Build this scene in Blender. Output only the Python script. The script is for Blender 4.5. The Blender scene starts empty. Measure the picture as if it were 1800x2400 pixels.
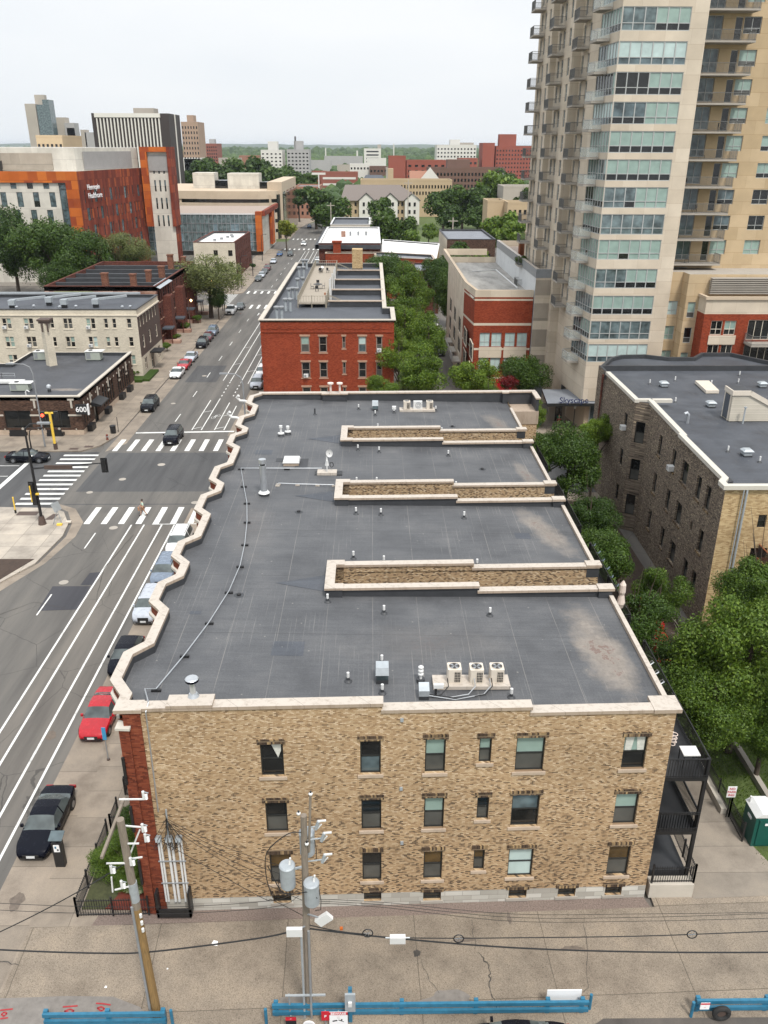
import bpy, math, random
import numpy as np
from math import sin, cos, radians, pi, sqrt, atan2, floor
from mathutils import Vector, Matrix
random.seed(7)
SC = bpy.context.scene
COL = SC.collection

# ------------------------------------------------------------------ camera
F_PX = 1941.0; CAMH = 34.5
PIT = radians(23.77); YAW = radians(0.864); ROL = radians(0.2)
_h = np.array([sin(YAW), cos(YAW), 0.0]); _rt = np.array([cos(YAW), -sin(YAW), 0.0]); _up = np.array([0, 0, 1.0])
_fw = _h*cos(PIT) - _up*sin(PIT); _u = _h*sin(PIT) + _up*cos(PIT)
_r2 = _rt*cos(ROL) + _u*sin(ROL); _u2 = -_rt*sin(ROL) + _u*cos(ROL)
_C = np.array([0, 0, CAMH])
cd = bpy.data.cameras.new('camera'); cam = bpy.data.objects.new('camera', cd); COL.objects.link(cam)
cd.sensor_fit = 'HORIZONTAL'; cd.sensor_width = 36.0; cd.lens = 36.0*F_PX/1800.0
cd.clip_start = 0.5; cd.clip_end = 30000
M = Matrix(((_r2[0], _u2[0], -_fw[0], 0), (_r2[1], _u2[1], -_fw[1], 0), (_r2[2], _u2[2], -_fw[2], CAMH), (0, 0, 0, 1)))
cam.matrix_world = M
SC.camera = cam
# surveying helpers: bearings measured in the photograph meet a known level / plane
def _ray(x, y): return _fw + _r2*(x-900)/F_PX - _u2*(y-1200)/F_PX
def G(x, y, z=0.0):
    d = _ray(x, y); t = (z-CAMH)/d[2]; p = _C + d*t; return float(p[0]), float(p[1])
def GY(x, y, Y):
    d = _ray(x, y); t = Y/d[1]; p = _C + d*t; return float(p[0]), float(p[2])

# ------------------------------------------------------------------ light
SUN_EL = radians(58); SUN_AZ = radians(158)   # compass style, clockwise from +Y
W = bpy.data.worlds.new('World'); SC.world = W; W.use_nodes = True
nt = W.node_tree; nt.nodes.clear()
o_ = nt.nodes.new('ShaderNodeOutputWorld'); bg = nt.nodes.new('ShaderNodeBackground')
sky = nt.nodes.new('ShaderNodeTexSky'); sky.sky_type = 'NISHITA'; sky.sun_disc = False
sky.sun_elevation = SUN_EL; sky.sun_rotation = SUN_AZ; sky.air_density = 1.0; sky.dust_density = 4.0; sky.ozone_density = 1.0
tc = nt.nodes.new('ShaderNodeTexCoord'); mp = nt.nodes.new('ShaderNodeMapping'); mp.inputs['Scale'].default_value = (1, 1, 3.5)
cl = nt.nodes.new('ShaderNodeTexNoise'); cl.inputs['Scale'].default_value = 1.6; cl.inputs['Detail'].default_value = 4; cl.inputs['Roughness'].default_value = .5
rp = nt.nodes.new('ShaderNodeValToRGB'); rp.color_ramp.elements[0].position = .32; rp.color_ramp.elements[0].color = (8.3, 8.85, 9.4, 1)
rp.color_ramp.elements[1].position = .66; rp.color_ramp.elements[1].color = (9.9, 10.1, 10.3, 1)
mx = nt.nodes.new('ShaderNodeMixRGB'); mx.inputs[0].default_value = .9
nt.links.new(tc.outputs['Generated'], mp.inputs[0]); nt.links.new(mp.outputs[0], cl.inputs['Vector']); nt.links.new(cl.outputs['Fac'], rp.inputs[0])
# an overcast dome is about three times brighter overhead than at the horizon
sx_ = nt.nodes.new('ShaderNodeSeparateXYZ'); nt.links.new(tc.outputs['Generated'], sx_.inputs[0])
zr = nt.nodes.new('ShaderNodeMapRange'); zr.inputs['From Min'].default_value = .16; zr.inputs['From Max'].default_value = .95; zr.inputs['To Min'].default_value = 1.0; zr.inputs['To Max'].default_value = 1.75; nt.links.new(sx_.outputs[2], zr.inputs['Value'])
vm = nt.nodes.new('ShaderNodeVectorMath'); vm.operation = 'SCALE'; nt.links.new(mx.outputs[0], vm.inputs[0]); nt.links.new(zr.outputs[0], vm.inputs['Scale'])
nt.links.new(sky.outputs[0], mx.inputs[1]); nt.links.new(rp.outputs[0], mx.inputs[2]); nt.links.new(vm.outputs[0], bg.inputs[0])
bg.inputs[1].default_value = 0.10
nt.links.new(bg.outputs[0], o_.inputs[0])
sl = bpy.data.lights.new('sun', 'SUN'); sl.energy = 3.1; sl.angle = radians(10); sl.color = (1, .96, .9)
so = bpy.data.objects.new('sun', sl); COL.objects.link(so)
sd = Vector((sin(SUN_AZ)*cos(SUN_EL), cos(SUN_AZ)*cos(SUN_EL), sin(SUN_EL)))
so.rotation_euler = sd.to_track_quat('Z', 'Y').to_euler(); so.location = (0, 0, 200)
SC.view_settings.view_transform = 'Standard'; SC.view_settings.look = 'None'; SC.view_settings.exposure = 0.08; SC.view_settings.gamma = 1

# ------------------------------------------------------------------ materials
MT = {}
def _new(name):
    m = bpy.data.materials.new(name); m.use_nodes = True; n = m.node_tree
    p = n.nodes['Principled BSDF']; MT[name] = m
    return m, n, p
def _ramp(n, fac, stops):
    r = n.nodes.new('ShaderNodeValToRGB'); e = r.color_ramp.elements
    while len(e) < len(stops): e.new(.5)
    for i, (pos, c) in enumerate(stops): e[i].position = pos; e[i].color = (*c, 1)
    n.links.new(fac, r.inputs[0]); return r
def _noise(n, vec, scale, detail=4, rough=.6, w=None):
    t = n.nodes.new('ShaderNodeTexNoise'); t.inputs['Scale'].default_value = scale; t.inputs['Detail'].default_value = detail; t.inputs['Roughness'].default_value = rough
    if vec is not None: n.links.new(vec, t.inputs['Vector'])
    return t
def _math(n, op, a, b=None, c=None, clamp=False):
    m = n.nodes.new('ShaderNodeMath'); m.operation = op; m.use_clamp = clamp
    for i, v in enumerate((a, b, c)):
        if v is None: continue
        if isinstance(v, (int, float)): m.inputs[i].default_value = v
        else: n.links.new(v, m.inputs[i])
    return m.outputs[0]
def _mix(n, fac, a, b, blend='MIX'):
    m = n.nodes.new('ShaderNodeMixRGB'); m.blend_type = blend
    for i, v in enumerate((fac, a, b)):
        if isinstance(v, (int, float)): m.inputs[i].default_value = v
        elif isinstance(v, tuple): m.inputs[i].default_value = (*v, 1)
        else: n.links.new(v, m.inputs[i])
    return m.outputs[0]
def _pos(n):
    g = n.nodes.new('ShaderNodeNewGeometry'); return g.outputs['Position']
def _scaled(n, vec, s):
    m = n.nodes.new('ShaderNodeMapping'); m.inputs['Scale'].default_value = s; n.links.new(vec, m.inputs[0]); return m.outputs[0]
def _bump(n, p, h, strength=.3, dist=.02):
    b = n.nodes.new('ShaderNodeBump'); b.inputs['Strength'].default_value = strength; b.inputs['Distance'].default_value = dist
    n.links.new(h, b.inputs['Height']); n.links.new(b.outputs[0], p.inputs['Normal'])
def sc3(c, f): return tuple(min(1, v*f) for v in c)
def mat(name, c, rough=.8, var=.18, scale=1.2, metal=0.0, bump=0.0, streak=None, spec=.5, obj=False):
    m, n, p = _new(name)
    if obj:
        t = n.nodes.new('ShaderNodeTexCoord'); v = t.outputs['Object']
    else: v = _pos(n)
    if streak: v = _scaled(n, v, streak)
    a = _noise(n, v, scale, 6, .65); 
    r = _ramp(n, a.outputs['Fac'], [(.25, sc3(c, 1-var)), (.5, c), (.78, sc3(c, 1+var))])
    n.links.new(r.outputs[0], p.inputs['Base Color'])
    p.inputs['Roughness'].default_value = rough; p.inputs['Metallic'].default_value = metal; p.inputs['Specular IOR Level'].default_value = spec
    if bump: _bump(n, p, a.outputs['Fac'], bump)
    return m
def brick(name, stops, w=.24, h=.078, mortar=(.4, .36, .3), mw=.1, patch=.25, pscale=.5, bias=0.0, zgrad=None, rough=.9):
    """every brick gets its own colour from a hash of its row and column"""
    m, n, p = _new(name); pos = _pos(n)
    s = n.nodes.new('ShaderNodeSeparateXYZ'); n.links.new(pos, s.inputs[0])
    u = _math(n, 'ADD', s.outputs[0], s.outputs[1]); z = _math(n, 'DIVIDE', s.outputs[2], h)
    row = _math(n, 'FLOOR', z); off = _math(n, 'MULTIPLY', row, .5)
    uu = _math(n, 'ADD', _math(n, 'DIVIDE', u, w), off); colm = _math(n, 'FLOOR', uu)
    cb = n.nodes.new('ShaderNodeCombineXYZ'); n.links.new(colm, cb.inputs[0]); n.links.new(row, cb.inputs[1])
    wn = n.nodes.new('ShaderNodeTexWhiteNoise'); wn.noise_dimensions = '2D'; n.links.new(cb.outputs[0], wn.inputs['Vector'])
    nz = _noise(n, _scaled(n, pos, (.6, .6, 1.6)), pscale*2, 5, .6)
    sh = _math(n, 'MULTIPLY', _math(n, 'SUBTRACT', nz.outputs['Fac'], .5), patch*4)
    val = _math(n, 'ADD', wn.outputs['Value'], sh)
    if bias: val = _math(n, 'ADD', val, bias)
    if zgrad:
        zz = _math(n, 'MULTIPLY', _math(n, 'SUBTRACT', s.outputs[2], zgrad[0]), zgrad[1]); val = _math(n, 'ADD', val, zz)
    r = _ramp(n, _math(n, 'MULTIPLY', val, 1, clamp=True), stops)
    fu = _math(n, 'FRACT', uu); fz = _math(n, 'FRACT', z)
    mm = _math(n, 'MAXIMUM', _math(n, 'LESS_THAN', fu, mw*.45), _math(n, 'LESS_THAN', fz, mw*1.6))
    c = _mix(n, mm, r.outputs[0], mortar)
    big = _noise(n, pos, .35, 3); c = _mix(n, .35, c, _ramp(n, big.outputs['Fac'], [(.3, (.55, .55, .55)), (.7, (1.1, 1.1, 1.1))]).outputs[0], 'MULTIPLY')
    n.links.new(c, p.inputs['Base Color']); p.inputs['Roughness'].default_value = rough; p.inputs['Specular IOR Level'].default_value = .2
    _bump(n, p, _math(n, 'SUBTRACT', 1, mm), .12, .01)
    return m
def glass(name, c, rough=.06, var=.4):
    m, n, p = _new(name); v = _pos(n); a = _noise(n, v, .9, 2)
    r = _ramp(n, a.outputs['Fac'], [(.3, sc3(c, 1-var)), (.7, sc3(c, 1+var))]); n.links.new(r.outputs[0], p.inputs['Base Color'])
    p.inputs['Roughness'].default_value = rough; p.inputs['Specular IOR Level'].default_value = .6
    return m
def emis(name, c, s):
    m, n, p = _new(name); p.inputs['Base Color'].default_value = (*c, 1); p.inputs['Emission Color'].default_value = (*c, 1); p.inputs['Emission Strength'].default_value = s
    return m
def paint(name, c, rough=.25, metal=.0):
    m, n, p = _new(name); p.inputs['Base Color'].default_value = (*c, 1); p.inputs['Roughness'].default_value = rough; p.inputs['Metallic'].default_value = metal
    dk = max(c) < .05; p.inputs['Coat Weight'].default_value = .0 if dk else .2; p.inputs['Specular IOR Level'].default_value = .14 if dk else .4; p.inputs['Coat Roughness'].default_value = .06
    t = n.nodes.new('ShaderNodeTexCoord'); a = _noise(n, t.outputs['Object'], 3, 5); r = _ramp(n, a.outputs['Fac'], [(.3, sc3(c, .85)), (.7, sc3(c, 1.1))]); n.links.new(r.outputs[0], p.inputs['Base Color'])
    r2 = _ramp(n, a.outputs['Fac'], [(.3, (rough*.7,)*3), (.7, (min(1, rough*1.5),)*3)]); n.links.new(r2.outputs[0], p.inputs['Roughness'])
    return m
def leaf(name, c1, c2, c3):
    m, n, p = _new(name); g = n.nodes.new('ShaderNodeNewGeometry')
    v = _noise(n, _pos(n), .55, 3); f = _math(n, 'ADD', _math(n, 'MULTIPLY', g.outputs['Random Per Island'], .6), _math(n, 'MULTIPLY', v.outputs['Fac'], .5))
    oi = n.nodes.new('ShaderNodeObjectInfo'); f = _math(n, 'ADD', f, _math(n, 'MULTIPLY', _math(n, 'SUBTRACT', oi.outputs['Random'], .5), .25))
    r = _ramp(n, f, [(.15, c1), (.55, c2), (.95, c3)]); n.links.new(r.outputs[0], p.inputs['Base Color'])
    p.inputs['Roughness'].default_value = .5; p.inputs['Specular IOR Level'].default_value = .35
    tr = n.nodes.new('ShaderNodeBsdfTranslucent'); n.links.new(r.outputs[0], tr.inputs[0]); ms = n.nodes.new('ShaderNodeMixShader'); ms.inputs[0].default_value = .3
    n.links.new(p.outputs[0], ms.inputs[1]); n.links.new(tr.outputs[0], ms.inputs[2]); n.links.new(ms.outputs[0], n.nodes['Material Output'].inputs[0])
    return m
YB = [(0, (.08, .058, .04)), (.1, (.14, .1, .064)), (.2, (.28, .185, .105)), (.4, (.4, .27, .15)), (.7, (.462, .325, .19)), (.92, (.5, .37, .228)), (1, (.6, .46, .31))]
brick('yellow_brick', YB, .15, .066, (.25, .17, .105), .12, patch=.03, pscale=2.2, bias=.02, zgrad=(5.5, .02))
brick('well_brick', [(0, (.08, .058, .04)), (.15, (.18, .125, .08)), (.3, (.38, .26, .155)), (.75, (.46, .33, .19)), (1, (.6, .48, .33))], .15, .066, (.22, .165, .11), .12, patch=.03, pscale=1.3)
brick('red_brick', [(0, (.09, .022, .012)), (.3, (.15, .035, .018)), (.7, (.2, .05, .024)), (1, (.24, .07, .035))], .22, .075, (.16, .05, .03), .08, patch=.1)
brick('orange_brick', [(0, (.16, .028, .012)), (.4, (.235, .042, .018)), (1, (.29, .06, .025))], .22, .075, (.18, .045, .025), .08, patch=.1, pscale=.3)
brick('dark_brick', [(0, (.06, .047, .038)), (.35, (.16, .127, .1)), (.8, (.23, .185, .14)), (.93, (.29, .24, .175)), (1, (.44, .36, .24))], .2, .07, (.13, .105, .083), .1, patch=.045, pscale=.6)
brick('brown_brick', [(0, (.03, .018, .014)), (.5, (.075, .042, .03)), (1, (.12, .07, .05))], .25, .08, (.08, .055, .04), .08, patch=.1)
brick('maroon_brick', [(0, (.06, .02, .016)), (.5, (.11, .036, .026)), (1, (.16, .06, .04))], .25, .08, (.1, .04, .03), .08, patch=.1)
brick('tan_brick', [(0, (.3, .2, .1)), (.5, (.45, .32, .17)), (1, (.55, .42, .24))], .25, .08, (.4, .3, .18), .08, patch=.08)
brick('cream_paint_brick', [(0, (.5, .45, .36)), (1, (.62, .56, .45))], .25, .08, (.5, .45, .36), .06, patch=.05)
brick('pink_stone', [(0, (.2, .1, .075)), (.5, (.33, .19, .14)), (1, (.42, .27, .21))], .9, .4, (.42, .33, .27), .05, patch=.1)
brick('precast', [(0, (.53, .45, .35)), (1, (.6, .52, .415))], 2.9, 1.5, (.38, .3, .22), .012, patch=.03)
brick('ochre_precast', [(0, (.44, .33, .2)), (1, (.52, .4, .255))], 2.4, 1.5, (.3, .2, .1), .012, patch=.08, pscale=.2)
brick('foundation_stone', [(0, (.34, .32, .28)), (.5, (.45, .43, .38)), (1, (.55, .53, .48))], .9, .3, (.3, .28, .25), .06, patch=.12)
brick('white_panel', [(0, (.5, .47, .41)), (1, (.6, .57, .5))], 1.6, 3.9, (.4, .37, .33), .015, patch=.03)
brick('rust_panel', [(0, (.13, .03, .02)), (.5, (.17, .04, .025)), (.85, (.24, .055, .03)), (1, (.33, .085, .03))], 1.1, 2.4, (.14, .035, .02), .03, patch=.1)
brick('orange_panel', [(0, (.25, .05, .02)), (.5, (.43, .105, .022)), (1, (.52, .15, .03))], 2.4, 2.2, (.3, .07, .02), .03, patch=.05)
brick('bands', [(0, (.3, .26, .21)), (1, (.36, .31, .25))], 2.4, 6, (.25, .22, .18), .02, patch=.05)
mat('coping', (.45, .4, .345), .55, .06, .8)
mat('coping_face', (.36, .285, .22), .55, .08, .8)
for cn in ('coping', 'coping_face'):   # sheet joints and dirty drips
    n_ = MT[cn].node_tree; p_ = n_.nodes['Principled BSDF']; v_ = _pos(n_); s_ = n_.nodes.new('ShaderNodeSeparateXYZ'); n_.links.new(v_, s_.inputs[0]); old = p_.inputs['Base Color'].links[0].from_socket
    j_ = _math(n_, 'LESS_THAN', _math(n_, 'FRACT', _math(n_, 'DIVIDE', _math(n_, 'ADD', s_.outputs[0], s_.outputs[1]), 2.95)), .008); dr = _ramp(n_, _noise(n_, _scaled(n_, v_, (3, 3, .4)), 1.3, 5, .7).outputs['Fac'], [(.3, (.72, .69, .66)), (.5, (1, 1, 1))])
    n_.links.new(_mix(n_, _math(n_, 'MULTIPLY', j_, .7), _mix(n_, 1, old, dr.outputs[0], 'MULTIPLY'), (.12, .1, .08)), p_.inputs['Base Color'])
mat('white_coping', (.52, .49, .43), .55, .08, 1.0)
mat('flashing', (.035, .037, .041), .55, .3, .8)
mat('limestone', (.42, .33, .25), .85, .2, 1.5)
mat('concrete', (.33, .30, .26), .9, .12, .7)
mat('pale_concrete', (.45, .41, .35), .9, .12, .7)
mat('beige_concrete', (.46, .37, .27), .9, .1, .3)
mat('black_metal', (.012, .012, .013), .45, .3, 3)
mat('steel', (.5, .52, .54), .35, .15, 2, metal=.7)
mat('galvanised', (.36, .39, .41), .5, .15, 3, metal=.25)
mat('rail_grey', (.13, .13, .125), .5, .15, 2)
mat('white_metal', (.6, .6, .59), .4, .06, 2)
mat('cream_metal', (.58, .52, .44), .5, .08, 2)
mat('grey_metal', (.22, .23, .24), .5, .15, 2)
mat('frame_dark', (.018, .019, .018), .5, .2, 3)
mat('frame_grey', (.36, .37, .36), .5, .1, 3)
mat('frame_cream', (.6, .54, .44), .6, .1, 3)
mat('frame_taupe', (.25, .2, .165), .7, .12, 3)
mat('sandstone', (.36, .22, .15), .85, .2, 2)
glass('glass_dark', (.012, .013, .013))
glass('glass_screen', (.075, .075, .068), .4, .25)
glass('glass_green', (.25, .34, .3), .22, .12)
glass('glass_pale', (.42, .52, .5), .22, .12)
glass('glass_amber', (.09, .055, .02), .2)
glass('glass_mid', (.08, .11, .12), .05, .6)
glass('glass_blue', (.11, .145, .15), .06, .6)
glass('car_glass', (.07, .085, .085), .06, .5)
mat('curtain', (.55, .55, .5), .9, .2, 8)
mat('tyre', (.015, .015, .015), .8, .2, 5)
mat('wood_pole', (.2, .165, .13), .9, .35, 5, streak=(6, 6, .5), bump=.3)
mat('wood_yellow', (.22, .135, .05), .9, .4, 5, streak=(6, 6, .4), bump=.3)
mat('bark', (.07, .052, .038), .95, .3, 4, bump=.4)
mat('blue_paint', (.022, .14, .235), .5, .25, 3, bump=.1)
mat('yellow_paint', (.75, .5, .06), .5, .12, 3)
mat('red_paint', (.42, .03, .03), .5, .15, 3)
mat('porta_green', (.008, .075, .06), .35, .15, 2)
mat('deck_wood', (.2, .065, .025), .7, .2, 2)
mat('grass', (.07, .1, .025), .95, .4, 1.5, bump=.3)
mat('soil', (.05, .033, .024), .95, .35, 2, bump=.3)
mat('mulch_red', (.14, .03, .018), .95, .3, 4)
mat('gravel', (.17, .13, .11), .95, .6, 14, bump=.6)
mat('marking', (.66, .66, .63), .7, .1, 1.2)
n_ = MT['marking'].node_tree; p_ = n_.nodes['Principled BSDF']; old = p_.inputs['Base Color'].links[0].from_socket; w_ = _math(n_, 'ADD', _math(n_, 'MULTIPLY', _noise(n_, _pos(n_), 9, 5, .8).outputs['Fac'], .6), _math(n_, 'MULTIPLY', _noise(n_, _pos(n_), .5, 3).outputs['Fac'], .4)); n_.links.new(_mix(n_, _ramp(n_, w_, [(.53, (0, 0, 0)), (.62, (.75, .75, .75))]).outputs[0], old, (.16, .155, .15)), p_.inputs['Base Color'])
mat('skin', (.45, .27, .19), .6, .05, 4); mat('cloth_mint', (.42, .55, .45), .9, .1, 6); mat('cloth_tan', (.35, .19, .11), .9, .1, 6)
mat('cloth_green', (.02, .2, .1), .9, .1, 6); mat('cloth_red', (.3, .02, .03), .9, .1, 6); mat('hair', (.04, .025, .018), .8, .1, 6)
mat('sign_white', (.78, .78, .78), .4, .03, 3); mat('sign_red', (.5, .015, .03), .4, .05, 3); mat('sign_black', (.015, .015, .017), .5, .1, 3)
mat('terracotta', (.4, .17, .09), .8, .15, 4); mat('umbrella_cloth', (.62, .52, .46), .9, .08, 5)
mat('ac_green', (.33, .36, .31), .5, .1, 2)
mat('shingle', (.16, .135, .12), .95, .2, 3, streak=(1, 1, 4)); mat('slate', (.06, .07, .085), .6, .2, 2); mat('dark_roof', (.045, .047, .052), .8, .25, .5)
mat('white_roof', (.68, .67, .65), .7, .12, .4); mat('grey_roof', (.17, .18, .2), .8, .2, .4); mat('pebble_roof', (.3, .24, .2), .95, .25, 2)
mat('dark_brown', (.075, .05, .04), .7, .2, 1)  # even dark brown shared by caps, bases, rims and a street front
leaf('leaf_deep', (.018, .042, .007), (.045, .09, .012), (.085, .14, .02))
leaf('leaf_far', (.025, .055, .014), (.05, .095, .02), (.085, .14, .03))
leaf('leaf_fresh', (.028, .06, .008), (.08, .14, .015), (.16, .23, .03))
leaf('leaf_mid', (.035, .075, .008), (.10, .17, .016), (.19, .265, .03))
leaf('leaf_olive', (.07, .085, .025), (.13, .155, .045), (.2, .22, .075))
leaf('leaf_yellow', (.10, .13, .015), (.2, .23, .02), (.33, .32, .03))
leaf('leaf_red', (.08, .006, .008), (.18, .01, .014), (.3, .03, .02))
leaf('leaf_hosta', (.05, .10, .04), (.11, .17, .07), (.42, .45, .28))

# ------------------------------------------------------------------ mesh builder
class MB:
    def __init__(s): s.v = []; s.f = []; s.m = []; s.mats = []
    def mi(s, name):
        if name not in s.mats: s.mats.append(name)
        return s.mats.index(name)
    def add(s, vs, fs, m):
        b = len(s.v); k = s.mi(m); s.v += [tuple(v) for v in vs]
        for f in fs: s.f.append(tuple(b+i for i in f)); s.m.append(k)
        return s
    def box(s, x0, x1, y0, y1, z0, z1, m):
        return s.add([(x0, y0, z0), (x1, y0, z0), (x1, y1, z0), (x0, y1, z0), (x0, y0, z1), (x1, y0, z1), (x1, y1, z1), (x0, y1, z1)],
            [(0, 3, 2, 1), (4, 5, 6, 7), (0, 1, 5, 4), (1, 2, 6, 5), (2, 3, 7, 6), (3, 0, 4, 7)], m)
    def prism(s, poly, z0, z1, m, mtop=None, zf=None):
        n = len(poly); zt = [zf(p) if zf else z1 for p in poly]
        s.add([(p[0], p[1], z0) for p in poly]+[(p[0], p[1], zt[i]) for i, p in enumerate(poly)],
            [tuple(range(n-1, -1, -1))]+[(i, (i+1) % n, n+(i+1) % n, n+i) for i in range(n)], m)
        s.add([(p[0], p[1], zt[i]) for i, p in enumerate(poly)], [tuple(range(n))], mtop or m); return s
    def flat(s, poly, z, m): return s.add([(p[0], p[1], z) for p in poly], [tuple(range(len(poly)))], m)
    def quad(s, a, b, c, d, m): return s.add([a, b, c, d], [(0, 1, 2, 3)], m)
    def bar(s, p, q, w, h, m, up=(0, 0, 1)):
        p = Vector(p); q = Vector(q); d = (q-p).normalized(); U = Vector(up)
        if abs(d.dot(U)) > .98: U = Vector((0, 1, 0))
        r = d.cross(U).normalized()*w/2; t = r.cross(d).normalized()*h/2
        vs = [e+a*r+b*t for e in (p, q) for a, b in ((-1, -1), (1, -1), (1, 1), (-1, 1))]
        return s.add(vs, [(0, 1, 2, 3), (7, 6, 5, 4), (0, 4, 5, 1), (1, 5, 6, 2), (2, 6, 7, 3), (3, 7, 4, 0)], m)
    def tube(s, pts, r, m, n=8, caps=True):
        pts = [Vector(p) for p in pts]; rs = r if isinstance(r, (list, tuple)) else [r]*len(pts); vs = []; prev = None
        for i, p in enumerate(pts):
            d = (pts[min(i+1, len(pts)-1)]-pts[max(i-1, 0)]).normalized()
            U = Vector((0, 0, 1)) if abs(d.z) < .95 else Vector((1, 0, 0))
            if prev is not None:
                a = prev-d*prev.dot(d); a = a.normalized() if a.length > 1e-4 else d.cross(U).normalized()
            else: a = d.cross(U).normalized()
            prev = a; b = d.cross(a)
            for k in range(n): t = 2*pi*k/n; vs.append(p+(a*cos(t)+b*sin(t))*rs[i])
        fs = [(i*n+k, i*n+(k+1) % n, (i+1)*n+(k+1) % n, (i+1)*n+k) for i in range(len(pts)-1) for k in range(n)]
        if caps: fs += [tuple(range(n-1, -1, -1)), tuple((len(pts)-1)*n+k for k in range(n))]
        return s.add(vs, fs, m)
    def cyl(s, x, y, z0, z1, r0, m, r1=None, n=14): return s.tube([(x, y, z0), (x, y, z1)], [r0, r0 if r1 is None else r1], m, n)
    def lathe(s, x, y, prof, m, n=16):
        vs = [(x+r*cos(2*pi*k/n), y+r*sin(2*pi*k/n), z) for r, z in prof for k in range(n)]
        fs = [(i*n+k, i*n+(k+1) % n, (i+1)*n+(k+1) % n, (i+1)*n+k) for i in range(len(prof)-1) for k in range(n)]+[tuple((len(prof)-1)*n+k for k in range(n))]
        return s.add(vs, fs, m)
    def ribbon(s, pts, w, z0, z1, m, mtop=None, closed=False, side=0):
        """band along a polyline with mitred corners; side shifts it left(+)/right(-)"""
        n = len(pts); P = [Vector(p[:2]) for p in pts]; L = []; R = []
        for i in range(n):
            a = P[i-1] if (i > 0 or closed) else None; b = P[(i+1) % n] if (i < n-1 or closed) else None
            d1 = (P[i]-a).normalized() if a is not None else None; d2 = (b-P[i]).normalized() if b is not None else None
            if d1 is None: d1 = d2
            if d2 is None: d2 = d1
            n1 = Vector((-d1.y, d1.x)); n2 = Vector((-d2.y, d2.x)); k = (n1+n2); k = k/(max(.25, k.dot(n1)))
            L.append(P[i]+k*(w/2+side)); R.append(P[i]+k*(-w/2+side))
        z0s = z0 if callable(z0) else (lambda i: z0); z1s = z1 if callable(z1) else (lambda i: z1)
        c = n if closed else n-1
        for i in range(c):
            j = (i+1) % n
            A = (*R[i], z0s(i)); B = (*R[j], z0s(j)); Cc = (*L[j], z0s(j)); D = (*L[i], z0s(i)); A1 = (*R[i], z1s(i)); B1 = (*R[j], z1s(j)); C1 = (*L[j], z1s(j)); D1 = (*L[i], z1s(i))
            s.add([A, B, Cc, D, A1, B1, C1, D1], [(0, 1, 5, 4), (2, 3, 7, 6), (0, 3, 2, 1)]+([(3, 0, 4, 7)] if i == 0 and not closed else [])+([(1, 2, 6, 5)] if i == c-1 and not closed else []), m)
            s.add([A1, B1, C1, D1], [(0, 1, 2, 3)], mtop or m)
        return s
    def build(s, name, parent=None, smooth=False, label=None):
        me = bpy.data.meshes.new(name); org = world_loc(parent) if parent is not None else Vector((0, 0, 0))
        if parent is not None: vs = [(a-org.x, b-org.y, c-org.z) for a, b, c in s.v]
        else: vs = s.v
        me.from_pydata(vs, [], s.f)
        for m in s.mats: me.materials.append(MT[m])
        me.polygons.foreach_set('material_index', s.m)
        if smooth: me.polygons.foreach_set('use_smooth', [True]*len(s.f))
        me.update()
        o = bpy.data.objects.new(name, me); COL.objects.link(o)
        if parent is not None: o.parent = parent
        if label: o['label'] = label
        return o
def world_loc(o):
    v = Vector((0, 0, 0))
    while o is not None: v = v+Vector(o.location); o = o.parent
    return v
def tag(o, label=None, cat=None, group=None, kind=None):
    if label: o['label'] = label
    if cat: o['category'] = cat
    if group: o['group'] = group
    if kind: o['kind'] = kind
    return o
def thing(name, label, cat, loc=(0, 0, 0), group=None):
    o = bpy.data.objects.new(name, None); COL.objects.link(o); o.location = loc; o.empty_display_size = .3
    return tag(o, label, cat, group)
def solo(mb, name, label, cat, group=None, smooth=False):
    return tag(mb.build(name, None, smooth), label, cat, group)
def kids(o): return [c for c in bpy.data.objects if c.parent == o]
CH = {}
def tree_copy(root, loc, rz=0, label=None, group=None, scale=None, recolor=None):
    def cp(o, par):
        c = o.copy(); COL.objects.link(c); c.parent = par
        if recolor and o.type == 'MESH':
            for i, sl_ in enumerate(c.material_slots):
                if sl_.material and sl_.material.name in recolor: sl_.link = 'OBJECT'; sl_.material = MT[recolor[sl_.material.name]]
        for k in CH.setdefault(o.name, [x for x in bpy.data.objects if x.parent == o]): cp(k, c)
        return c
    r = cp(root, None); r.location = loc; r.rotation_euler = (0, 0, rz)
    if scale: r.scale = scale if isinstance(scale, tuple) else (scale,)*3
    if label: r['label'] = label
    if group: r['group'] = group
    return r
def structure(mb, name): return tag(mb.build(name), kind='structure')

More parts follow.
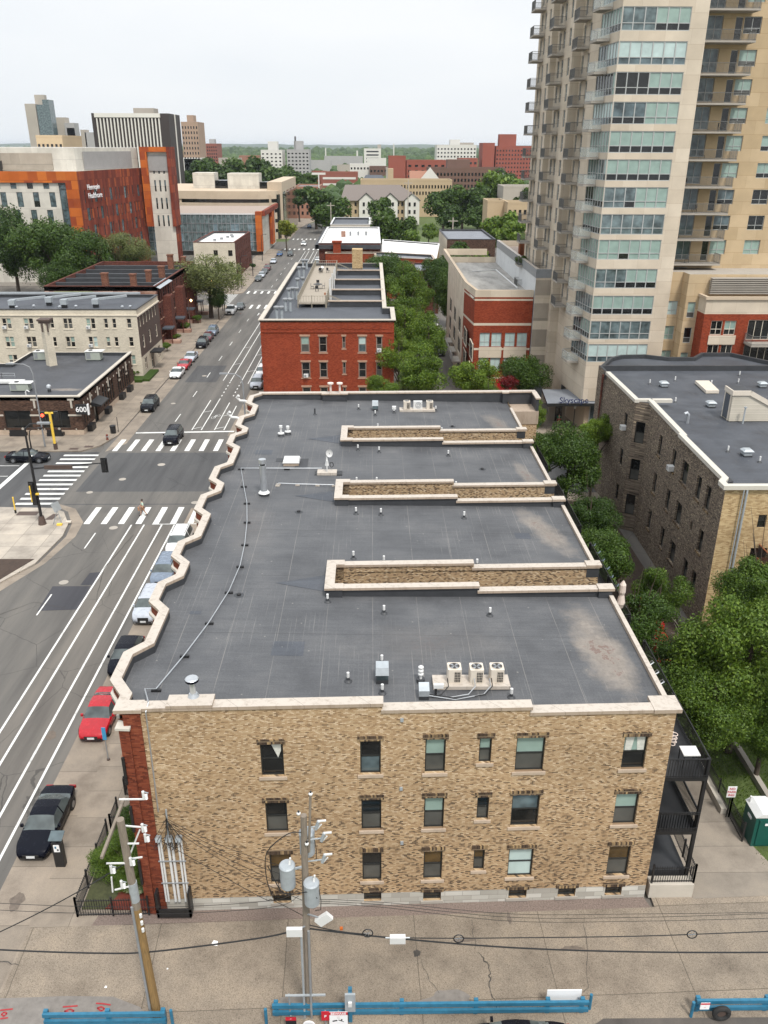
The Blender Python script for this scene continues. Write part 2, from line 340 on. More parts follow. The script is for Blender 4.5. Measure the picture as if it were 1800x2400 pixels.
# ------------------------------------------------------------------ facades and windows
WCACHE = {}
def pane_mats(g):
    if g == 'rnd': g = random.choice(['dark', 'dark', 'half', 'green', 'screen', 'halfg', 'pale'])
    return {'dark': ('glass_dark', 'glass_dark'), 'half': ('glass_green', 'glass_dark'), 'green': ('glass_green', 'glass_green'), 'pale': ('glass_pale', 'glass_pale'),
        'screen': ('glass_dark', 'glass_screen'), 'gscreen': ('glass_green', 'glass_screen'), 'halfg': ('glass_green', 'glass_screen'), 'amber': ('glass_amber', 'glass_screen'),
        'mid': ('glass_mid', 'glass_mid'), 'midd': ('glass_mid', 'glass_dark'), 'dusk': ('glass_dark', 'glass_mid'), 'curt': ('glass_pale', 'glass_mid')}[g]
def window(par, P0, d, nr, u0, u1, z0, z1, fr='frame_dark', g='rnd', cols=1, mid=.5, ft=.07, sill=None, lintel=None, depth=.14, sub=True, name='window', arch=False, ac=False):
    """frame in the opening (local axes: x along the wall, y outward, z up)"""
    gl = pane_mats(g); w = u1-u0; h = z1-z0
    key = (round(w, 2), round(h, 2), fr, gl, cols, mid, ft, sill, lintel, depth, sub, arch)
    ang = atan2(d.y, d.x); org = P0+d*u0-world_loc(par); loc = (org.x, org.y, z0-world_loc(par).z)
    if key not in WCACHE:
        f = MB(); y0 = -depth-.05; y1 = -depth+.03
        f.box(0, ft, -y1, -y0, 0, h, fr); f.box(w-ft, w, -y1, -y0, 0, h, fr); f.box(ft, w-ft, -y1, -y0, 0, ft, fr); f.box(ft, w-ft, -y1, -y0, h-ft, h, fr)
        if mid: f.box(ft, w-ft, -y1, -y0, h*mid-.03, h*mid+.03, fr)
        for c in range(1, cols): x = w*c/cols; f.box(x-ft*.4, x+ft*.4, -y1+.004, -y0-.004, ft, h-ft, fr)
        if arch:
            a = MB(); n = 9; t = [(w/2-w/2*1.0*cos(pi*i/n), h-.02+.14*w*sin(pi*i/n)) for i in range(n+1)]
            for i in range(n): f.quad((t[i][0], depth-.02, h-.03), (t[i+1][0], depth-.02, h-.03), (t[i+1][0], depth-.02, t[i+1][1]), (t[i][0], depth-.02, t[i][1]), fr)
        hm = h*(mid if mid else .5); yp = -(-depth-.02); p = MB()
        p.quad((ft, yp, ft), (w-ft, yp, ft), (w-ft, yp, hm), (ft, yp, hm), gl[1]); p.quad((ft, yp-.001, hm), (w-ft, yp-.001, hm), (w-ft, yp-.001, h-ft), (ft, yp-.001, h-ft), gl[0])
        ms = {}
        if not sub:
            f.add(p.v, p.f[:1], gl[1]); f.add(p.v, p.f[1:], gl[0])
        fo = f.build('window'); ms['f'] = fo.data; bpy.data.objects.remove(fo)
        if sub:
            po = p.build('pane'); ms['p'] = po.data; bpy.data.objects.remove(po)
        if sill: so_ = MB().box(-.12, w+.12, -.07, depth-.04, -.16, -.003, sill).build('sill'); ms['s'] = so_.data; bpy.data.objects.remove(so_)
        if lintel: so_ = MB().box(-.12, w+.12, -.05, depth-.04, h+.003, h+.26, lintel).build('lintel'); ms['l'] = so_.data; bpy.data.objects.remove(so_)
        WCACHE[key] = ms
    ms = WCACHE[key]
    o = bpy.data.objects.new(name, ms['f']); COL.objects.link(o); o.parent = par; o.location = loc; o.rotation_euler = (0, 0, ang)
    for k, nm in (('p', 'pane'), ('s', 'sill'), ('l', 'lintel')):
        if k in ms:
            c = bpy.data.objects.new(nm, ms[k]); COL.objects.link(c); c.parent = o
    if ac:
        a = MB(); a.box(0, .62, -.42, .1, 0, .42, 'white_metal'); a.box(.06, .36, -.424, -.421, .06, .36, 'grey_metal')
        c = a.build('window_air_conditioner'); c.parent = o; c.location = ((w-.62)/2 if w < 1.3 else w*.5, 0, ft)
    return o
def facade(par, A, B, z0, z1, m, wins=(), depth=.14, name='wall', bands=(), reveal=None, **kw):
    """wall sheet from A to B (outward normal to the right of A->B) with real openings"""
    A = Vector((A[0], A[1], 0)); B = Vector((B[0], B[1], 0)); L = (B-A).length; d = (B-A)/L; nr = Vector((d.y, -d.x, 0)); mb = MB()
    W_ = [w if isinstance(w, dict) else dict(u0=w[0], u1=w[1], z0=w[2], z1=w[3], **(w[4] if len(w) > 4 else {})) for w in wins]
    us = sorted({0.0, L, *[w['u0'] for w in W_], *[w['u1'] for w in W_]}); us = [u for u in us if -1e-6 <= u <= L+1e-6]
    zs = sorted({z0, z1, *[w['z0'] for w in W_], *[w['z1'] for w in W_], *[b[0] for b in bands], *[b[1] for b in bands]}); zs = [z for z in zs if z0-1e-6 <= z <= z1+1e-6]
    def P(u, z, q=0): p = A+d*u-nr*q; return (p.x, p.y, z)
    for j in range(len(zs)-1):
        zc = (zs[j]+zs[j+1])/2; mm = m
        for b in bands:
            if b[0] < zc < b[1]: mm = b[2]
        run = None
        for i in range(len(us)-1):
            uc = (us[i]+us[i+1])/2; hole = any(w['u0'] < uc < w['u1'] and w['z0'] < zc < w['z1'] for w in W_)
            if not hole and run is None: run = us[i]
            if run is not None and (hole or i == len(us)-2):
                e = us[i] if hole else us[i+1]; mb.quad(P(run, zs[j]), P(e, zs[j]), P(e, zs[j+1]), P(run, zs[j+1]), mm); run = None
    rv = reveal or m
    for w in W_:
        a, b, c, e = w['u0'], w['u1'], w['z0'], w['z1']; q = depth+.05
        mb.quad(P(a, c), P(b, c), P(b, c, q), P(a, c, q), rv); mb.quad(P(a, e, q), P(b, e, q), P(b, e), P(a, e), rv)
        mb.quad(P(a, c), P(a, c, q), P(a, e, q), P(a, e), rv); mb.quad(P(b, c, q), P(b, c), P(b, e), P(b, e, q), rv)
    o = mb.build(name, par)
    for w in W_:
        k = dict(kw); k.update({x: y for x, y in w.items() if x not in ('u0', 'u1', 'z0', 'z1')})
        window(par, A, d, nr, w['u0'], w['u1'], w['z0'], w['z1'], depth=depth, **k)
    return o
def grid_wins(u0, u1, n, w, zs, h, **k):
    st = (u1-u0)/n; return [dict(u0=u0+st*(i+.5)-w/2, u1=u0+st*(i+.5)+w/2, z0=z, z1=z+h, **k) for z in zs for i in range(n)]
def roof(par, poly, z, par_h, mroof, mcop, w=.35, inner='flashing', cap=.12, name='roof'):
    MB().flat(poly, z-par_h, mroof).build(name, par)
    mb = MB(); mb.ribbon(poly, w, z-par_h-.02, z-.01, inner, closed=True, side=w/2+.015)
    mb.build('parapet', par)
    MB().ribbon(poly, w+.16, z, z+cap, mcop, closed=True, side=w/2-.02).build('coping', par)
def rectpoly(x0, x1, y0, y1): return [(x0, y0), (x1, y0), (x1, y1), (x0, y1)]
# ------------------------------------------------------------------ special ground / roof materials
def asphalt(name, c, crack=.5, worn=True):
    m, n, p = _new(name); v = _pos(n); fine = _noise(n, v, 45, 3, .7); big = _noise(n, _scaled(n, v, (1.6, .13, 1)), .45, 5, .6)
    r = _ramp(n, fine.outputs['Fac'], [(.2, sc3(c, .75)), (.55, c), (.8, sc3(c, 1.35))])
    b = _ramp(n, big.outputs['Fac'], [(.3, (.72, .72, .73)), (.5, (1, 1, 1)), (.7, (1.25, 1.23, 1.2))])
    col = _mix(n, 1, r.outputs[0], b.outputs[0], 'MULTIPLY')
    vo = n.nodes.new('ShaderNodeTexVoronoi'); vo.feature = 'DISTANCE_TO_EDGE'; vo.inputs['Scale'].default_value = .17
    wv = _noise(n, v, .8, 5); wm = n.nodes.new('ShaderNodeMixRGB'); wm.inputs[0].default_value = .35; n.links.new(v, wm.inputs[1]); n.links.new(wv.outputs['Color'], wm.inputs[2]); wm.blend_type = 'ADD'; n.links.new(wm.outputs[0], vo.inputs['Vector'])
    k = _math(n, 'LESS_THAN', vo.outputs['Distance'], .0035); msk = _ramp(n, _noise(n, v, .06, 2).outputs['Fac'], [(.45, (0, 0, 0)), (.55, (1, 1, 1))]).outputs[0]
    col = _mix(n, _math(n, 'MULTIPLY', _math(n, 'MULTIPLY', k, msk), crack), col, (.02, .02, .02))
    n.links.new(col, p.inputs['Base Color']); p.inputs['Roughness'].default_value = .85; p.inputs['Specular IOR Level'].default_value = .3
    _bump(n, p, fine.outputs['Fac'], .3, .01); return m
asphalt('asphalt', (.118, .111, .102)); asphalt('asphalt_dark', (.075, .075, .076)); asphalt('asphalt_lot', (.09, .08, .072)); asphalt('asphalt_patch', (.055, .055, .062), 0)
asphalt('asphalt_worn', (.132, .121, .108))
def paving(name, c, sx, sy, ang=0.0, jw=.02, agg=.25, off=(0, 0), jc=None):
    m, n, p = _new(name); v = _pos(n); mpn = n.nodes.new('ShaderNodeMapping'); mpn.inputs['Rotation'].default_value = (0, 0, ang); mpn.inputs['Location'].default_value = (off[0], off[1], 0); n.links.new(v, mpn.inputs[0])
    s = n.nodes.new('ShaderNodeSeparateXYZ'); n.links.new(mpn.outputs[0], s.inputs[0])
    wob = _noise(n, v, .7, 4); wo = _math(n, 'MULTIPLY', _math(n, 'SUBTRACT', wob.outputs['Fac'], .5), .06)
    a = _math(n, 'FRACT', _math(n, 'DIVIDE', _math(n, 'ADD', s.outputs[0], wo), sx)); b = _math(n, 'FRACT', _math(n, 'DIVIDE', _math(n, 'ADD', s.outputs[1], wo), sy))
    j = _math(n, 'MAXIMUM', _math(n, 'LESS_THAN', a, jw/sx), _math(n, 'LESS_THAN', b, jw/sy))
    fine = _noise(n, v, 26, 4, .8); big = _noise(n, v, .45, 6, .65)
    r = _ramp(n, fine.outputs['Fac'], [(.3, sc3(c, 1-agg*2)), (.48, c), (.7, sc3(c, 1+agg))]); q = _ramp(n, big.outputs['Fac'], [(.3, (.66, .65, .65)), (.5, (.95, .95, .95)), (.75, (1.2, 1.18, 1.14))])
    ca = _math(n, 'FLOOR', _math(n, 'DIVIDE', s.outputs[0], sx)); cb_ = _math(n, 'FLOOR', _math(n, 'DIVIDE', s.outputs[1], sy)); cc = n.nodes.new('ShaderNodeCombineXYZ'); n.links.new(ca, cc.inputs[0]); n.links.new(cb_, cc.inputs[1])
    wn = n.nodes.new('ShaderNodeTexWhiteNoise'); wn.noise_dimensions = '2D'; n.links.new(cc.outputs[0], wn.inputs['Vector']); sl2 = _ramp(n, wn.outputs['Value'], [(0, (.9, .9, .9)), (1, (1.08, 1.07, 1.06))])
    col = _mix(n, 1, _mix(n, 1, r.outputs[0], q.outputs[0], 'MULTIPLY'), sl2.outputs[0], 'MULTIPLY'); col = _mix(n, _math(n, 'MULTIPLY', j, .75), col, jc or sc3(c, .35))
    n.links.new(col, p.inputs['Base Color']); p.inputs['Roughness'].default_value = .9; p.inputs['Specular IOR Level'].default_value = .25; _bump(n, p, fine.outputs['Fac'], .25, .01); return m
paving('alley_concrete', (.235, .197, .155), 6.1, 4.55, -.03, .04, .42, (3.3, -1.75))
paving('walk_concrete', (.255, .216, .174), 2.1, 2.1, 0, .03, .1); paving('drive_concrete', (.26, .225, .185), 60, 1.75, 0, .03, .12)
paving('gutter_concrete', (.25, .212, .172), 60, 3.6, 0, .03, .15); paving('plaza_concrete', (.38, .34, .29), 2.6, 2.6, 0, .04, .08)
def membrane(name, c, stains=(), seam=True):
    m, n, p = _new(name); v = _pos(n); s = n.nodes.new('ShaderNodeSeparateXYZ'); n.links.new(v, s.inputs[0])
    fine = _noise(n, v, 14, 5, .7); big = _noise(n, v, .35, 5, .6); st = _noise(n, _scaled(n, v, (9, .35, 1)), 1.0, 4, .6); st2 = _noise(n, _scaled(n, v, (.4, 5, 1)), 1.0, 3, .6)
    col = _ramp(n, fine.outputs['Fac'], [(.3, sc3(c, .8)), (.7, sc3(c, 1.2))]).outputs[0]
    col = _mix(n, 1, col, _ramp(n, big.outputs['Fac'], [(.28, (.68, .68, .69)), (.5, (1, 1, 1)), (.72, (1.35, 1.32, 1.28))]).outputs[0], 'MULTIPLY')
    col = _mix(n, 1, col, _ramp(n, st2.outputs['Fac'], [(.3, (.9, .9, .91)), (.7, (1.1, 1.1, 1.09))]).outputs[0], 'MULTIPLY')
    dots = n.nodes.new('ShaderNodeTexVoronoi'); dots.inputs['Scale'].default_value = 1.1; n.links.new(v, dots.inputs['Vector'])
    col = _mix(n, _math(n, 'MULTIPLY', _math(n, 'LESS_THAN', dots.outputs['Distance'], .055), .4), col, (.3, .29, .26))
    # chalky drag lines along the laps
    lx = _math(n, 'FRACT', _math(n, 'DIVIDE', s.outputs[0], .24)); ln = _math(n, 'MULTIPLY', _math(n, 'LESS_THAN', lx, .16), _ramp(n, st.outputs['Fac'], [(.5, (0, 0, 0)), (.66, (1, 1, 1))]).outputs[0])
    zone = _ramp(n, _noise(n, v, .13, 2).outputs['Fac'], [(.44, (.0, .0, .0)), (.56, (1, 1, 1))]).outputs[0]
    col = _mix(n, _math(n, 'MULTIPLY', _math(n, 'MULTIPLY', ln, zone), .34), col, (.26, .25, .23))
    if seam:
        sx = _math(n, 'LESS_THAN', _math(n, 'FRACT', _math(n, 'DIVIDE', _math(n, 'ADD', s.outputs[0], _math(n, 'MULTIPLY', st.outputs['Fac'], .05)), 2.45)), .014); sy = _math(n, 'LESS_THAN', _math(n, 'FRACT', _math(n, 'DIVIDE', _math(n, 'ADD', s.outputs[1], 1.1), 6.3)), .006)
        col = _mix(n, _math(n, 'MULTIPLY', _math(n, 'MULTIPLY', sx, _ramp(n, st.outputs['Fac'], [(.35, (.2, .2, .2)), (.6, (1, 1, 1))]).outputs[0]), .35), col, (.3, .28, .25)); col = _mix(n, _math(n, 'MULTIPLY', sy, .5), col, (.03, .03, .03))
    wob = _noise(n, v, .55, 6, .7); dn = _noise(n, v, 3.0, 5, .7)
    for (cx, cy, rx, ry, an, amt) in stains:
        dx = _math(n, 'SUBTRACT', s.outputs[0], cx); dy = _math(n, 'SUBTRACT', s.outputs[1], cy); ca, sa = cos(an), sin(an)
        a = _math(n, 'DIVIDE', _math(n, 'ADD', _math(n, 'MULTIPLY', dx, ca), _math(n, 'MULTIPLY', dy, sa)), rx); b = _math(n, 'DIVIDE', _math(n, 'SUBTRACT', _math(n, 'MULTIPLY', dy, ca), _math(n, 'MULTIPLY', dx, sa)), ry)
        d = _math(n, 'SQRT', _math(n, 'ADD', _math(n, 'MULTIPLY', a, a), _math(n, 'MULTIPLY', b, b))); d = _math(n, 'ADD', d, _math(n, 'MULTIPLY', _math(n, 'SUBTRACT', wob.outputs['Fac'], .5), 1.5))
        k = _ramp(n, d, [(.0, (.95, .95, .95)), (.5, (.75, .75, .75)), (.8, (.3, .3, .3)), (1.0, (0, 0, 0))]).outputs[0]
        col = _mix(n, _math(n, 'MULTIPLY', k, amt), col, _ramp(n, dn.outputs['Fac'], [(.35, (.2, .17, .14)), (.6, (.29, .25, .21))]).outputs[0])
        k2 = _ramp(n, _math(n, 'MULTIPLY', _math(n, 'MAXIMUM', _math(n, 'SUBTRACT', .5, d), 0), _math(n, 'SUBTRACT', dn.outputs['Fac'], .46)), [(.012, (0, 0, 0)), (.03, (1, 1, 1))]).outputs[0]
        col = _mix(n, _math(n, 'MULTIPLY', k2, amt*.8), col, (.11, .06, .05))
    n.links.new(col, p.inputs['Base Color']); n.links.new(_ramp(n, big.outputs['Fac'], [(.3, (.5, .5, .5)), (.7, (.72, .72, .72))]).outputs[0], p.inputs['Roughness']); p.inputs['Specular IOR Level'].default_value = .4
    _bump(n, p, fine.outputs['Fac'], .2, .01); return m
membrane('main_roof', (.08, .082, .087), [(11.55, 35.6, 1.45, 4.6, .12, .85), (11.5, 49.8, 1.1, 4.2, .28, .7), (12.0, 60.2, .7, 3.4, .15, .5), (11.6, 73.4, 1.0, 3.0, .2, .5), (-8, 50, 1.6, 6, .1, .1), (3, 36, 5, 2, .1, .1)])
membrane('side_roof', (.062, .068, .08), (), False)
membrane('low_roof', (.055, .058, .066), [(-40.8, 108.3, 2.6, .9, 0, .8)], False)
brick('arch_brick', [(0, (.03, .02, .015)), (.6, (.09, .06, .04)), (1, (.36, .25, .13))], .085, .28, (.2, .15, .1), .1)

mat('thin_grass', (.055, .06, .025), .95, .5, 3, bump=.3)
# ------------------------------------------------------------------ ground, roads, pavements
structure(MB().box(-9000, 9000, -200, 14000, -2, -.06, 'grass'), 'ground')
asp = MB(); asp.flat(rectpoly(-400, 400, 14, 345), -.03, 'asphalt_worn'); structure(asp, 'city_ground')
rd = MB()
rd.flat([(-33.6, 10), (-16.6, 10), (-16.6, 352), (-33.6, 352)], 0, 'asphalt')
rd.flat([(-33.6, 352), (-16.6, 352), (-17.5, 400), (-14, 430), (-2, 452), (-10, 470), (-24, 458), (-32, 425), (-33.6, 395)], 0, 'asphalt'); structure(rd, 'main_street')
structure(MB().flat(rectpoly(-300, -33.6, 79.5, 96.9), 0, 'asphalt_dark').flat(rectpoly(-16.6, 300, 83, 97), 0, 'asphalt_dark').flat(rectpoly(-32.4, -17, 80.4, 96.6), .006, 'asphalt_dark'), 'cross_street')
structure(MB().flat(rectpoly(-300, -33.6, 201, 217), 0, 'asphalt').flat(rectpoly(-16.6, 300, 201, 217), 0, 'asphalt'), 'second_cross_street')
structure(MB().flat(rectpoly(-300, -33.6, 320, 345), 0, 'asphalt').flat(rectpoly(-16.6, 300, 320, 345), 0, 'asphalt'), 'third_cross_street')
# wheel-worn lane, gutters
g = MB(); g.flat(rectpoly(-24.0, -19.75, 10, 75.2), .004, 'asphalt_worn'); g.flat([(-18.9, 10), (-16.6, 10), (-16.6, 79.5), (-18.9, 79.5)], .008, 'gutter_concrete'); g.flat(rectpoly(-18.9, -16.6, 103, 200), .004, 'gutter_concrete')
g.flat([(-33, 96.9), (-31.2, 100), (-31.2, 200), (-33, 200)], .004, 'gutter_concrete'); g.flat([(-33.4, 61), (-31.9, 61), (-29.6, 67), (-28.7, 72.6), (-29.0, 76), (-30.9, 79.4), (-33, 80.6), (-33, 79.9), (-31.4, 78.6), (-30, 75.5), (-29.6, 72.6), (-30.2, 67)], .004, 'gutter_concrete'); structure(g, 'road_gutter')
pt = MB(); pt.flat([(-27.4, 62.7), (-25.3, 62.7), (-24.2, 62.7), (-23.9, 58.8), (-27.2, 58.6)], .012, 'asphalt_patch'); pt.flat([(-25.1, 62.9), (-24.0, 62.9), (-24.05, 65.3), (-25.0, 65.1)], .012, 'asphalt_patch')
pt.flat([(-32.5, 80.6), (-17, 80.6), (-17, 84), (-32.5, 84)], .010, 'asphalt'); pt.flat(rectpoly(-30, -25, 130, 141), .008, 'asphalt_dark'); structure(pt, 'road_patch')
# markings
k = MB(); Z = .016
def stripe(x0, y0, x1, y1, w, z=Z): d = Vector((x1-x0, y1-y0)).normalized(); q = Vector((-d.y, d.x))*w/2; k.flat([(x0-q.x, y0-q.y), (x1-q.x, y1-q.y), (x1+q.x, y1+q.y), (x0+q.x, y0+q.y)][::-1] if False else [(x0+q.x, y0+q.y), (x0-q.x, y0-q.y), (x1-q.x, y1-q.y), (x1+q.x, y1+q.y)], z, 'marking')
for x in (-24.0, -22.75, -21.0, -19.75):
    stripe(x, 12, x, 75.3, .15); stripe(x, {-24.0: 131, -22.75: 130.5, -21.0: 129.5, -19.75: 129}[x], x, 192 if x < -20 else 190, .13)
    stripe(x, 105.5, x, {-24.0: 119.7, -22.75: 120.6, -21.0: 118.4, -19.75: 116.7}[x], .13)
    stripe(x, 232, x, 312, .15)
for x in (-22.75, -21.0):
    for i in range(5): stripe(x, 121.8+i*1.9, x, 122.5+i*1.9, .16)
for y0, y1 in ((12.5, 15.5), (27, 30), (42.4, 45.4), (57.9, 61.3), (70, 73.4), (109.2, 112.7), (121.5, 124.7), (133, 136.2), (144.6, 148.1), (156.8, 160.1), (168.6, 171.6), (180.6, 183.6), (228, 231.4), (240, 243.4), (252, 255.4), (264, 267.4), (276, 279.4), (288, 291.4), (300, 303.4)): stripe(-27.0, y0, -27.0, y1, .12)
for i in range(8): x = -28.55+i*1.72; stripe(x, 75.5, x, 79.7, .6)           # near crosswalk
for i in range(8): x = -31.9+i*1.78; stripe(x, 97.2, x, 101.6, .62)
for i in range(12): y = 80.7+i*1.36; stripe(-37.6, y, -33.4, y, .5)
for i in range(9): x = -32.0+i*1.75; stripe(x, 196, x, 201, .55); stripe(x, 217.6, x, 221.5, .55)
for i in range(11): y = 201+i*1.5; stripe(-39.2, y, -34.2, y, .5)
for i in range(9): x = -32+i*1.75; stripe(x, 316.5, x, 320.5, .6); stripe(x, 353, x, 357, .6)
stripe(-31.1, 104.3, -18.3, 104.9, .45); stripe(-41.2, 82, -41.0, 95.8, .55); stripe(-31, 223.2, -18, 223.2, .4); stripe(-50, 88.6, -41.6, 88.7, .13); stripe(-60, 92, -41.6, 92.1, .13)
stripe(-22.0, 75.42, -17.6, 75.5, .13)
for x, y in ((-23.4, 106.3), (-23.4, 113.8), (-20.4, 106.3), (-20.4, 112), (-23.4, 142), (-23.4, 155), (-20.4, 137), (-20.4, 149)): stripe(x-.5, y-.2, x+.5, y+.5, .12)
# bicycle symbol
def ring(cx, cy, r, n=14, w=.05):
    for i in range(n): a, b = 2*pi*i/n, 2*pi*(i+1)/n; stripe(cx+r*cos(a), cy+r*1.6*sin(a), cx+r*cos(b), cy+r*1.6*sin(b), w, Z+.002)
ring(-22.1, 111.0, .3); ring(-21.6, 111.9, .3); stripe(-22.1, 111, -21.9, 112.2, .06); stripe(-21.9, 112.2, -21.6, 111.9, .06); stripe(-22.1, 111, -21.6, 111.9, .06)
stripe(-25.6, 189, -24.8, 189, .2); stripe(-25.6, 187.5, -25.6, 190.5, .2)
structure(k, 'road_markings')
mh = MB()
for x, y, r in ((-25.6, 74.6, .42), (-26.7, 63.4, .4), (-28.3, 87.7, .4), (-30.8, 83.8, .35), (-25, 92.4, .45), (-27.6, 134, .4), (-29.2, 118, .35), (-18.8, 80.9, .4)): mh.cyl(x, y, .006, .018, r, 'concrete', n=20)
structure(mh, 'manhole_covers')
# pavements (0.13 m kerbs)
pv = MB(); KB = .13
pv.prism([(-16.65, 12), (-12, 12), (-12, 30.2), (-10.9, 30.2), (-10.9, 80.5), (14, 81), (60, 81), (60, 83.2), (-13, 83.2), (-15.4, 82.2), (-16.5, 80.2)], -.3, KB, 'walk_concrete')
pv.prism([(-16.65, 102), (-15.5, 99), (-12, 97.4), (60, 97.4), (60, 103.5), (-8, 113.3), (-15.3, 113.3), (-15.3, 200), (-16.65, 200)], -.3, KB, 'walk_concrete')
pv.prism([(-16.65, 218.5), (-12, 218), (-12, 318), (-16.65, 318)], -.3, KB, 'walk_concrete')
pv.prism([(-33.1, 103), (-33.1, 200), (-41, 200), (-41, 103.4), (-120, 103.4), (-120, 96.9), (-36, 96.9), (-34.2, 99)], -.3, KB, 'walk_concrete')
pv.prism([(-33.1, 218.5), (-33.1, 318), (-40, 318), (-40, 217.5), (-100, 217.5), (-100, 216.6), (-35, 216.6)], -.3, KB, 'walk_concrete')
pv.prism([(-33.4, 30), (-33.4, 58), (-32.3, 62.8), (-30.4, 66.8), (-29.9, 72.6), (-30.3, 75.4), (-31.7, 78.3), (-33.2, 79.3), (-39, 79.6), (-120, 79.6), (-120, 30)], -.3, KB, 'plaza_concrete')
pv.prism([(-33.5, 356), (-33.5, 395), (-32, 425), (-26, 460), (-40, 470), (-46, 356)], -.3, KB, 'walk_concrete')
structure(pv, 'pavement')
structure(MB().prism([(-32.55, 55), (-32.4, 63.4), (-30.75, 67.6), (-60, 67.6), (-60, 55)], .05, KB+.03, 'soil'), 'planting_bed')
structure(MB().prism(rectpoly(-60, -37.7, 30, 55), .05, KB+.02, 'grass').prism([(-14.35, 29.6), (-10.9, 29.6), (-10.9, 36.5), (-14.35, 36.5)], .05, KB+.05, 'thin_grass'), 'lawn')
structure(MB().prism(rectpoly(-12.8, -10.5, 29.55, 30.6), .1, KB+.09, 'mulch_red').prism([(-13.2, 29.6), (-11.2, 29.6), (-11, 33.2), (-12.2, 31.5)], .1, KB+.07, 'mulch_red'), 'mulch_bed')
# alley
al = MB(); al.flat([(-16.5, 12), (60, 12), (60, 31.0), (13.9, 30.05), (13.9, 29.45), (-10, 28.75), (-13.6, 28.65), (-16.5, 28.6)], KB+.006, 'alley_concrete'); al.flat(rectpoly(-33.1, -16.6, 12, 13), .02, 'asphalt'); structure(al, 'alley')
structure(MB().flat([(-13.6, 28.67), (-10, 28.76), (13.7, 29.42), (13.5, 30.1), (-10.5, 29.5), (-13.4, 29.3)], KB+.012, 'gravel'), 'gravel_strip')
lot = MB(); lot.flat([(-8.7, 12), (60, 12), (60, 23.6), (9.9, 23.75), (9.3, 23.4), (-8.7, 23.3)], KB+.012, 'asphalt_lot'); structure(lot, 'parking_lot')
pa = MB()
def blob(cx, cy, rx, ry, z, m, seed=1, n=26):
    r = random.Random(seed); ph = [r.random()*6.3 for _ in range(4)]
    pa.flat([(cx+rx*cos(t)*(1+.16*sin(3*t+ph[0])+.1*sin(5*t+ph[1])), cy+ry*sin(t)*(1+.16*sin(2*t+ph[2])+.1*sin(7*t+ph[3]))) for t in [2*pi*i/n for i in range(n)]], z, m)
mat('old_patch', (.18, .165, .15), .9, .25, 3); mat('tar', (.05, .045, .04), .8, .3, 3); mat('stain', (.13, .105, .085), .9, .3, 4)
pa.flat([(-19.5, 24.9), (-13.5, 25.05), (-11.5, 25.0), (-10.2, 24.5), (-9.6, 23.9), (-9.6, 23.1), (-19.5, 23.1)], KB+.0125, 'old_patch')
blob(-3.3, 24.4, 1.0, .55, KB+.014, 'old_patch', 3); blob(3.3, 24.6, 1.15, .5, KB+.014, 'old_patch', 5); blob(2.0, 27.0, .16, .2, KB+.013, 'tar', 8); blob(9.3, 27.2, .5, .12, KB+.013, 'stain', 9); blob(4.3, 27.7, .5, .13, KB+.013, 'stain', 11); blob(6.6, 28.9, .1, .35, KB+.013, 'stain', 12); blob(-13.8, 29.9, .5, .3, .02, 'tar', 14); blob(-17.8, 30.2, .35, .5, .014, 'stain', 15); blob(-20.6, 43, .3, .5, .014, 'stain', 16)
structure(pa, 'ground_stains')
# cracks in the alley
ck = MB()
def crack(pts, w=.025, seed=0, z=KB+.016):
    r = random.Random(seed); out = []
    for (a, b) in zip(pts, pts[1:]):
        for i in range(7): t = i/7; out.append((a[0]+(b[0]-a[0])*t+r.uniform(-.06, .06), a[1]+(b[1]-a[1])*t+r.uniform(-.06, .06)))
    out.append(pts[-1])
    for a, b in zip(out, out[1:]):
        d = Vector((b[0]-a[0], b[1]-a[1])).normalized(); ww = w*r.uniform(.4, 1.2); q = Vector((-d.y, d.x))*ww/2; ck.flat([(a[0]+q.x, a[1]+q.y), (a[0]-q.x, a[1]-q.y), (b[0]-q.x, b[1]-q.y), (b[0]+q.x, b[1]+q.y)], z, 'tar')
crack([(4.9, 27.0), (5.3, 26.3), (5.2, 25.2), (5.35, 24.3)], .05, 1); crack([(2.1, 26.9), (2.3, 26.1), (2.9, 25.0)], .02, 2); crack([(4.8, 28.8), (4.75, 27.2)], .02, 3); crack([(-18.5, 26.6), (-17.6, 26.9), (-16.3, 26.6)], .04, 4)
crack([(8.5, 24.6), (9.6, 25.2), (10.3, 28.9)], .02, 5); crack([(-22.9, 60), (-24, 66), (-23.2, 73)], .06, 6, .02); crack([(-31, 57), (-28, 60), (-25, 59)], .05, 7, .02); crack([(-20, 47), (-17.5, 47.3)], .04, 8, .02)
structure(ck, 'pavement_cracks')

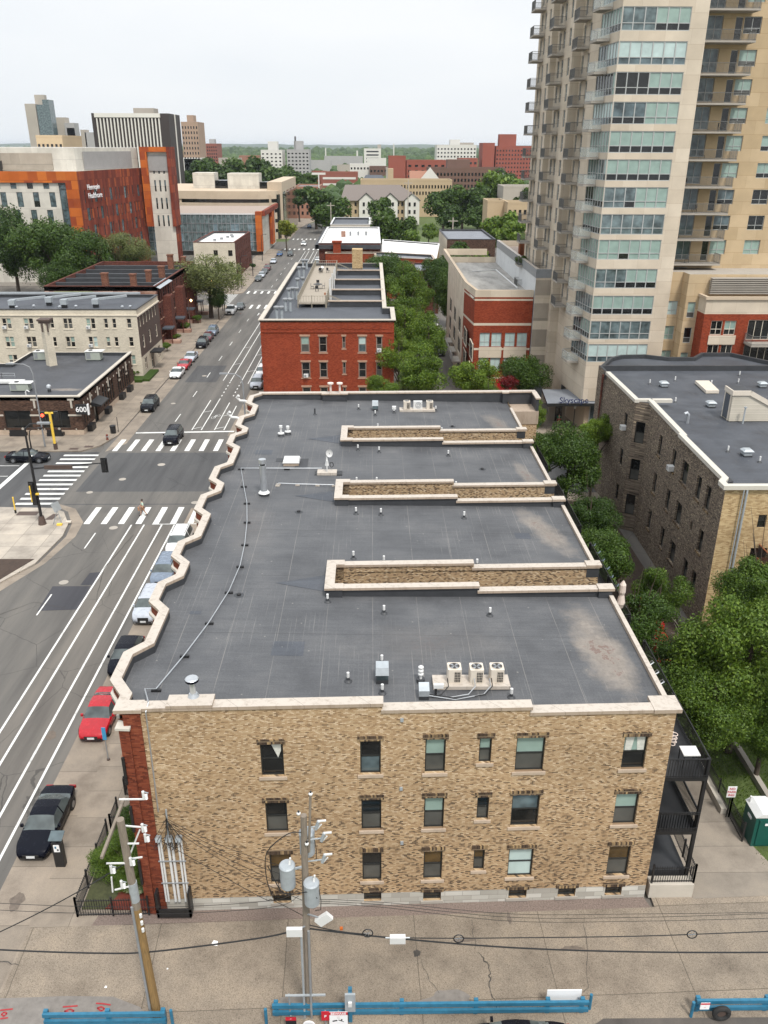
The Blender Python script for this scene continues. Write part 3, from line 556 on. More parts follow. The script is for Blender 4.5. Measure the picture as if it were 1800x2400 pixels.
# ------------------------------------------------------------------ the big yellow brick apartment block
def S(u, y): return (u, y+.025*(u+10))
AB = thing('apartment_building', 'yellow brick apartment block in the foreground with dark roof and cream zigzag parapet', 'apartment building', (1.5, 29.75, 0))
YF = 29.45
def fw(xa, ya, xb, yb):   # window rectangle measured on the front wall
    ys = S(((xa+xb)/2-900)/75, YF)[1]; a = GY(xa, ya, ys); b = GY(xb, yb, ys); c = GY((xa+xb)/2, ya, ys)[1]; d = GY((xa+xb)/2, yb, ys)[1]; return (GY(xa, (ya+yb)/2, ys)[0]+10.15, GY(xb, (ya+yb)/2, ys)[0]+10.15, d, c)
FW = [((611.5, 1742.5, 665, 1819), dict(g='dark')), ((844.5, 1736, 892.7, 1815), dict(g='dusk')), ((996.6, 1732.7, 1044.5, 1812.6), dict(g='gscreen')), ((1123.5, 1731, 1152.6, 1790), dict(g='gscreen')), ((1209.5, 1730, 1277, 1810), dict(g='gscreen')), ((1461.5, 1729, 1517, 1805.6), dict(g='half')),
    ((623.6, 1879, 674, 1950.4), dict(g='screen')), ((847.5, 1873.6, 893.9, 1945.9), dict(g='screen')), ((994.2, 1870, 1040.8, 1942.9), dict(g='halfg')), ((1118.3, 1869, 1146, 1923), dict(g='screen')), ((1199, 1865, 1264, 1939.6), dict(g='midd')), ((1441.8, 1863.4, 1495.9, 1936.3), dict(g='halfg')),
    ((633.5, 2000, 683, 2069.5), dict(g='amber')), ((849.6, 1997, 894.2, 2065), dict(g='screen')), ((992.9, 1995.5, 1036.5, 2062.6), dict(g='amber')), ((1110.5, 1992.4, 1136, 2041.8), dict(g='amber')), ((1191.6, 1992, 1249.5, 2058), dict(g='pale')), ((1426, 1986.5, 1476.7, 2056), dict(g='amber'))]
wl = []
for px, kk in FW:
    u0, u1, a, b = fw(*px); wl.append(dict(u0=u0, u1=u1, z0=a, z1=b, sill='limestone', lintel='arch_brick', arch=False, ft=.06, **kk))
for px in ((640.7, 2095, 683, 2114.7), (853.2, 2090.6, 894, 2111.7), (992, 2092.7-2, 1033.8, 2112), (1192.7, 2087, 1235, 2107.6), (1308.5, 2084, 1350, 2107), (1419.5, 2081.6, 1459, 2103)):
    u0, u1, a, b = fw(*px); wl.append(dict(u0=u0, u1=u1, z0=max(.35, a), z1=b, g='dark', mid=0, lintel='arch_brick', sill='concrete'))
print('front wins', [tuple(round(w[q], 2) for q in ('u0', 'u1', 'z0', 'z1')) for w in wl])
A0 = S(-10.15, YF); A1 = S(13.55, YF)
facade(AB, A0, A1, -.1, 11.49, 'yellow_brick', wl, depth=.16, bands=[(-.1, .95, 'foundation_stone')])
for i_, tri in ((0, (((.45, 1), (.95, 1), (.93, .75), (.78, .52))), ), (5, (((.05, 1), (.46, 1), (.36, .5), (.05, .5)),)), (5, (((.56, 1), (.97, 1), (.97, .5), (.66, .5)),))):
    w_ = wl[i_]; tri = tri if isinstance(tri[0][0], tuple) else (tri,)
    for q_ in tri:
        if not isinstance(q_[0], tuple): continue
        pts_ = []
        for (a_, b_) in q_: p_ = S(w_['u0']-10.15+(w_['u1']-w_['u0'])*(.06+.88*a_), YF+.16); pts_.append((p_[0], p_[1], w_['z0']+(w_['z1']-w_['z0'])*(.04+.9*b_)))
        MB().add(pts_, [(0, 1, 2, 3)], 'curtain').build('curtain', AB)
mb = MB(); xs = [-10.15, .35, 6.95, 13.55]
for (a, b, z) in ((-10.15, 6.95, 11.79), (-10.15, .4, 12.15)):
    pa_, pb_ = S(a, YF), S(b, YF); zz = 11.49 if z == 11.79 else 11.79; mb.quad((*pa_, zz), (*pb_, zz), (*pb_, z), (*pa_, z), 'yellow_brick')
mb.build('wall', AB)
MB().ribbon([S(-10.1, YF-.03), S(13.6, YF-.03)], .12, -.1, .86, 'foundation_stone').build('foundation', AB) if False else None
# red brick corner pier, with its cap
mb = MB(); mb.prism([S(-11.08, YF-.12), S(-10.62, YF-.18), S(-10.62, YF+.4), S(-11.08, YF+.4)], 0, 11.3, 'red_brick'); mb.prism([S(-10.85, YF-.06), S(-10.1, YF-.06), S(-10.1, YF+.3), S(-10.85, YF+.3)], 0, 12.1, 'red_brick')
mb.build('corner_pier', AB)
MB().prism([S(-11.2, YF-.22), S(-10.55, YF-.28), S(-10.55, YF+.1), S(-11.2, YF+.4)], 11.3, 11.42, 'white_coping').build('pier_cap', AB)
for z in (2.2, 5.5, 8.3): MB().box(-11.12, -11.0, 29.2, 29.3, z, z+1.5, 'black_metal').build('slot_window', AB)
# zigzag street side
bays = [(31.8, 33.95), (39.0, 40.95), (44.4, 46.2), (51.4, 53.7), (56.9, 59.3), (64.85, 67.0), (69.8, 72.2), (76.7, 79.0)]
zz = [(-11.05, 30.05)]
for a, b in bays: zz += [(-11.05, a-1.0 if a > 32 else a-1.15), (-11.84, a), (-11.84, b), (-11.05, b+.95)]
zz += [(-11.05, 80.3)]; zz = [p for i, p in enumerate(zz) if i == 0 or abs(p[1]-zz[i-1][1]) > .05]
down = zz[::-1]
wl_ = [(p[0]+(.06 if p[0] < -11.5 else .0), p[1]) for p in down]; mb = MB(); mb.ribbon(wl_, .34, 0, 11.98, 'red_brick', side=0); mb.build('street_wall', AB)
for z in (11.3, 7.6, 4.2):
    MB().ribbon(wl_, .5, z, z+.16, 'white_coping' if z > 11 else 'sandstone', side=-.06).build('string_course', AB)
MB().ribbon(zz, .12, 11.2, 12.0, 'flashing', side=-.24).build('upstand', AB)
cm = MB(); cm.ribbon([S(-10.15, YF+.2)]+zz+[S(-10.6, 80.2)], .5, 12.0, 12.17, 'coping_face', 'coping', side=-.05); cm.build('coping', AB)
# bay windows of the street side
for bi, (a, b) in enumerate(bays):
    for z in (2.0, 5.3, 8.5):
        d = Vector((0, -1, 0)); window(AB, Vector((-11.96, b-.45, 0)), d, Vector((-1, 0, 0)), 0, b-a-.9, z, z+1.7, g='dark', depth=-.02, fr='frame_dark')
# comb plan
gaps = [(40.75, 43.2), (53.7, 56.3), (66.3, 69.2)]
XR = 13.55; XL = -2.2; zdeck = lambda u: 11.62-.52*(u+11)/24.5
def run(pts, z0, z1, m): 
    for a, b in zip(pts, pts[1:]): facade(AB, a, b, z0, z1, m)
cb = [S(XR, YF)]
for a, b in gaps: cb += [S(XR, a), S(XL, a), S(XL, b), S(XR, b)]
cb += [S(XR, 80.2)]
for i, (a, b) in enumerate(zip(cb, cb[1:])):
    side = abs(a[0]-b[0]) < .01 and a[0] > 10
    L = Vector((b[0]-a[0], b[1]-a[1])).length; ws = []
    if side and L > 6: ws = [dict(u0=u, u1=u+1.0, z0=z, z1=z+2.0, g='dark') for z in (1.6, 4.9, 8.1) for u in (1.5, L/2-.5, L-2.5)]
    elif L > 6: ws = [dict(u0=u, u1=u+.9, z0=z, z1=z+1.6, g='dark', sill='limestone') for z in (2.2, 5.5, 8.4) for u in (2.5, 7, 11.5)]
    facade(AB, a, b, 0, 11.3 if side else 11.5, 'yellow_brick' if side else 'well_brick', ws)
facade(AB, S(XR, 80.2), S(-10.9, 80.2), 0, 12.1, 'red_brick')
mb = MB(); L0 = [(-11.0, p[1]) if p[0] > -11.2 else (-11.75, p[1]) for p in zz]
poly = [S(-10.5, YF+.2)]+[S(*p) for p in ((XR-.05, YF+.2),)]
for a, b in gaps: poly += [S(XR-.05, a-.05), S(XL-.05, a-.05), S(XL-.05, b+.05), S(XR-.05, b+.05)]
poly += [S(XR-.05, 80.1), S(-10.9, 80.1)]+[(p[0]+.1, p[1]) for p in down]
mb.add([(p[0], p[1], zdeck(p[0])) for p in poly], [tuple(range(len(poly)))], 'main_roof'); mb.build('roof_deck', AB)
# wells: parapets and copings
for gi, (a, b) in enumerate(gaps):
    up = MB(); cp = MB()
    for yy, sgn in ((a, -1), (b, 1)):
        for x0, x1, zt in ((XL-.45, 6.0, 11.86), (6.0, XR, 11.53)):
            c = yy+sgn*.17; up.prism([S(x0, c-.15), S(x1, c-.15), S(x1, c+.15), S(x0, c+.15)], 10.9, zt, 'flashing')
            up.prism([S(x0, yy), S(x1, yy), S(x1, yy+sgn*.03), S(x0, yy+sgn*.03)][::sgn], 11.4, zt, 'well_brick')
            cp.prism([S(x0-(.1 if x0 > 0 else 0), c-.26), S(x1, c-.26), S(x1, c+.26), S(x0-(.1 if x0 > 0 else 0), c+.26)], zt, zt+.15, 'coping_face', 'coping')
        c = yy+sgn*.22; up.prism([S(XR-.75, c-.24), S(XR, c-.24), S(XR, c+.24), S(XR-.75, c+.24)], 10.9, 11.6, 'flashing'); cp.prism([S(XR-.8, c-.33), S(XR+.12, c-.33), S(XR+.12, c+.33), S(XR-.8, c+.33)], 11.6, 11.76, 'coping_face', 'coping')
        cp.prism([S(XL-.5, c-.3), S(XL+.55, c-.3), S(XL+.55, c+.3), S(XL-.5, c+.3)], 11.93, 12.06, 'coping_face', 'coping')
        up.prism([S(XL-.43, c-.22), S(XL+.5, c-.22), S(XL+.5, c+.22), S(XL-.43, c+.22)], 11, 11.93, 'flashing')
    up.prism([S(XL-.4, a), S(XL-.04, a), S(XL-.04, b), S(XL-.4, b)], 11, 11.93, 'flashing'); cp.prism([S(XL-.5, a-.1), S(XL+.06, a-.1), S(XL+.06, b+.1), S(XL-.5, b+.1)], 11.926, 12.062, 'coping_face', 'coping')
    up.prism([S(XL-.04, a), S(XL-.0, a), S(XL-.0, b), S(XL-.04, b)], 11.4, 11.926, 'well_brick')
    up.build('light_well_parapet', AB); cp.build('light_well_coping', AB)
    # cricket flashing west of the well
    yc = (a+b)/2; zc = zdeck(-5)
    MB().add([(*S(-5.6, yc), zdeck(-5.6)+.02), (*S(XL-.42, a+.2), zdeck(XL)+.02), (*S(XL-.42, b-.2), zdeck(XL)+.02), (*S(XL-.42, yc), zdeck(XL)+.3)], [(0, 1, 3), (0, 3, 2)], 'side_roof').build('roof_cricket', AB)
# front coping in steps, right edge coping, end blocks
cp = MB()
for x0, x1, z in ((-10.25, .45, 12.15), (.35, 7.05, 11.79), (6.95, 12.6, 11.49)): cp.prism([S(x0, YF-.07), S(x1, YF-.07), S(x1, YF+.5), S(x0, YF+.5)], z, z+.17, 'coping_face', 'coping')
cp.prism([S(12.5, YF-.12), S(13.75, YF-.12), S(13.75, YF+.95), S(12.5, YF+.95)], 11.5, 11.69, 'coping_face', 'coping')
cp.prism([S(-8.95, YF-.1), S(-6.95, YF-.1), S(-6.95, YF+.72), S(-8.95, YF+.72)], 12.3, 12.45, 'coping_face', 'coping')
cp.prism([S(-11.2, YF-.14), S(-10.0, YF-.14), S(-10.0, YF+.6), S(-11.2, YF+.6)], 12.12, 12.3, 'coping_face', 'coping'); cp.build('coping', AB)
up = MB(); up.prism([S(-8.9, YF+.3), S(-7, YF+.3), S(-7, YF+.68), S(-8.9, YF+.68)], 11.4, 12.3, 'flashing')
for x0, x1, z in ((-10.2, .35, 12.15), (.4, 6.95, 11.79), (7, 12.6, 11.49)): up.prism([S(x0, YF+.1), S(x1, YF+.1), S(x1, YF+.4), S(x0, YF+.4)], 11, z, 'flashing')
up.prism([S(12.6, YF+.1), S(13.5, YF+.1), S(13.5, YF+.9), S(12.6, YF+.9)], 10.9, 11.5, 'flashing'); up.build('front_upstand', AB)
for a, b in ((YF+.9, gaps[0][0]-.5), (gaps[0][1]+.5, gaps[1][0]-.5), (gaps[1][1]+.5, gaps[2][0]-.5), (gaps[2][1]+.5, 77.2)): MB().prism([S(13.38, a), S(13.62, a), S(13.62, b), S(13.38, b)], 11.0, 11.32, 'coping_face', 'coping').build('edge_coping', AB)
# far parapet and its wing
up = MB(); up.prism([S(-10.8, 79.75), S(13.5, 79.75), S(13.5, 80.15), S(-10.8, 80.15)], 11, 12.1, 'flashing'); up.prism([S(13.0, 79.3), S(13.5, 79.3), S(13.5, 79.8), S(13.0, 79.8)], 11, 12.15, 'flashing'); up.prism([S(-4.9, 79.3), S(-2.5, 79.3), S(-2.5, 79.8), S(-4.9, 79.8)], 11, 12.15, 'flashing')
up.build('far_parapet', AB)
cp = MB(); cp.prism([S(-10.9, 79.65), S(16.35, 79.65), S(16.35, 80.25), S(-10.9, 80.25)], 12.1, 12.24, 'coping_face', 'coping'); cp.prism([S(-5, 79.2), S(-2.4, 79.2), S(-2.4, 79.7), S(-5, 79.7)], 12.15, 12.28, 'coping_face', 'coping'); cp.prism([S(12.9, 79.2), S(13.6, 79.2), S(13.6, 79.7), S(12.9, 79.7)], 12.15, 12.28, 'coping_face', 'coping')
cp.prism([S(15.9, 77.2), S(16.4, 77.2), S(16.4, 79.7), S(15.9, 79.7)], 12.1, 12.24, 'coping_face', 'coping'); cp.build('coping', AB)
wg = MB(); wg.prism([S(13.55, 77.3), S(16.2, 77.3), S(16.2, 80.15), S(13.55, 80.15)], 0, 9.6, 'yellow_brick'); wg.prism([S(13.55, 77.25), S(16.3, 77.25), S(16.3, 80.2), S(13.55, 80.2)], 9.6, 10.9, 'coping_face'); wg.prism([S(16.0, 77.3), S(16.25, 77.3), S(16.25, 80.2), S(16.0, 80.2)], 10.9, 12.1, 'flashing'); wg.prism([S(13.5, 79.8), S(16.2, 79.8), S(16.2, 80.15), S(13.5, 80.15)], 10.9, 12.1, 'flashing'); wg.build('rear_wing', AB)
# roof membrane dark walk patches
MB().prism([G(648, 1073, 11.6), G(665, 1073, 11.6), G(663, 1081, 11.6), G(646, 1081, 11.6)][::-1], 11.3, zdeck(-7)+.03, 'dark_roof').build('walk_pad', AB); MB().prism([G(698, 1074, 11.6), G(723, 1073, 11.6), G(719, 1094, 11.6), G(690, 1094, 11.6)][::-1], 11.3, zdeck(-6)+.03, 'dark_roof').build('walk_pad', AB)
for x, y in ((1041, 1711), (1036, 1846), (1040, 1970)):
    X, Z_ = GY(x if x < 950 else x-100, y-25, S(.5, YF)[1])
for px, py in ((942, 1687), (940, 1848), (942, 1975)):
    ys = S(.8, YF)[1]; X, Z_ = GY(px, py, ys); MB().box(X-.07, X+.07, ys-.05, ys+.02, Z_-.09, Z_+.09, 'galvanised').build('wall_vent', AB)
# ------------------------------------------------------------------ neighbouring buildings
def text_mesh(s, size, m, name='lettering', depth=.02, par=None, loc=(0, 0, 0), rot=(0, 0, 0), align='CENTER', bold=0.0):
    c = bpy.data.curves.new('t', 'FONT'); c.body = s; c.size = size; c.extrude = depth/2; c.align_x = align; c.align_y = 'CENTER'; c.offset = bold
    o = bpy.data.objects.new('t', c); COL.objects.link(o); dg = bpy.context.evaluated_depsgraph_get(); me = bpy.data.meshes.new_from_object(o.evaluated_get(dg)); bpy.data.objects.remove(o)
    me.materials.clear(); me.materials.append(MT[m]); r = bpy.data.objects.new(name, me); COL.objects.link(r); r.location = loc; r.rotation_euler = rot
    if par is not None: r.parent = par; r.location = Vector(loc)-world_loc(par)
    return r
def simple_building(name, label, cat, poly, h, mats, wins, mroof, mcop, par_h=.5, loc=None, bands=(), w=.35, inner='flashing', z0=0, **kw):
    c = loc or (sum(p[0] for p in poly)/len(poly), sum(p[1] for p in poly)/len(poly), 0)
    b = thing(name, label, cat, c); n = len(poly)
    for i in range(n):
        m = mats[i] if isinstance(mats, (list, tuple)) else mats
        facade(b, poly[i], poly[(i+1) % n], z0, h, m, wins.get(i, ()), bands=bands, **kw)
    roof(b, poly, h, par_h, mroof, mcop, w, inner); return b
# -- red brick apartment house beyond the crossing
rbw = []
for (z0, h) in ((8.6, 2.2), (5.05, 2.2), (1.5, 2.2)):
    for (a, b, g, q) in ((-9.8, -8.6, 'halfg' if z0 > 8 else 'dark', z0 < 8 and z0 > 4), (-7.3, -6.2, 'dark', 0), (-1.9, -.8, 'curt' if z0 > 8 else 'dark', 0), (.55, 1.4, 'screen', z0 > 8)):
        rbw.append(dict(u0=a+15.2, u1=b+15.2, z0=z0, z1=z0+h, g=g, fr='frame_taupe', ft=.13, sill='sandstone', lintel='sandstone', ac=bool(q)))
    rbw.append(dict(u0=-4.1+15.2, u1=-3.65+15.2, z0=z0+.55, z1=z0+h, g='screen', fr='frame_taupe', ft=.1, sill='sandstone', lintel='sandstone'))
RB = thing('apartment_building', 'three storey red brick apartment house with a railed timber terrace on its dark roof', 'apartment building', (-6, 140, 0))
PB = [(-15.2, 113.4), (3.0, 113.4), (3.0, 122.8), (1.9, 122.8), (1.9, 174), (-15.2, 174)]
sw = [dict(u0=u, u1=u+1.1, z0=z, z1=z+2.0, g='dark', fr='frame_taupe', ft=.12, sill='sandstone', sub=False) for z in (8.6, 5.05, 1.5) for u in (3, 8, 13, 20, 27, 34, 41, 48, 55)]
for i in range(6):
    facade(RB, PB[i], PB[(i+1) % 6], 0, 12.75, 'orange_brick', rbw if i == 0 else (sw if i == 5 else ([dict(u0=u, u1=u+1.1, z0=z, z1=z+2, g='dark', sub=False) for z in (8.6, 5, 1.5) for u in (5, 12, 20, 28, 36, 44)] if i == 3 else ())))
MB().ribbon(PB, .3, 12.75, 13.0, 'brown_brick', 'pale_concrete', closed=True, side=.1).build('cornice', RB)
mb = MB()
for i in range(14): x = -14.5+i*1.25; mb.tube([(x+.62*cos(t*pi/6+pi), 113.37, 12.05+.28*sin(t*pi/6+pi)) for t in range(7)], .035, 'orange_brick', 5)
mb.box(-15.2, 3.0, 113.3, 113.4, 11.35, 11.5, 'orange_brick'); mb.build('corbel_band', RB)
for s_ in (0, 1):
    mb = MB()
    for i in range(20): mb.box(-15.23 if not s_ else 2.55, -14.75 if not s_ else 3.03, 113.36, 113.4, .3+i*.56, .3+i*.56+.28, 'orange_brick')
    mb.build('quoins', RB)
MB().flat(PB, 12.2, 'side_roof').build('roof_deck', RB)
MB().ribbon(PB, .4, 12.1, 13.02, 'flashing', 'pale_concrete', closed=True, side=.22).build('parapet', RB)
MB().ribbon([(-15.3, 174), (-15.3, 113.3), (3.1, 113.3), (3.1, 122.9), (2.0, 122.9), (2.0, 174)], .62, 13.0, 13.12, 'pale_concrete', side=.18).build('coping', RB)
for y in (128.4, 139.5, 150.8, 162.8): MB().box(-6.5, 1.8, y-.3, y+.3, 12.2, 13.0, 'flashing').box(-6.7, 1.85, y-.42, y+.42, 13.0, 13.14, 'coping_face').build('fire_wall', RB)
MB().box(-3.8, -1.8, 165, 167.5, 12.2, 13.1, 'flashing').box(-3.8, -1.8, 165, 167.5, 13.1, 16.6, 'tan_brick').build('chimney', RB)
DK = thing('roof_terrace', 'weathered timber terrace with railings on the red brick house roof', 'terrace', (-9.2, 148, 12.2))
mat('old_wood', (.3, .26, .21), .9, .2, 3, streak=(1, 8, 1)); mat('rail_wood', (.27, .24, .19), .9, .15, 3)
MB().box(-11.2, -6.9, 127.4, 170, 12.75, 12.9, 'old_wood').build('deck', DK)
mb = MB(); rl = [(-11.2, 127.4), (-6.9, 127.4), (-6.9, 170), (-11.2, 170)]
for (a, b) in zip(rl, rl[1:]+rl[:1]):
    L = sqrt((a[0]-b[0])**2+(a[1]-b[1])**2); mb.bar((*a, 13.95), (*b, 13.95), .09, .06, 'rail_wood'); mb.bar((*a, 13.05), (*b, 13.05), .05, .06, 'rail_wood')
    for i in range(int(L/.42)): t = i*.42/L; x, y = a[0]+(b[0]-a[0])*t, a[1]+(b[1]-a[1])*t; mb.box(x-.02, x+.02, y-.02, y+.02, 13.05, 13.95, 'rail_wood')
    for i in range(int(L/2.1)+1): t = min(1, i*2.1/L); x, y = a[0]+(b[0]-a[0])*t, a[1]+(b[1]-a[1])*t; mb.box(x-.06, x+.06, y-.06, y+.06, 12.2, 14.05, 'rail_wood')
mb.build('railing', DK)
for y0, yy in ((128.6, 0), (166, 1)):
    mb = MB(); x0 = -6.8
    for s2 in (0, .8): mb.bar((x0, y0+s2, 13.9), (x0+3.4, y0+s2, 12.5), .06, .08, 'rail_wood'); mb.bar((x0, y0+s2, 12.9), (x0+3.2, y0+s2, 12.2), .06, .12, 'rail_wood')
    for i in range(8): mb.bar((x0+i*.42, y0, 13.9-i*.17), (x0+i*.42, y0, 12.9-i*.08), .04, .04, 'rail_wood')
    mb.build('steps', DK)
mb = MB()
for i, y in enumerate((130.6, 134, 139.7, 146, 151)): mb.cyl(-6.5, y, 12.2, 16.2-.2*i, .1, 'white_metal', n=8)
for i, y in enumerate((130.6, 134, 139.7, 146, 151)): MB().cyl(-6.5, y, 12.2, 16.0-.2*i, .1, 'white_metal', n=8).build('pipe_riser', RB)
fl = MB().cyl(0, 0, 0, 1.5, .22, 'galvanised').lathe(0, 0, [(.22, 1.5), (.3, 1.52), (.42, 1.62), (.42, 1.85), (.3, 1.9), (.01, 1.92)], 'grey_metal')
FL = thing('flue_pipe', 'x', 'flue pipe', (0, 0, 0), 'flue pipes on the red brick house roof'); MB().cyl(0, 0, 0, 1.5, .22, 'galvanised').build('pipe', FL); MB().lathe(0, 0, [(.2, 1.46), (.3, 1.52), (.42, 1.62), (.42, 1.85), (.3, 1.9), (.01, 1.92)], 'grey_metal').build('cap', FL)
fps = [(-13.4, 118, 'front left one of the pair at the near corner'), (-12.7, 118, 'right one of the pair at the near corner'), (-12.8, 124.7, 'left one of the pair beside the terrace end'), (-12.1, 124.7, 'right one of the pair beside the terrace end'), (-13.2, 134.4, 'left of the middle three'), (-12.65, 135.2, 'centre of the middle three'), (-12.0, 135, 'right of the middle three, nearest the terrace'), (-12.7, 145.1, 'left one two thirds back'), (-11.9, 146.5, 'small one two thirds back by the railing'), (-13.6, 159.9, 'left of the far pair but one'), (-12.8, 160.2, 'right of the far pair but one'), (-13.7, 171, 'left of the farthest pair'), (-13.0, 171, 'right of the farthest pair')]
for i, (x, y, l) in enumerate(fps):
    if i == 0: FL.location = (x, y, 12.2); FL['label'] = 'grey roof flue, '+l
    else: tree_copy(FL, (x, y, 12.2), 0, 'grey roof flue, '+l)
# terrace furniture
def patio_chair(m='black_metal'):
    t = thing('patio_chair', 'x', 'chair'); mb = MB().box(-.25, .25, -.25, .25, .42, .46, m); mb.build('seat', t)
    mb = MB().box(-.25, .25, .22, .26, .5, .95, m); mb.build('backrest', t)
    for a in (-.22, .22):
        for b in (-.22, .22): MB().box(a-.02, a+.02, b-.02, b+.02, 0, .42, m).build('leg', t)
    return t
PC = patio_chair(); PC.location = (-9.6, 160, 12.9); PC.rotation_euler = (0, 0, .5); tag(PC, 'dark chair at the far end of the roof terrace, left', None, 'chairs on the roof terrace')
for x, y, r, l in ((-8.2, 160.5, 2.4, 'dark chair at the far end of the roof terrace, right'), (-9.9, 141, 1.6, 'dark chair left of the terrace table'), (-8.1, 141.6, -1.5, 'dark chair right of the terrace table'), (-9.0, 138.6, 3.1, 'dark chair before the terrace table'), (-9.2, 144.5, 0, 'dark chair behind the terrace table')): tree_copy(PC, (x, y, 12.9), r, l, 'chairs on the roof terrace')
t = thing('patio_table', 'dark metal table amid chairs on the roof terrace', 'table', (-9, 141.5, 12.9)); MB().cyl(-9, 141.5, 13.6, 13.65, .75, 'black_metal', n=20).build('table_top', t); MB().cyl(-9, 141.5, 12.9, 13.6, .05, 'black_metal').build('leg', t)
t = MB().tube([(-10, 163.5, 13.2), (-9.6, 162, 13.25), (-9.4, 161.4, 13.3), (-9.3, 160.8, 13.9)], .28, 'white_metal', 8); solo(t, 'lounge_chair', 'white lounge chair at the far end of the roof terrace', 'chair')
t = MB().lathe(-7.5, 135, [(.1, 12.9), (.16, 13.2), (.18, 13.25), (.05, 13.25)], 'terracotta'); solo(t, 'flower_pot', 'small orange pot on the roof terrace', 'flower pot')

# -- the 600 corner building
P6 = [(-56, 103.3), (-37.5, 103.3), (-37.5, 128.4), (-53.1, 128.4), (-53.1, 121), (-56, 121)]
B6 = thing('commercial_building', 'low dark brick corner building with big black shop windows', 'building', (-46, 112, 0))
w6 = [dict(u0=8.6, u1=12.0, z0=1.05, z1=3.35, g='dark', mid=0, cols=2, sill=None), dict(u0=13.4, u1=16.9, z0=1.05, z1=3.35, g='dark', mid=0, cols=3), dict(u0=1.5, u1=6.5, z0=1.05, z1=3.35, g='dark', mid=0, cols=2)]
w6s = [dict(u0=.9+i*.95, u1=1.55+i*.95, z0=1.2, z1=3.1, g='dark', mid=0) for i in range(3)]+[dict(u0=9.2+i*1.12, u1=10.1+i*1.12, z0=.9, z1=3.9, g='dark', mid=.7) for i in range(5)]+[dict(u0=16.6+i*1.12, u1=17.5+i*1.12, z0=.9, z1=3.9, g='dark', mid=.7) for i in range(6)]
w6s.append(dict(u0=4.9, u1=6.4, z0=.13, z1=2.5, g='dark', mid=0, name='door'))
for i in range(6):
    facade(B6, P6[i], P6[(i+1) % 6], -.1, 5.2, 'brown_brick', w6 if i == 0 else (w6s if i == 1 else ()), bands=[(-.1, .75, 'limestone')] if i < 2 else ())
MB().flat(P6, 4.75, 'low_roof').build('roof_deck', B6)
MB().ribbon(P6, .32, 4.7, 5.25, 'flashing', 'pale_concrete', closed=True, side=.16).build('parapet', B6)
MB().ribbon([(-56, 103.25), (-37.45, 103.25), (-37.45, 128.4)], .5, 5.2, 5.34, 'pale_concrete', side=.1).build('coping', B6)
for x in (-49.2, -43.3, -38.6): MB().box(x-.12, x+.12, 103.22, 103.3, 3.7, 4.9, 'pale_concrete').box(x-.4, x+.4, 103.215, 103.295, 4.72, 4.95, 'pale_concrete').build('stone_ornament', B6)
for x0, x1 in ((-50, -47.5), (-44.1, -42.5), (-39.2, -37.5)): MB().box(x0, x1, 103.22, 103.3, 2.65, 2.85, 'pale_concrete').build('stone_band', B6)
for x, z in ((-45.3, .95), (-40.6, .95), (-47.6, .9), (-43.3, .9), (-42.5, .9), (-38.4, .9), (-43.7, 3.5), (-42.9, 3.5)):
    r = .22 if x in (-45.3, -40.6) else .12
    MB().quad((x, 103.2, z-r), (x+r, 103.2, z), (x, 103.2, z+r), (x-r, 103.2, z), 'pale_concrete').quad((x-r, 103.21, z), (x, 103.21, z+r), (x, 103.29, z+r), (x-r, 103.29, z), 'pale_concrete').build('stone_diamond', B6)
for y in (107.3, 110.5, 115.3, 120.8, 124.6, 128.1):
    MB().box(-37.5, -37.38, y-.14, y+.14, 3.3, 4.6, 'pale_concrete').build('stone_ornament', B6)
    for j in range(2): MB().box(-37.5, -37.4, y-.35+j*.5, y-.2+j*.5, 2.7, 2.95, 'pale_concrete').build('stone_block', B6)
for i in range(14): MB().box(-37.5, -37.41, 104.5+i*1.7, 104.66+i*1.7, 3.95, 4.2, 'pale_concrete').build('stone_block', B6)
for x0 in (-46.9, -42.1): MB().box(x0, x0+2.1, 102.6, 103.28, .13, .55, 'black_metal').box(x0+.1, x0+2, 102.55, 102.6, .13, 1.0, 'black_metal').build('window_well_rail', B6)
for y in (104.6, 112.2, 119.4, 123.6): MB().box(-37.45, -36.8, y, y+1.6, .13, .95, 'black_metal').build('window_well_rail', B6)
MB().box(-37.45, -36.1, 107.2, 110.6, 2.75, 2.95, 'black_metal').add([(-37.45, 107.2, 2.95), (-36.1, 107.2, 2.95), (-36.1, 110.6, 2.95), (-37.45, 110.6, 2.95), (-37.45, 107.2, 3.4), (-37.45, 110.6, 3.4)], [(0, 1, 4), (1, 2, 5, 4), (2, 3, 5)], 'black_metal').build('awning', B6)
SG = thing('shop_sign', 'black and white projecting sign with number 600 at the dark brick corner', 'sign', (-37.4, 102.9, 3.6))
MB().box(-37.9, -36.4, 102.6, 102.9, 3.05, 4.35, 'sign_black').build('board', SG); MB().box(-36.4, -36.25, 102.55, 102.95, 3.0, 4.4, 'sign_white').build('edge', SG); text_mesh('600', .95, 'sign_white', par=SG, loc=(-37.18, 102.57, 3.7), rot=(pi/2, 0, 0), bold=.015)
CHM = thing('brick_chimney', 'tall tapering cream chimney with rusty cap above the low dark roof', 'chimney', (-47.5, 121.8, 4.75))
MB().tube([(-47.5, 121.9, 4.75), (-47.5, 121.9, 11.0)], [.82, .78], 'cream_paint_brick', 4).build('stack', CHM)
MB().box(-48.25, -46.75, 121.2, 122.6, 11.0, 11.35, 'dark_brown').box(-48.4, -46.6, 121.05, 122.75, 11.35, 11.6, 'dark_brown').build('cap', CHM)
for x in (-47.8, -47.0): MB().box(x-.1, x+.1, 121.12, 121.25, 9.8, 11.0, 'dark_brown').build('strap', CHM)
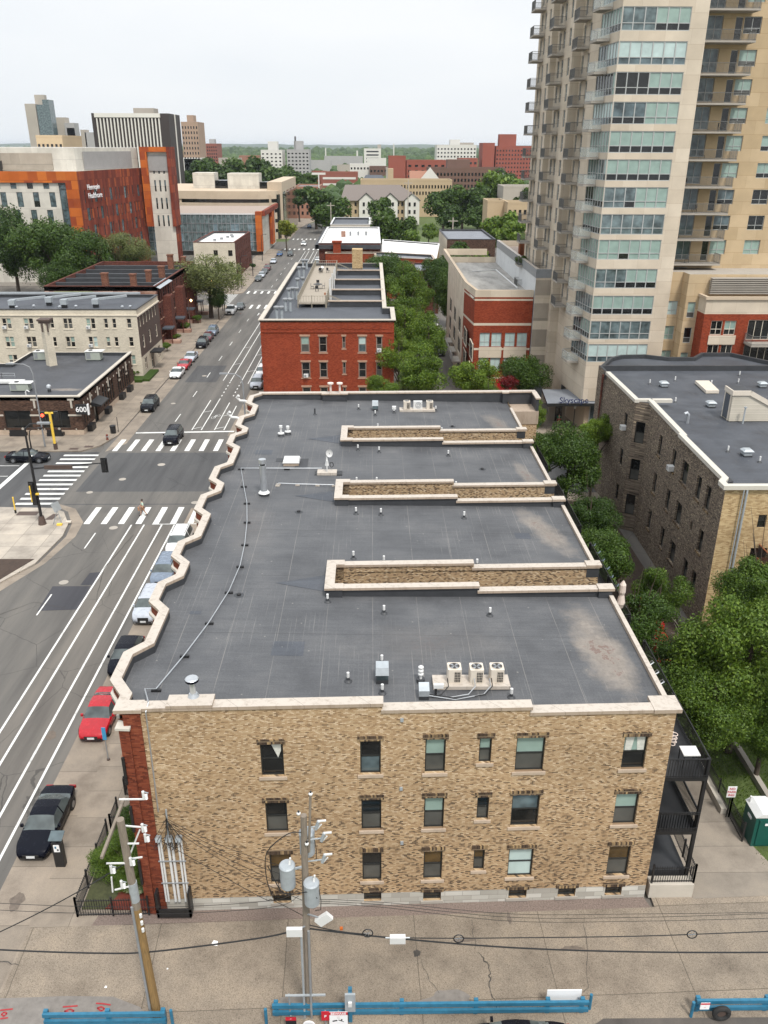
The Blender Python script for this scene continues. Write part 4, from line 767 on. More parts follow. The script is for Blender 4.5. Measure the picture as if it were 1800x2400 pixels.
def rtu(x, y, z, w, d, h, m, label, name='rooftop_unit', ang=0):
    t = thing(name, label, 'air conditioner', (x, y, z)); 
    MB().box(x-w/2, x+w/2, y-d/2, y+d/2, z+.15, z+h, m).build('casing', t); MB().box(x-w/2+.05, x+w/2-.05, y-d/2+.05, y+d/2-.05, z, z+.15, 'flashing').build('curb', t)
    MB().box(x-w/2-.05, x+w/2+.45, y-d/2-.1, y+d/2+.1, z+h, z+h+.06, 'white_metal').build('top_panel', t); MB().box(x-w/2+.1, x-w/2+w*.35, y-d/2-.012, y-d/2, z+.3, z+h-.15, 'grey_metal').build('grille', t)
    MB().cyl(x-w*.2, y, z+h+.06, z+h+.14, .3, 'frame_dark').build('fan', t); return t
rtu(-46.6, 107.9, 4.75, 2.4, 1.3, 1.1, 'ac_green', 'grey green rooftop unit near the front of the low dark building'); rtu(-50.3, 125.4, 4.75, 1.7, 1.4, 1.3, 'ac_green', 'rooftop unit beside the tall cream chimney'); rtu(-42.2, 125.2, 4.75, 2.2, 1.4, 1.4, 'ac_green', 'pale green rooftop unit behind the shop roof, right of the chimney')
t = thing('roof_vent', 'mushroom shaped galvanised vent near the front right of the low roof', 'roof vent', (-42.7, 107.3, 4.75)); MB().cyl(-42.7, 107.3, 4.75, 5.15, .22, 'flashing').build('curb', t); MB().lathe(-42.7, 107.3, [(.3, 5.15), (.36, 5.4), (.3, 5.6), (.1, 5.75), (.01, 5.76)], 'steel').build('hood', t)
solo(MB().tube([(-45, 105.3, 4.75), (-45, 105.3, 5.3), (-44.8, 105.3, 5.5), (-44.5, 105.3, 5.3)], .09, 'white_metal'), 'roof_vent', 'small white gooseneck pipe at the front edge of the low roof', 'roof vent')
mb = MB(); mb.box(-56, -47.6, 110.9, 112.0, 4.9, 5.2, 'white_metal').box(-56, -47.8, 111, 111.9, 4.76, 4.9, 'black_metal')
t = thing('roof_duct', 'low white roof duct with a guard rail at the left edge of the low roof', 'duct', (-52, 111.4, 4.75)); mb.build('duct', t); mb = MB()
for a, b in ((-52.6, -51.0), (-51, -49.2)): mb.bar((a, 112.6, 5.9), (b, 112.6, 5.9), .05, .05, 'steel'); mb.bar((a, 112.6, 5.2), (a, 112.6, 5.9), .05, .05, 'steel'); mb.bar((b, 112.6, 5.2), (b, 112.6, 5.9), .05, .05, 'steel'); mb.bar((a, 112.6, 5.55), (b, 112.6, 5.55), .04, .04, 'steel')
mb.build('guard_rail', t)

# -- cream apartment house
zc_ = {0: []}
for z in (8.0, 5.1, 2.2):
    for a, b, gg in ((-58.4, -57.0, 2), (-55.0, -53.5, 2), (-50.9, -50.3, 1), (-48.8, -47.4, 2), (-45.2, -43.8, 2), (-42.4, -41.8, 1), (-41.1, -40.5, 1), (-38.8, -38.1, 1), (-62, -60.6, 2)):
        if gg == 2:
            zc_[0].append(dict(u0=a+66, u1=(a+b)/2+66-.04, z0=z, z1=z+1.65, fr='frame_cream', ft=.06, ac=random.random() < .35, sill='frame_cream')); zc_[0].append(dict(u0=(a+b)/2+66+.04, u1=b+66, z0=z, z1=z+1.65, fr='frame_cream', ft=.06, sill='frame_cream'))
        else: zc_[0].append(dict(u0=a+66, u1=b+66, z0=z+.1, z1=z+1.6, fr='frame_cream', ft=.06, sill='frame_cream'))
CB = thing('apartment_building', 'cream painted brick apartment house with a dark brown street front', 'apartment building', (-50, 139, 0))
PCb = [(-66, 132.5), (-37.1, 132.5), (-37.1, 146.6), (-66, 146.6)]
facade(CB, PCb[0], PCb[1], 0, 11, 'cream_paint_brick', zc_[0])
stw = [dict(u0=u, u1=u+.9, z0=8.0, z1=9.6, g='dark', fr='frame_cream', ft=.16) for u in (1.2, 3.2, 5.2, 7.2, 9.2, 11.2)]+[dict(u0=u, u1=u+1.3, z0=4.4, z1=6.6, g='dark', fr='frame_cream', ft=.2) for u in (2.0, 6.0, 10.6)]+[dict(u0=u, u1=u+1.2, z0=1.0, z1=2.9, g='dark', fr='frame_cream', ft=.15) for u in (1.8, 10.8)]+[dict(u0=5.9, u1=7.5, z0=.13, z1=2.8, g='dark', fr='frame_cream', ft=.15, name='door')]
facade(CB, PCb[1], PCb[2], 0, 11, 'dark_brown', stw, bands=[(0, 3.4, 'cream_paint_brick'), (9.9, 11, 'cream_paint_brick')])
facade(CB, PCb[2], PCb[3], 0, 11, 'cream_paint_brick'); facade(CB, PCb[3], PCb[0], 0, 11, 'cream_paint_brick')
roof(CB, PCb, 11.0, .35, 'side_roof', 'flashing', .3); MB().box(-37.0, -35.2, 137.5, 140.5, 3.0, 3.25, 'black_metal').build('entrance_canopy', CB)
MB().box(-66, -37.0, 132.36, 132.5, 10.05, 10.2, 'frame_cream').box(-37.1, -36.9, 132.4, 146.6, 9.9, 10.1, 'frame_cream').build('cornice', CB)
for i, (x, y) in enumerate(((-57.6, 135.5), (-49.5, 136), (-44.6, 136.5), (-52.7, 138.2))):
    t = thing('ventilation_duct', ['silver duct run at the left of the cream house roof', 'silver duct elbow at the centre of the cream house roof', 'silver duct run at the right of the cream house roof', 'boxy silver duct head behind the tall chimney'][i], 'duct', (x, y, 10.65))
    MB().box(x-.5, x+.5, y-.4, y+.5, 11.2, 12.0, 'galvanised').build('hood', t); MB().bar((x-.2, y+.2, 11.9), (x+4.0, y+3.8, 11.9), .35, .35, 'galvanised').build('duct_run', t); MB().box(x-.4, x+.4, y-.3, y+.3, 10.65, 11.2, 'black_metal').build('stand', t)
MB().bar((-66, 143.4, 11.8), (-38.5, 143.4, 11.8), .3, .3, 'galvanised')
solo(MB().bar((-66, 143.6, 11.8), (-39.2, 143.6, 11.8), .35, .3, 'galvanised'), 'ventilation_duct', 'long silver duct along the back edge of the cream house roof', 'duct')
for i, (x, y) in enumerate(((-56.3, 133.9), (-49.6, 134.2), (-47.2, 134.7), (-39.7, 134.2), (-38.5, 134.4), (-54, 135))):
    solo(MB().lathe(x, y, [(.12, 10.65), (.12, 11.0), (.26, 11.05), (.26, 11.25), (.1, 11.35)], 'steel'), 'roof_vent', 'round silver vent on the cream house roof, '+['leftmost at the front', 'left of centre at the front edge', 'beside the duct stand', 'first near the right corner', 'last before the right corner', 'second row left'][i], 'roof vent', 'round vents on the cream house roof')
solo(MB().box(-42.5, -36.6, 129.3, 131.9, .14, .55, 'leaf_deep').box(-37, -35.6, 130, 136.5, .14, .5, 'leaf_deep'), 'clipped_hedge', 'low clipped hedge in front of the cream house corner', 'hedge')

brick('chimney_brick', [(0, (.12, .05, .035)), (1, (.24, .11, .07))], .25, .08, (.15, .08, .05), .08, patch=.1)
# -- brick row houses
RW = thing('row_house', 'red brick row of houses with flat dark roofs and tall chimneys', 'house', (-49, 171, 0))
PR = [(-60, 156), (-39.6, 156), (-39.6, 192), (-60, 192)]
rww = []
for i in range(9):
    u = 1.2+i*3.9
    for z in (8.0, 4.9, 1.8): rww.append(dict(u0=u, u1=u+1.1, z0=z, z1=z+2.0, g='dark', fr='frame_dark', sill='sandstone', sub=False)); rww.append(dict(u0=u+1.9, u1=u+2.6, z0=z, z1=z+2.0, g='dark', fr='frame_dark', sill='sandstone', sub=False))
facade(RW, PR[0], PR[1], 0, 11, 'pink_stone'); facade(RW, PR[1], PR[2], 0, 11, 'maroon_brick', rww); facade(RW, PR[2], PR[3], 0, 10.4, 'tan_brick'); facade(RW, PR[3], PR[0], 0, 10.4, 'brown_brick')
MB().flat(PR, 10.3, 'dark_roof').build('roof_deck', RW); MB().ribbon(PR, .4, 10.2, 11.1, 'maroon_brick', closed=True, side=.2).build('parapet', RW)
for y in (161, 166.5, 172.5, 179, 185): MB().box(-59.6, -40, y, y+.45, 10.3, 11.0, 'flashing').build('fire_wall', RW)
for y, w in ((160, 3.6), (170.5, 3.6), (181, 3.6)): MB().prism([(-39.6, y), (-38.2, y+.6), (-38.2, y+w-.6), (-39.6, y+w)], 0, 8.6, 'maroon_brick').build('bay', RW)
for y in (157.5, 167.5, 177.5, 187): MB().box(-39.6, -37.7, y, y+2.4, 2.9, 3.15, 'slate').box(-38, -37.85, y+.1, y+.25, .2, 2.9, 'maroon_brick').box(-38, -37.85, y+2.1, y+2.25, .2, 2.9, 'maroon_brick').build('porch', RW); MB().box(-39.6, -36.6, y+.5, y+1.9, 0, .7, 'pink_stone').build('front_steps', RW)
MB().add([(-40.2, 156.2, 11.1), (-38.9, 156.2, 10.6), (-38.9, 166.5, 10.6), (-40.2, 166.5, 11.1)], [(0, 1, 2, 3)], 'galvanised').build('metal_cornice', RW)
for (x, y, z, w) in ((-49.4, 158.3, 12.9, 1.1), (-44.3, 158.7, 12.7, 1.0), (-41.8, 170.5, 12.6, 1.1), (-43.5, 166.8, 12.3, 1.0), (-42.3, 181, 13.6, 1.1), (-40.6, 186, 12.6, .8)):
    MB().box(x-w/2, x+w/2, y-.5, y+.5, 10.3, z, 'chimney_brick').box(x-w/2-.1, x+w/2+.1, y-.6, y+.6, z, z+.25, 'chimney_brick').build('chimney', RW)
solo(MB().box(-58, -51, 153.8, 155.6, 0, 10.2, 'leaf_fresh'), 'ivy_wall', 'bright green clipped ivy on the wall left of the pinkish stone', 'ivy')
solo(MB().prism(rectpoly(-58.5, -44, 193, 206), 0, 9, 'tan_brick').flat(rectpoly(-58.5, -44, 193, 206), 9.01, 'grey_roof'), 'back_building', 'small tan brick building behind the row houses with a grey roof', 'building')

# -- second block: brown building with white roof
B2 = simple_building('apartment_building', 'dark brown fronted apartment house with pale side wall and bright white roof', 'apartment building', [(-50, 243), (-38.4, 243), (-38.4, 275), (-50, 275)], 10, ['cream_paint_brick', 'maroon_brick', 'cream_paint_brick', 'cream_paint_brick'],
    {0: [dict(u0=u, u1=u+1.2, z0=z, z1=z+1.6, g='dark', sub=False) for u in (5.5, 9.6) for z in (6.3, 3.1)], 1: [dict(u0=u, u1=u+1.1, z0=z, z1=z+1.8, g='dark', sub=False) for u in (1, 4, 7.5, 11, 15, 19, 22.5, 26, 29) for z in (7.2, 4.3, 1.3)]}, 'white_roof', 'maroon_brick', .5)
for x, y in ((-45.5, 252), (-44.2, 256), (-43.2, 261), (-41.9, 262), (-42.8, 266)): MB().box(x-.4, x+.4, y-.4, y+.4, 9.5, 10.1, 'grey_metal').build('roof_vent_cap', B2)
# -- white roofed brown block right of the street
B3 = simple_building('commercial_building', 'red brick block with a wide white roof and dark cornice beside the street', 'building', [(-13.6, 222), (2.2, 222), (2.2, 268), (-13.6, 268)], 12, 'maroon_brick', {0: [dict(u0=u, u1=u+1.2, z0=z, z1=z+2, g='dark', sub=False) for u in (1.5, 5, 9, 12.5) for z in (8, 4.6)], 3: [dict(u0=u, u1=u+1.2, z0=z, z1=z+2, g='dark', sub=False) for u in range(3, 44, 4) for z in (8, 4.6, 1.2)]}, 'white_roof', 'white_metal', .3)
MB().box(-14.4, 2.4, 221.3, 222, 10.6, 11.6, 'dark_roof').box(-14.6, -13.6, 221.3, 268, 10.6, 11.6, 'dark_roof').build('cornice', B3)
for y in (236, 250): MB().box(-4, 2, y, y+.5, 11.7, 12.5, 'white_roof').build('fire_wall', B3)
for i in range(3): MB().cyl(-6+i*2.2, 244, 11.7, 12.9, .3, 'grey_metal').build('flue', B3)
MB().box(-8.5, -7.3, 241, 242.2, 11.7, 13.2, 'pink_stone').build('chimney', B3)
B4 = simple_building('commercial_building', 'orange red brick building with stepped parapets behind the roof terrace', 'building', [(-11.8, 218.5), (.7, 218.5), (.7, 212), (15.2, 206), (15.2, 216), (2.3, 221.6), (-11.8, 221.6)], 9.8, 'orange_brick', {}, 'grey_roof', 'coping_face', .5)
MB().box(-9.8, -7.9, 218.6, 220.3, 9.3, 12.4, 'orange_brick').box(-10.1, -7.6, 218.4, 220.5, 12.4, 12.8, 'orange_brick').build('chimney', B4)
B5 = simple_building('commercial_building', 'single storey row with a bright white crinkled roof left of a dark roofed house', 'building', [(2.6, 222), (16, 214), (19.5, 250), (3.2, 262)], 9.0, ['orange_brick', 'tan_brick', 'tan_brick', 'tan_brick'], {1: [dict(u0=u, u1=u+1, z0=z, z1=z+1.8, g='mid', sub=False) for u in (2, 6, 10, 14) for z in (6, 3)]}, 'white_roof', 'white_metal', .3)
simple_building('house', 'dark red brick house with white framed windows at the end of the alley', 'house', [(9.5, 190), (15.0, 190), (15.0, 204), (9.5, 204)], 9.3, 'maroon_brick', {0: [dict(u0=2.0, u1=3.1, z0=z, z1=z+2.1, g='dark', fr='frame_cream', ft=.15) for z in (6.2, 2.8)], 1: [dict(u0=u, u1=u+1.1, z0=z, z1=z+2, g='dark', fr='frame_cream', sub=False) for u in (2, 6, 10) for z in (6.2, 2.8)]}, 'grey_roof', 'maroon_brick', .3)
simple_building('commercial_building', 'small grey roofed building with a pale rim behind the white roof', 'building', [(-13.5, 285), (-.6, 285), (-.6, 314), (-13.5, 314)], 11.4, 'pale_concrete', {0: [dict(u0=u, u1=u+1.4, z0=7.5, z1=9.5, g='dark', sub=False) for u in (2, 6, 10)]}, 'side_roof', 'white_metal', .6)
simple_building('house', 'dark brick house with a black cornice, pale side wall and grey roof', 'house', [(21, 242), (34.6, 242), (34.6, 272), (21, 272)], 11, ['brown_brick', 'brown_brick', 'brown_brick', 'cream_paint_brick'], {0: [dict(u0=u, u1=u+1.3, z0=z, z1=z+2, g='dark', sub=False) for u in (2.5, 8, 11) for z in (5.2, 1.8)]}, 'grey_roof', 'dark_roof', .4)

# -- beige and red block with the striped wing
BR = thing('commercial_building', 'beige and red brick block with pale framed windows, bare grey roof', 'building', (20, 140, 0))
bands_ = [(0, 3.3, 'orange_brick'), (3.3, 3.55, 'precast'), (3.55, 7.55, 'orange_brick'), (7.55, 7.85, 'precast'), (11.1, 11.45, 'precast'), (14.6, 14.85, 'precast'), (15.1, 16, 'precast'), (14.85, 15.1, 'orange_brick')]
bw = []
for z in (4.4, 7.95+.1):
    for u in (.95, 2.65, 4.6, 6.35): bw.append(dict(u0=u, u1=u+1.45, z0=z, z1=z+2.0, g='pale', fr='frame_grey', cols=2, mid=.35, ft=.07))
facade(BR, (14.6, 119.5), (22.9, 119.5), 0, 16, 'orange_brick', bw, bands=bands_)
for u in (14.6+.9, 14.6+4.5): MB().box(u, u+3.3, 119.42, 119.5, 6.45, 8.0, 'precast').build('spandrel', BR)
facade(BR, (13.9, 127.5), (14.6, 119.5), 0, 16, 'orange_brick', bands=bands_)
lw = [dict(u0=6+i*9, u1=10+i*9, z0=z, z1=z+2.4, g='mid', sub=False, cols=2) for i in range(5) for z in (1, 4.2, 7.4)]
facade(BR, (14.2, 159), (13.9, 127.5), 0, 16, 'precast', lw); facade(BR, (22.9, 159), (14.2, 159), 0, 16, 'precast')
PBr = [(14.2, 119.7), (23.3, 119.7), (23.3, 159), (14.2, 159)]
mat('weathered_roof', (.3, .285, .26), .8, .55, .28, streak=(1.6, .5, 1)); MB().flat(PBr, 15.0, 'weathered_roof').build('roof_deck', BR)
MB().ribbon([(22.9, 171.8), (14.25, 171.8), (14.0, 127.5), (14.7, 119.6), (22.9, 119.6)], .45, 14.9, 16.05, 'precast', 'beige_concrete', side=.2).build('parapet', BR)
MB().tube([(17.2, 146, 15.1), (21.5, 148, 15.1), (22.0, 128, 15.1)], .12, 'white_metal', 6).build('roof_pipe', BR)
for i in range(3): MB().box(12.6, 13.9, 129+i*7, 133+i*7, 3.4, 3.6, 'concrete').box(12.55, 12.62, 129+i*7, 133+i*7, 3.6, 4.6, 'steel').build('balcony', BR)
mat('red_panel', (.5, .012, .02), .5, .12, 3); MB().box(17.3, 20.6, 119.2, 119.45, .3, 3.2, 'red_panel').build('red_door', BR)
SWG = thing('parking_garage', 'striped beige and tan garage wing between the red block and the glassy tower', 'garage', (26, 140, 0))
sb = [(0, 2.2, 'grey_metal')]; z = 2.2
facade(SWG, (23.0, 119.2), (29.5, 119.2), 0, 18.9, 'precast', bands=[(0, 2.9, 'grey_roof'), (4.3, 6.9, 'bands'), (8.1, 10.6, 'bands'), (11.8, 14.3, 'bands'), (15.4, 17.5, 'bands')])
mat('white_wall', (.55, .56, .56), .8, .12, .4); facade(SWG, (23.0, 159), (23.0, 119.2), 0, 18.9, 'white_wall'); facade(SWG, (60, 159), (23, 159), 0, 18.9, 'precast')
MB().flat([(23, 119.2), (60, 119.2), (60, 159), (23, 159)], 17.9, 'pebble_roof').build('roof_deck', SWG); MB().ribbon([(29, 119.3), (23.1, 119.3), (23.1, 159)], .5, 17.8, 19.0, 'grey_metal', 'coping', side=-.1).build('coping', SWG)
solo(MB().box(23.5, 27.5, 138, 139, 18.1, 18.6, 'deck_wood').box(23.6, 27.4, 138.9, 139, 18.6, 20.6, 'deck_wood').box(23.6, 23.8, 138.1, 139, 18.6, 20.6, 'deck_wood').box(27.2, 27.4, 138.1, 139, 18.6, 20.6, 'deck_wood'), 'pergola', 'brown timber pergola on the garage roof garden', 'pergola')
for i, (x, y) in enumerate(((25, 130), (26.3, 133))):
    t = tree_copy(PC, (x, y, 17.9), i, 'dark chair on the garage roof garden, '+('nearer' if i == 0 else 'farther'), None)
t = thing('garden_umbrella', 'closed grey parasol on the garage roof garden', 'parasol', (26.2, 146, 17.9)); MB().cyl(26.2, 146, 17.9, 20.6, .04, 'grey_metal').build('pole', t); MB().lathe(26.2, 146, [(.5, 18.9), (.35, 19.6), (.12, 20.4), (.01, 20.6)], 'grey_metal').build('canopy', t)

# -- dark brick building on the right
PDk = [(24.5, 52.9), (48, 52.9), (48, 88), (24.5, 88), (24.5, 74.2), (25.6, 73.4), (25.2, 54.2), (24.5, 53.8)]
DB = thing('apartment_building', 'sooty dark brick apartment house with white parapet at the right', 'apartment building', (36, 70, 0))
def ws_(L): return L
rw1 = [(54.2, 73.4)]
dw = []
for z in (9.7, 6.1, 2.5):
    for (ya, yb) in ((68.9, 69.7), (65.0, 65.9), (61.9, 63.3), (58.8, 59.8), (56.8, 57.7)):
        if ya == 58.8 and z == 6.1: dw.append(dict(u0=73.4-59.7, u1=73.4-59.2, z0=z+.5, z1=z+1.3, g='dark')); continue
        dw.append(dict(u0=73.4-yb, u1=73.4-ya, z0=z-.3, z1=z+1.6, g='screen', ac=(ya == 65.0 and z > 9), sill='arch_brick'))
facade(DB, (24.5, 52.9), (48, 52.9), 0, 13, 'tan_brick', [dict(u0=2.7, u1=3.3, z0=9.9, z1=10.9, g='dark'), dict(u0=2.6, u1=3.8, z0=6.3, z1=8.3, g='dark'), dict(u0=6, u1=7, z0=9.2, z1=11, g='dark')])
facade(DB, (48, 52.9), (48, 88), 0, 13, 'dark_brick'); facade(DB, (48, 88), (24.5, 88), 0, 13, 'dark_brick')
facade(DB, (24.5, 88), (24.5, 74.2), 0, 13, 'dark_brick', [dict(u0=11.0, u1=11.9, z0=z, z1=z+1.7, g='dark', ac=z > 6) for z in (9.4, 5.8, 2.1)])
facade(DB, (24.5, 74.2), (25.6, 73.4), 0, 13, 'dark_brick', [dict(u0=.25, u1=1.15, z0=z, z1=z+2.1, g='screen') for z in (9.0, 5.3, 1.7)]); facade(DB, (25.6, 73.4), (25.2, 54.2), 0, 13, 'dark_brick', dw, depth=.2); facade(DB, (25.2, 54.2), (24.5, 53.8), 0, 13, 'dark_brick'); facade(DB, (24.5, 53.8), (24.5, 52.9), 0, 13, 'dark_brick')
MB().flat(PDk, 12.45, 'side_roof').build('roof_deck', DB)
MB().ribbon([(24.5, 84.5), (24.5, 74.2), (25.9, 74.2)], .45, 12.9, 13.2, 'white_coping', side=.05).box(26, 27.8, 73.95, 74.4, 12.9, 13.2, 'white_coping').ribbon([(25.75, 74.0), (25.35, 64), (25.2, 64), (24.95, 54.3), (24.45, 53.6), (24.45, 52.85), (47, 52.85)], .45, 12.9, 13.2, 'white_coping', side=.02).build('coping', DB)
MB().ribbon(PDk, .25, 12.4, 13.0, 'flashing', closed=True, side=.15).build('parapet', DB)
# scalloped dark rim at the back, red pipe and downpipe
MB().ribbon([(24.6, 84.6), (24.8, 88), (27, 92.2), (28.6, 93.5), (31.2, 93.7), (33.5, 92.4), (36.5, 92.4), (38.2, 94.6), (41.5, 94.6), (43.5, 91.6), (45, 89.5), (47.5, 89.3)], .35, 12.3, 12.85, 'flashing').build('back_parapet', DB)
MB().prism([(24.7, 88), (27, 92.1), (28.6, 93.4), (31.2, 93.6), (33.5, 92.3), (36.5, 92.3), (38.2, 94.5), (41.5, 94.5), (43.5, 91.5), (45, 89.4), (47.5, 89.2), (47.9, 88)], 0, 12.44, 'maroon_brick', 'side_roof').build('back_bay', DB)
MB().cyl(24.3, 85.2, 0, 12.7, .12, 'maroon_brick', n=8).build('red_pipe', DB)
MB().tube([(25.95, 52.75, 13.0), (25.95, 52.7, 12.6), (25.95, 52.72, 2)], .08, 'galvanised').tube([(25.72, 52.7, 12.9), (25.72, 52.7, 2)], .05, 'galvanised').build('downpipe', DB)
# penthouse stair head with siding
PH = thing('stair_penthouse', 'cream sided rooftop stair house with a dark grey door', 'penthouse', (33.5, 70.3, 12.45))
brick('siding', [(0, (.52, .48, .4)), (1, (.58, .53, .45))], 30, .16, (.33, .3, .25), .07, patch=.03)
zr_ = lambda x: 15.2 if x < 32.9 else 15.2-(x-32.9)*.52
MB().add([(31.4, 69.6, 12.5), (38, 69.6, 12.5), (38, 69.6, zr_(38)), (32.9, 69.6, 15.2), (31.4, 69.6, 15.2), (31.4, 71.3, 12.5), (38, 71.3, 12.5), (38, 71.3, zr_(38)), (32.9, 71.3, 15.2), (31.4, 71.3, 15.2)], [(0, 1, 2, 3, 4), (9, 8, 7, 6, 5), (0, 4, 9, 5)], 'siding').build('walls', PH)
MB().add([(31.3, 69.5, 15.22), (32.9, 69.5, 15.22), (32.9, 71.4, 15.22), (31.3, 71.4, 15.22), (38, 69.5, zr_(38)+.02), (38, 71.4, zr_(38)+.02)], [(0, 1, 2, 3), (1, 4, 5, 2)], 'dark_roof').build('roof', PH)
MB().ribbon([(31.35, 71.3), (31.35, 69.55), (32.9, 69.55)], .12, 14.85, 15.26, 'cream_metal').bar((32.9, 69.52, 15.05), (38, 69.52, zr_(38)-.15), .1, .4, 'cream_metal').build('fascia', PH)
MB().box(31.33, 31.39, 69.95, 71.0, 12.6, 14.7, 'slate').build('door', PH); MB().ribbon([(31.36, 71.1), (31.36, 69.85)], .09, 12.5, 14.8, 'cream_metal').build('door_frame', PH) if False else MB().box(31.32, 31.4, 69.8, 69.94, 12.5, 14.82, 'cream_metal').box(31.32, 31.4, 71.01, 71.15, 12.5, 14.82, 'cream_metal').build('door_frame', PH)
for i, (x, y) in enumerate(((28.3, 82.2), (31.3, 83.4), (28.7, 75.6), (34.5, 81.9), (38.9, 85.6), (37.5, 82.5), (29.7, 59.3), (28.2, 61.7))):
    t = thing('plumbing_vent', 'white vent pipe on the right roof, '+['near its left edge at the back', 'second from left at the back', 'left of the hooded box', 'behind the flat skylight', 'farthest right at the back', 'right of the flat skylight', 'nearest the front corner', 'beside the hooded box at the front'][i], 'vent pipe', (x, y, 12.45), 'vent pipes on the dark roof at the right')
    MB().cyl(x, y, 12.45, 12.95, .07, 'white_metal', n=8).build('pipe', t); MB().cyl(x, y, 12.45, 12.6, .2, 'flashing', .08, n=10).build('boot', t)
HV = thing('hooded_vent', 'x', 'roof vent', (0, 0, 0)); MB().box(-.3, .3, -.3, .3, .12, .45, 'galvanised').build('throat', HV); MB().box(-.34, .34, -.34, .34, 0, .12, 'flashing').build('curb', HV); MB().add([(-.42, -.42, .45), (.42, -.42, .45), (.42, .42, .45), (-.42, .42, .45), (-.25, -.25, .6), (.25, -.25, .6), (.25, .25, .6), (-.25, .25, .6)], [(0, 1, 5, 4), (1, 2, 6, 5), (2, 3, 7, 6), (3, 0, 4, 7), (4, 5, 6, 7), (3, 2, 1, 0)], 'galvanised').build('hood', HV)
for i, (x, y) in enumerate(((29.4, 81.2), (31.5, 74.1), (39.3, 81.0), (29.3, 60.8))):
    l = 'hooded metal box vent on the right roof, '+['behind, left', 'in front of the skylight', 'far right', 'nearest'][i]
    if i == 0: HV.location = (x, y, 12.45); HV['label'] = l; HV['group'] = 'hooded vents on the dark roof at the right'
    else: tree_copy(HV, (x, y, 12.45), 0, l)
solo(MB().prism([(33.0, 82.4), (32.7, 78.6), (34.0, 78.6), (34.4, 82.4)][::-1], 12.5, 12.8, 'cream_metal'), 'skylight', 'flat cream skylight hatch on the dark right roof', 'skylight')
solo(MB().tube([(27.6, 69.2, 12.45), (27.6, 69.2, 13.2), (27.45, 69.2, 13.4), (27.25, 69.2, 13.3)], .14, 'steel'), 'roof_vent', 'silver gooseneck vent near the white parapet of the right roof', 'roof vent')
solo(MB().cyl(32.4, 69.0, 12.45, 13.9, .07, 'galvanised', n=8).cyl(32.4, 69, 13.9, 13.98, .14, 'galvanised'), 'plumbing_vent', 'grey pipe with a flat cap before the rooftop stair house', 'vent pipe')
# timber balcony at the right
TB = thing('balcony', 'reddish timber balcony with black balusters on the yellow brick wall', 'balcony', (29.5, 51.5, 7.2))
def balc(t, x0, x1, y0, y1, z):
    MB().box(x0, x1, y0, y1, z-.28, z, 'deck_wood').build('floor', t); mb = MB()
    for a, b in (((x0, y1), (x0, y0)), ((x0, y0), (x1, y0))):
        mb.bar((*a, z+1.05), (*b, z+1.05), .09, .05, 'deck_wood'); L = sqrt((a[0]-b[0])**2+(a[1]-b[1])**2)
        for i in range(int(L/.13)): q = i*.13/L; x, y = a[0]+(b[0]-a[0])*q, a[1]+(b[1]-a[1])*q; mb.box(x-.02, x+.02, y-.02, y+.02, z+.08, z+1.03, 'black_metal')
    mb.build('railing', t)
    for x, y in ((x0, y0), (x1, y0)): MB().box(x-.09, x+.09, y-.09, y+.09, z-7, z+1.15, 'deck_wood').build('post', t)
balc(TB, 27.6, 34, 50.2, 52.8, 7.6); 
t = thing('grill', 'covered black grill on the timber balcony', 'grill', (29.6, 51.6, 7.6)); MB().box(29.0, 30.2, 51.2, 52.0, 8.3, 8.75, 'black_metal').box(29.1, 30.1, 51.3, 51.9, 7.6, 8.3, 'black_metal').build('body', t); MB().lathe(29.6, 51.6, [(.5, 8.75), (.4, 8.95), (.15, 9.1), (.01, 9.15)], 'black_metal').build('lid', t)
# ------------------------------------------------------------------ the tower
TW = thing('apartment_tower', 'tall beige residential tower with green glass bands and many balconies', 'tower', (32, 115, 0))
bot = [5.8, 9.5, 12.4, 15.5, 18.7, 22.1, 25.0, 28.0, 31.0, 34.0, 37.0, 40.0, 43.0, 46.3, 49.4, 52.5, 55.6]; GH = 2.3
fb = []
for i, z in enumerate(bot):
    fb.append(dict(u0=.15, u1=7.55, z0=z, z1=z+GH, g='pale', mid=0, fr='frame_grey', ft=.08))
HT = 60.0
TX0, TX1, TY = 27.3, 36.8, 104.0
def glass_band(par, A, d, u0, u1, z, n, picks, depth=.1, low=.32, nm='window_band'):
    """n bays of glazing: tall pane above, short pane below, grey mullions, each bay with its own blind"""
    nr = Vector((d.y, -d.x, 0)); P = lambda u, zz, q: tuple(A+d*u-nr*q+Vector((0, 0, zz))); m = MB(); st = (u1-u0)/n; zl = z+GH*low
    for i in range(n):
        a, b = u0+st*i, u0+st*(i+1); g1, g2 = picks(i)
        m.quad(P(a, zl, depth), P(b, zl, depth), P(b, z+GH, depth), P(a, z+GH, depth), g1); m.quad(P(a, z, depth), P(b, z, depth), P(b, zl, depth), P(a, zl, depth), g2)
    glz = m
    fr = MB(); U = Vector((0, 0, 1))
    def bar(u0_, z0_, u1_, z1_, w, pr=0.0): p = A+d*u0_-nr*(depth-.03-pr)+U*z0_; q = A+d*u1_-nr*(depth-.03-pr)+U*z1_; fr.bar(p, q, w, .07, 'frame_grey', nr)
    for i in range(n+1): bar(u0+st*i, z, u0+st*i, z+GH, .12)
    bar(u0, z+.04, u1, z+.04, .08, .002); bar(u0, z+GH-.04, u1, z+GH-.04, .08, .002); bar(u0, zl, u1, zl, .08, .002)
    o = glz.build(nm, par); f = fr.build('frame', o); f.location = (0, 0, 0)
    me = f.data; off = world_loc(o)
    return o
